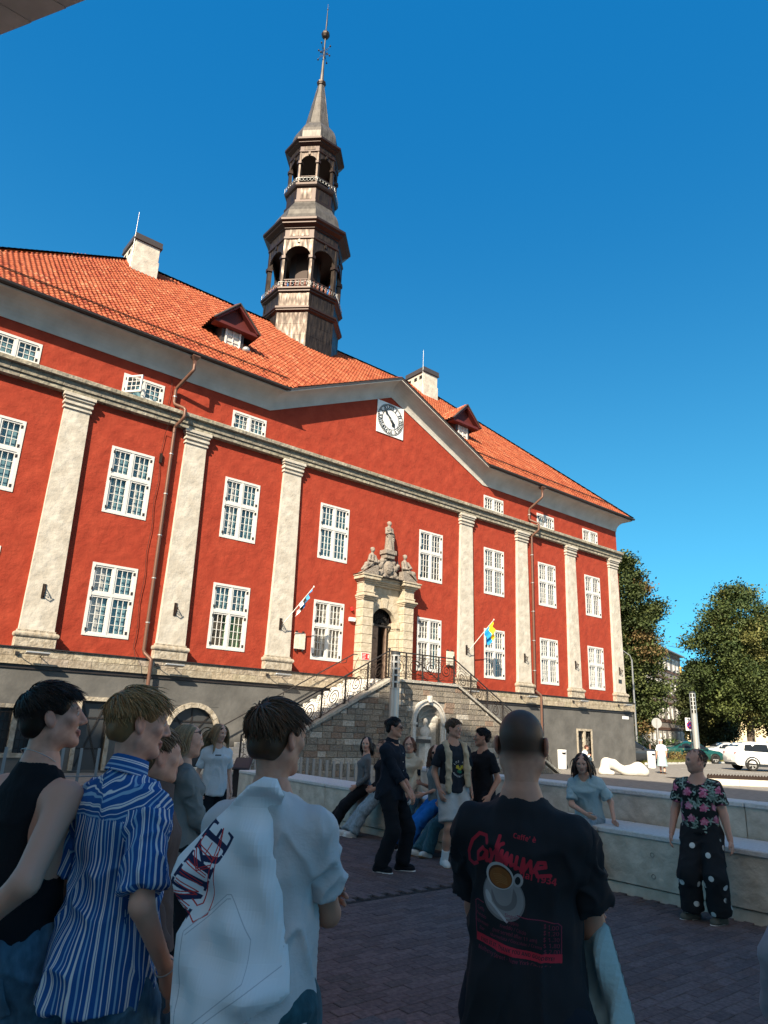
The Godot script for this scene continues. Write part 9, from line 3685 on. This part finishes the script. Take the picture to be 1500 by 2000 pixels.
	collar(mb, M.cloth_ink, 0.030, 0.068)
	glasses(mb, true)
	g = Geo.new()
	for k in 5:
		g.ball((mb.T as Transform3D) * Vector3(0.0, 0.02 + k * 0.105, 0.158 - absf(k - 2.0) * 0.006), Vector3(0.006, 0.006, 0.003), 6, 4)
	put("buttons", g, M.white_enamel, mb.root)
	g = Geo.new()
	g.obox(Transform3D(Basis(Vector3.BACK, 0.5), Vector3(-0.06, 0.86, 0.30)), Vector3(0.14, 0.03, 0.02))
	tag(put("folded_glasses", g, M.light_metal, self, (mb.root as Node3D).transform), "folded metal-framed glasses held by the one all in black", "glasses")
	var bj := person("person with auburn hair, glasses and a cream jacket leaning on the bench", {"at": Vector3(-11.02, G, 14.36), "yaw": 296, "h": 1.70, "fem": true, "skin": fair, "hip": Vector3(0, -0.12, -0.05), "lean": Vector2(0.02, 0.04), "hy": 0.25, "hair": "long", "hair_len": 0.17, "hair_color": Color(0.10, 0.038, 0.022), "wave": 0.25, "seed": 12, "lh": Vector3(0.10, 0.80, 0.22), "rh": Vector3(-0.14, 0.80, 0.24), "lf": Vector3(0.12, 0.08, 0.22), "rf": Vector3(-0.12, 0.08, 0.34), "top": {"m": "cloth_beige", "sleeve": 1.9, "ease": 0.036, "hem": -0.10, "baggy": 0.018, "fold": 0.012, "name": "jacket"}, "bottom": {"m": "denim_teal", "r": [0.10, 0.085, 0.085]}})
	glasses(bj, false)
	collar(bj, M.cloth_beige, 0.036, 0.078)
	g = Geo.new()
	g.obox(Transform3D((bj.T as Transform3D).basis, arm_line(bj, 0, 0.55) + (bj.T as Transform3D).basis * Vector3(0.05, 0, 0.055)), Vector3(0.05, 0.09, 0.02))
	put("arm_patch", g, M.cloth_ink, bj.root)
	d = {"at": Vector3(-10.95, G, 14.86), "yaw": 252, "h": 1.62, "fem": true, "skin": fair, "hip": Vector3(0, -0.14, -0.02), "hy": 1.0, "hair": "long", "hair_len": 0.36, "hair_color": Color(0.085, 0.04, 0.026), "wave": 0.3, "seed": 13, "lh": Vector3(0.02, 0.86, 0.22), "rh": Vector3(-0.08, 1.02, 0.22), "top": {"m": "wool_grey", "sleeve": 0.7, "ease": 0.012, "hem": -0.02}, "bottom": {"m": "cloth_blue", "r": [0.108, 0.100, 0.105], "fold": 0.012}}
	d.merge(lean1)
	var bp := person("person with long wavy hair and sunglasses in bright blue trousers, leaning on the bench", d)
	glasses(bp, true)
	d = {"at": Vector3(-11.0, G, 15.32), "yaw": 256, "h": 1.60, "fem": true, "hip": Vector3(0, -0.20, 0), "lean": Vector2(0.2, 0), "hair": "short", "seed": 14, "shoes": ["shoe_white", "rubber_gum"], "lh": Vector3(0.1, 0.8, 0.2), "rh": Vector3(-0.1, 0.8, 0.2), "top": {"m": "shorts_grey", "sleeve": 1.9}, "bottom": {"m": "denim_teal", "r": [0.108, 0.10, 0.105]}}
	d.merge(lean1)
	person("person in teal jeans on the bench, hidden behind the one in shorts", d)
	var so := person("person in grey shorts, dark printed T-shirt and a beige sweater tied over the shoulders", {"at": Vector3(-11.58, G, 15.88), "yaw": 338, "h": 1.87, "skin": Color(0.50, 0.26, 0.18), "bare_legs": true, "hy": 0.62, "hair": "short", "hair_color": Color(0.085, 0.045, 0.022), "top_len": 0.075, "side_len": 0.03, "sweep": Vector3(0.1, 0, 0.9), "seed": 15, "fy": [0.35, -0.1], "shoes": ["shoe_white", "rubber_gum", "sock_white"], "lf": Vector3(0.14, 0.08, 0.06), "rf": Vector3(-0.11, 0.08, 0.0), "rh": Vector3(-0.22, 0.90, 0.08), "lh": Vector3(0.22, 0.90, 0.06), "top": {"m": "adventure_shirt", "ease": 0.022, "hem": -0.06, "uv": "print", "rect": [1, -0.17, 0.17, 0.06, 0.42], "sleeve": 0.72, "cuff": 0.082}, "bottom": {"m": "shorts_grey", "r": [0.118, 0.125, 0.12], "end": 0.88, "name": "shorts", "ease": 0.022}})
	var T: Transform3D = so.T
	var kn := []
	for s in [-1.0, 1.0]:
		var P := [T * Vector3(0.0, 0.56, -0.105), T * Vector3(s * 0.10, 0.555, -0.06), T * Vector3(s * 0.135, 0.53, 0.03), T * Vector3(s * 0.125, 0.43, 0.115), T * Vector3(s * 0.135, 0.25, 0.150), T * Vector3(s * 0.14, -0.02 if s < 0 else 0.05, 0.165)]
		for e in 5:
			kn.push_back(cp(P[e], P[e + 1], 0.050 if e < 3 else 0.042, 0.046, {"k": 0.025, "fd": T.basis * (Vector3(0, 0.3, 1) if e > 2 else Vector3(s, 0.4, 0).normalized()), "fs": 0.75}))
		kn.push_back(cp(T * Vector3(s * 0.09, 0.52, -0.09), T * Vector3(s * 0.19, 0.45, -0.06), 0.05, 0.045, {"k": 0.03}))
	kn.push_back(cp(T * Vector3(-0.1, 0.46, -0.13), T * Vector3(0.1, 0.46, -0.13), 0.05, 0.05, {"k": 0.04}))
	job(tag(blank("sweater", M.knit_beige, self), "beige knitted sweater draped round the neck of the one in grey shorts", "sweater"), T.origin + Vector3(-0.35, -0.15, -0.3), T.origin + Vector3(0.35, 0.75, 0.35), 0.012, 0.03, kn, {"smooth": 1, "disp": func(p, n): return fold(p, n, 0.012, 14.0, 9.0, 50.0)})
	(jobs[jobs.size() - 1].node as Node3D).transform = (so.root as Node3D).transform
	person("person with curly black hair in a plain black T-shirt beside the beige sweater", {"at": Vector3(-11.12, G, 15.98), "yaw": 262, "h": 1.76, "skin": tan, "hy": -0.55, "hair": "short", "hair_color": Color(0.012, 0.008, 0.007), "top_len": 0.06, "side_len": 0.035, "wave": 0.6, "mess": 0.6, "seed": 16, "lh": Vector3(0.24, 0.9, 0.08), "top": {"m": "cloth_black", "ease": 0.02, "sleeve": 0.7}, "bottom": {"m": "cloth_ink"}})
	var sg := person("person with long dark hair in a grey-blue T-shirt sitting on the bench, sunglasses pushed up", {"at": Vector3(-10.62, G, 17.34), "yaw": 296, "h": 1.66, "fem": true, "skin": fair, "w": 1.08, "hip": Vector3(0, -0.13, 0), "lean": Vector2(0.28, 0.05), "hy": 0.05, "hp": 0.22, "hair": "long", "hair_len": 0.30, "hair_color": Color(0.035, 0.018, 0.013), "seed": 17, "strands": 700, "mess": 0.12, "lh": Vector3(0.34, 0.77, 0.16), "rh": Vector3(0.02, 0.86, 0.34), "ld": Vector3(0.6, 0.7, 0.5), "le": Vector3(0.6, 0, -1), "re": Vector3(-1, -0.4, -0.2),
		"lf": Vector3(0.05, 0.30, 0.50), "rf": Vector3(-0.25, 0.12, 0.42), "lk": Vector3(-0.4, 1, 0.6), "rk": Vector3(-0.6, 1, 0.6), "top": {"m": "cloth_tee_blue", "ease": 0.026, "hem": -0.04, "sleeve": 0.8, "cuff": 0.085, "fold": 0.013}, "bottom": {"m": "denim_light", "r": [0.105, 0.085, 0.08]}})
	glasses(sg, true, 0.064)
	person("person in a flowered top and black trousers with white dots by the bench", {"at": Vector3(-11.22, G, 19.10), "yaw": 288, "h": 1.63, "fem": true, "skin": Color(0.54, 0.28, 0.20), "w": 1.20, "belly": 0.022, "hy": -1.0, "hair": "short", "hair_color": Color(0.075, 0.04, 0.024), "top_len": 0.06, "side_len": 0.05, "sweep": Vector3(0, -0.3, -1.0), "mess": 0.06, "seed": 18, "arm": 1.1, "fy": [-0.5, -0.75], "shoes": ["shoe_grey", "rubber_white"], "lf": Vector3(0.13, 0.08, 0.06), "rf": Vector3(-0.15, 0.08, 0.04), "lh": Vector3(0.30, 0.82, 0.05), "rh": Vector3(-0.31, 0.86, 0.06),
		"top": {"m": "flower_print", "ease": 0.016, "hem": -0.03, "sleeve": 0.66, "cuff": 0.085, "neck": 0.085, "fold": 0.007}, "bottom": {"m": "polka_dots", "r": [0.112, 0.108, 0.115], "ease": 0.012, "end": 1.90, "fold": 0.009}})
	# far off
	var pd := person("person with white hair in a pale blue dress walking away beyond the corner", {"at": Vector3(15.0, G, 3.85), "yaw": 118, "h": 1.62, "fem": true, "skin": fair, "bare_legs": true, "w": 1.12, "hair": "short", "hair_color": Color(0.62, 0.60, 0.56), "seed": 19, "shoes": ["cloth_black", "rubber_gum"], "lf": Vector3(0.09, 0.08, 0.12), "rf": Vector3(-0.09, 0.08, -0.10), "top": {"m": "dress_white", "ease": 0.03, "sleeve": 0.75, "hem": -0.25, "cuff": 0.085, "name": "dress"}})
	g = Geo.new()
	g.lathe([[0.26, 0.36], [0.25, 0.40], [0.22, 0.62], [0.205, 0.80]], 18)
	put("skirt", g, M.cloth_tee_blue, pd.root)
	g = Geo.new()
	g.cbox(Transform3D(Basis(), Vector3(-0.30, 0.86, -0.02)), Vector3(0.09, 0.24, 0.22), 0.03)
	tag(put("shoulder_bag", g, M.cloth_black, self, (pd.root as Node3D).transform), "dark shoulder bag carried by the white-haired pedestrian", "bag")
	person("person in denim crouched on the sill of the small basement window", {"at": Vector3(13.3, G, 0.45), "yaw": 60, "h": 1.6, "hip": Vector3(0, -0.42, 0), "lean": Vector2(0.35, 0), "hair": "short", "hair_color": Color(0.06, 0.02, 0.015), "seed": 20, "lh": Vector3(0.12, 0.72, 0.36), "rh": Vector3(-0.12, 0.72, 0.36), "lf": Vector3(0.1, 0.3, 0.42), "rf": Vector3(-0.1, 0.14, 0.38), "lk": Vector3(0.1, 1, 0.6), "rk": Vector3(-0.1, 1, 0.6), "top": {"m": "dress_white", "ease": 0.02, "sleeve": 1.9}, "bottom": {"m": "denim_dark"}})

	run_jobs()
	# cloth laid over the finished bodies
	var back := Transform3D(Basis(Vector3.UP, PI), Vector3.ZERO)
	var poly := PackedVector2Array([Vector2(-0.078, 1.511), Vector2(-0.036, 1.548), Vector2(0.015, 1.579), Vector2(0.061, 1.575), Vector2(0.088, 1.526), Vector2(0.051, 1.472), Vector2(0.068, 1.364), Vector2(0.092, 1.272), Vector2(0.107, 1.165), Vector2(0.141, 1.042), Vector2(0.149, 0.992), Vector2(0.129, 0.970), Vector2(0.073, 0.945), Vector2(-0.012, 0.865), Vector2(-0.136, 0.743), Vector2(-0.181, 0.736), Vector2(-0.208, 0.811), Vector2(-0.225, 0.926), Vector2(-0.229, 1.111), Vector2(-0.203, 1.165), Vector2(-0.251, 1.226), Vector2(-0.268, 1.272), Vector2(-0.251, 1.326), Vector2(-0.203, 1.381), Vector2(-0.151, 1.442)])
	var hoodie := drape("hoodie", self, M.hoodie_print, back, poly, p3.top_job.solid, 0.030, 0.011, func(p): return 0.010 * sin(p.x * 34.0 + p.y * 19.0) + 0.007 * sin(p.x * 13.0 - p.y * 31.0) + 0.006 * sin(p.y * 46.0 + p.x * 8.0), 0.13)
	hoodie.transform = (p3.root as Node3D).transform
	tag(hoodie, "white hoodie with navy and red lettering slung over the back of the brown-haired one", "hoodie")
	patch(p1, "back_pocket", M.denim, 0.02, 0.15, 0.76, 0.92, p1.bot_job)
	patch(p2, "back_pocket", M.denim, -0.15, -0.02, 0.74, 0.89, p2.bot_job)
	patch(p2, "back_pocket", M.denim, 0.03, 0.15, 0.74, 0.89, p2.bot_job)
	patch(p3, "back_pocket", M.denim_teal, 0.03, 0.16, 0.70, 0.86, p3.bot_job)
	var hang := drape("pale_hoodie", self, M.pale_hoodie, Transform3D(Basis(Vector3.UP, PI - 0.55), Vector3(-0.20, 0, 0.12)), PackedVector2Array([Vector2(-0.06, 1.17), Vector2(0.0, 1.20), Vector2(0.06, 1.17), Vector2(0.09, 1.08), Vector2(0.13, 0.96), Vector2(0.175, 0.82), Vector2(0.17, 0.75), Vector2(0.12, 0.70), Vector2(0.06, 0.665), Vector2(0.03, 0.70), Vector2(-0.01, 0.78), Vector2(-0.03, 0.74), Vector2(-0.08, 0.80), Vector2(-0.10, 0.92), Vector2(-0.08, 1.05)]), null, 0.045, 0.010, func(p): return 0.020 * sin(p.x * 52.0 + p.y * 16.0) + 0.009 * sin(p.x * 95.0 - p.y * 9.0) + 0.008 * sin(p.y * 30.0), 0.0)
	hang.transform = (p4.root as Node3D).transform
	tag(hang, "pale blue hoodie hanging from the crossed arms of the one in the coffee-print T-shirt", "hoodie")
	var chain := Geo.new()
	var pts := []
	for k in 24:
		var a := TAU * k / 24
		pts.push_back((p1.neck as Vector3) + (p1.T as Transform3D).basis * Vector3(sin(a) * 0.070, 0.022 - cos(a) * 0.035, cos(a) * 0.070))
	chain.tube(pts, 0.0016, 4, false, true)
	put("neck_chain", chain, M.light_metal, p1.root)
	var br := Geo.new()
	pts = []
	var ax: Vector3 = (p2.wri[1] - p2.elb[1]).normalized()
	var ux := ax.cross(Vector3.UP).normalized()
	for k in 16:
		var a := TAU * k / 16
		pts.push_back((p2.wri[1] as Vector3) - ax * 0.02 + (ux * cos(a) + ax.cross(ux) * sin(a)) * 0.034)
	br.tube(pts, 0.003, 4, false, true)
	put("bracelet", br, M.light_metal, p2.root)
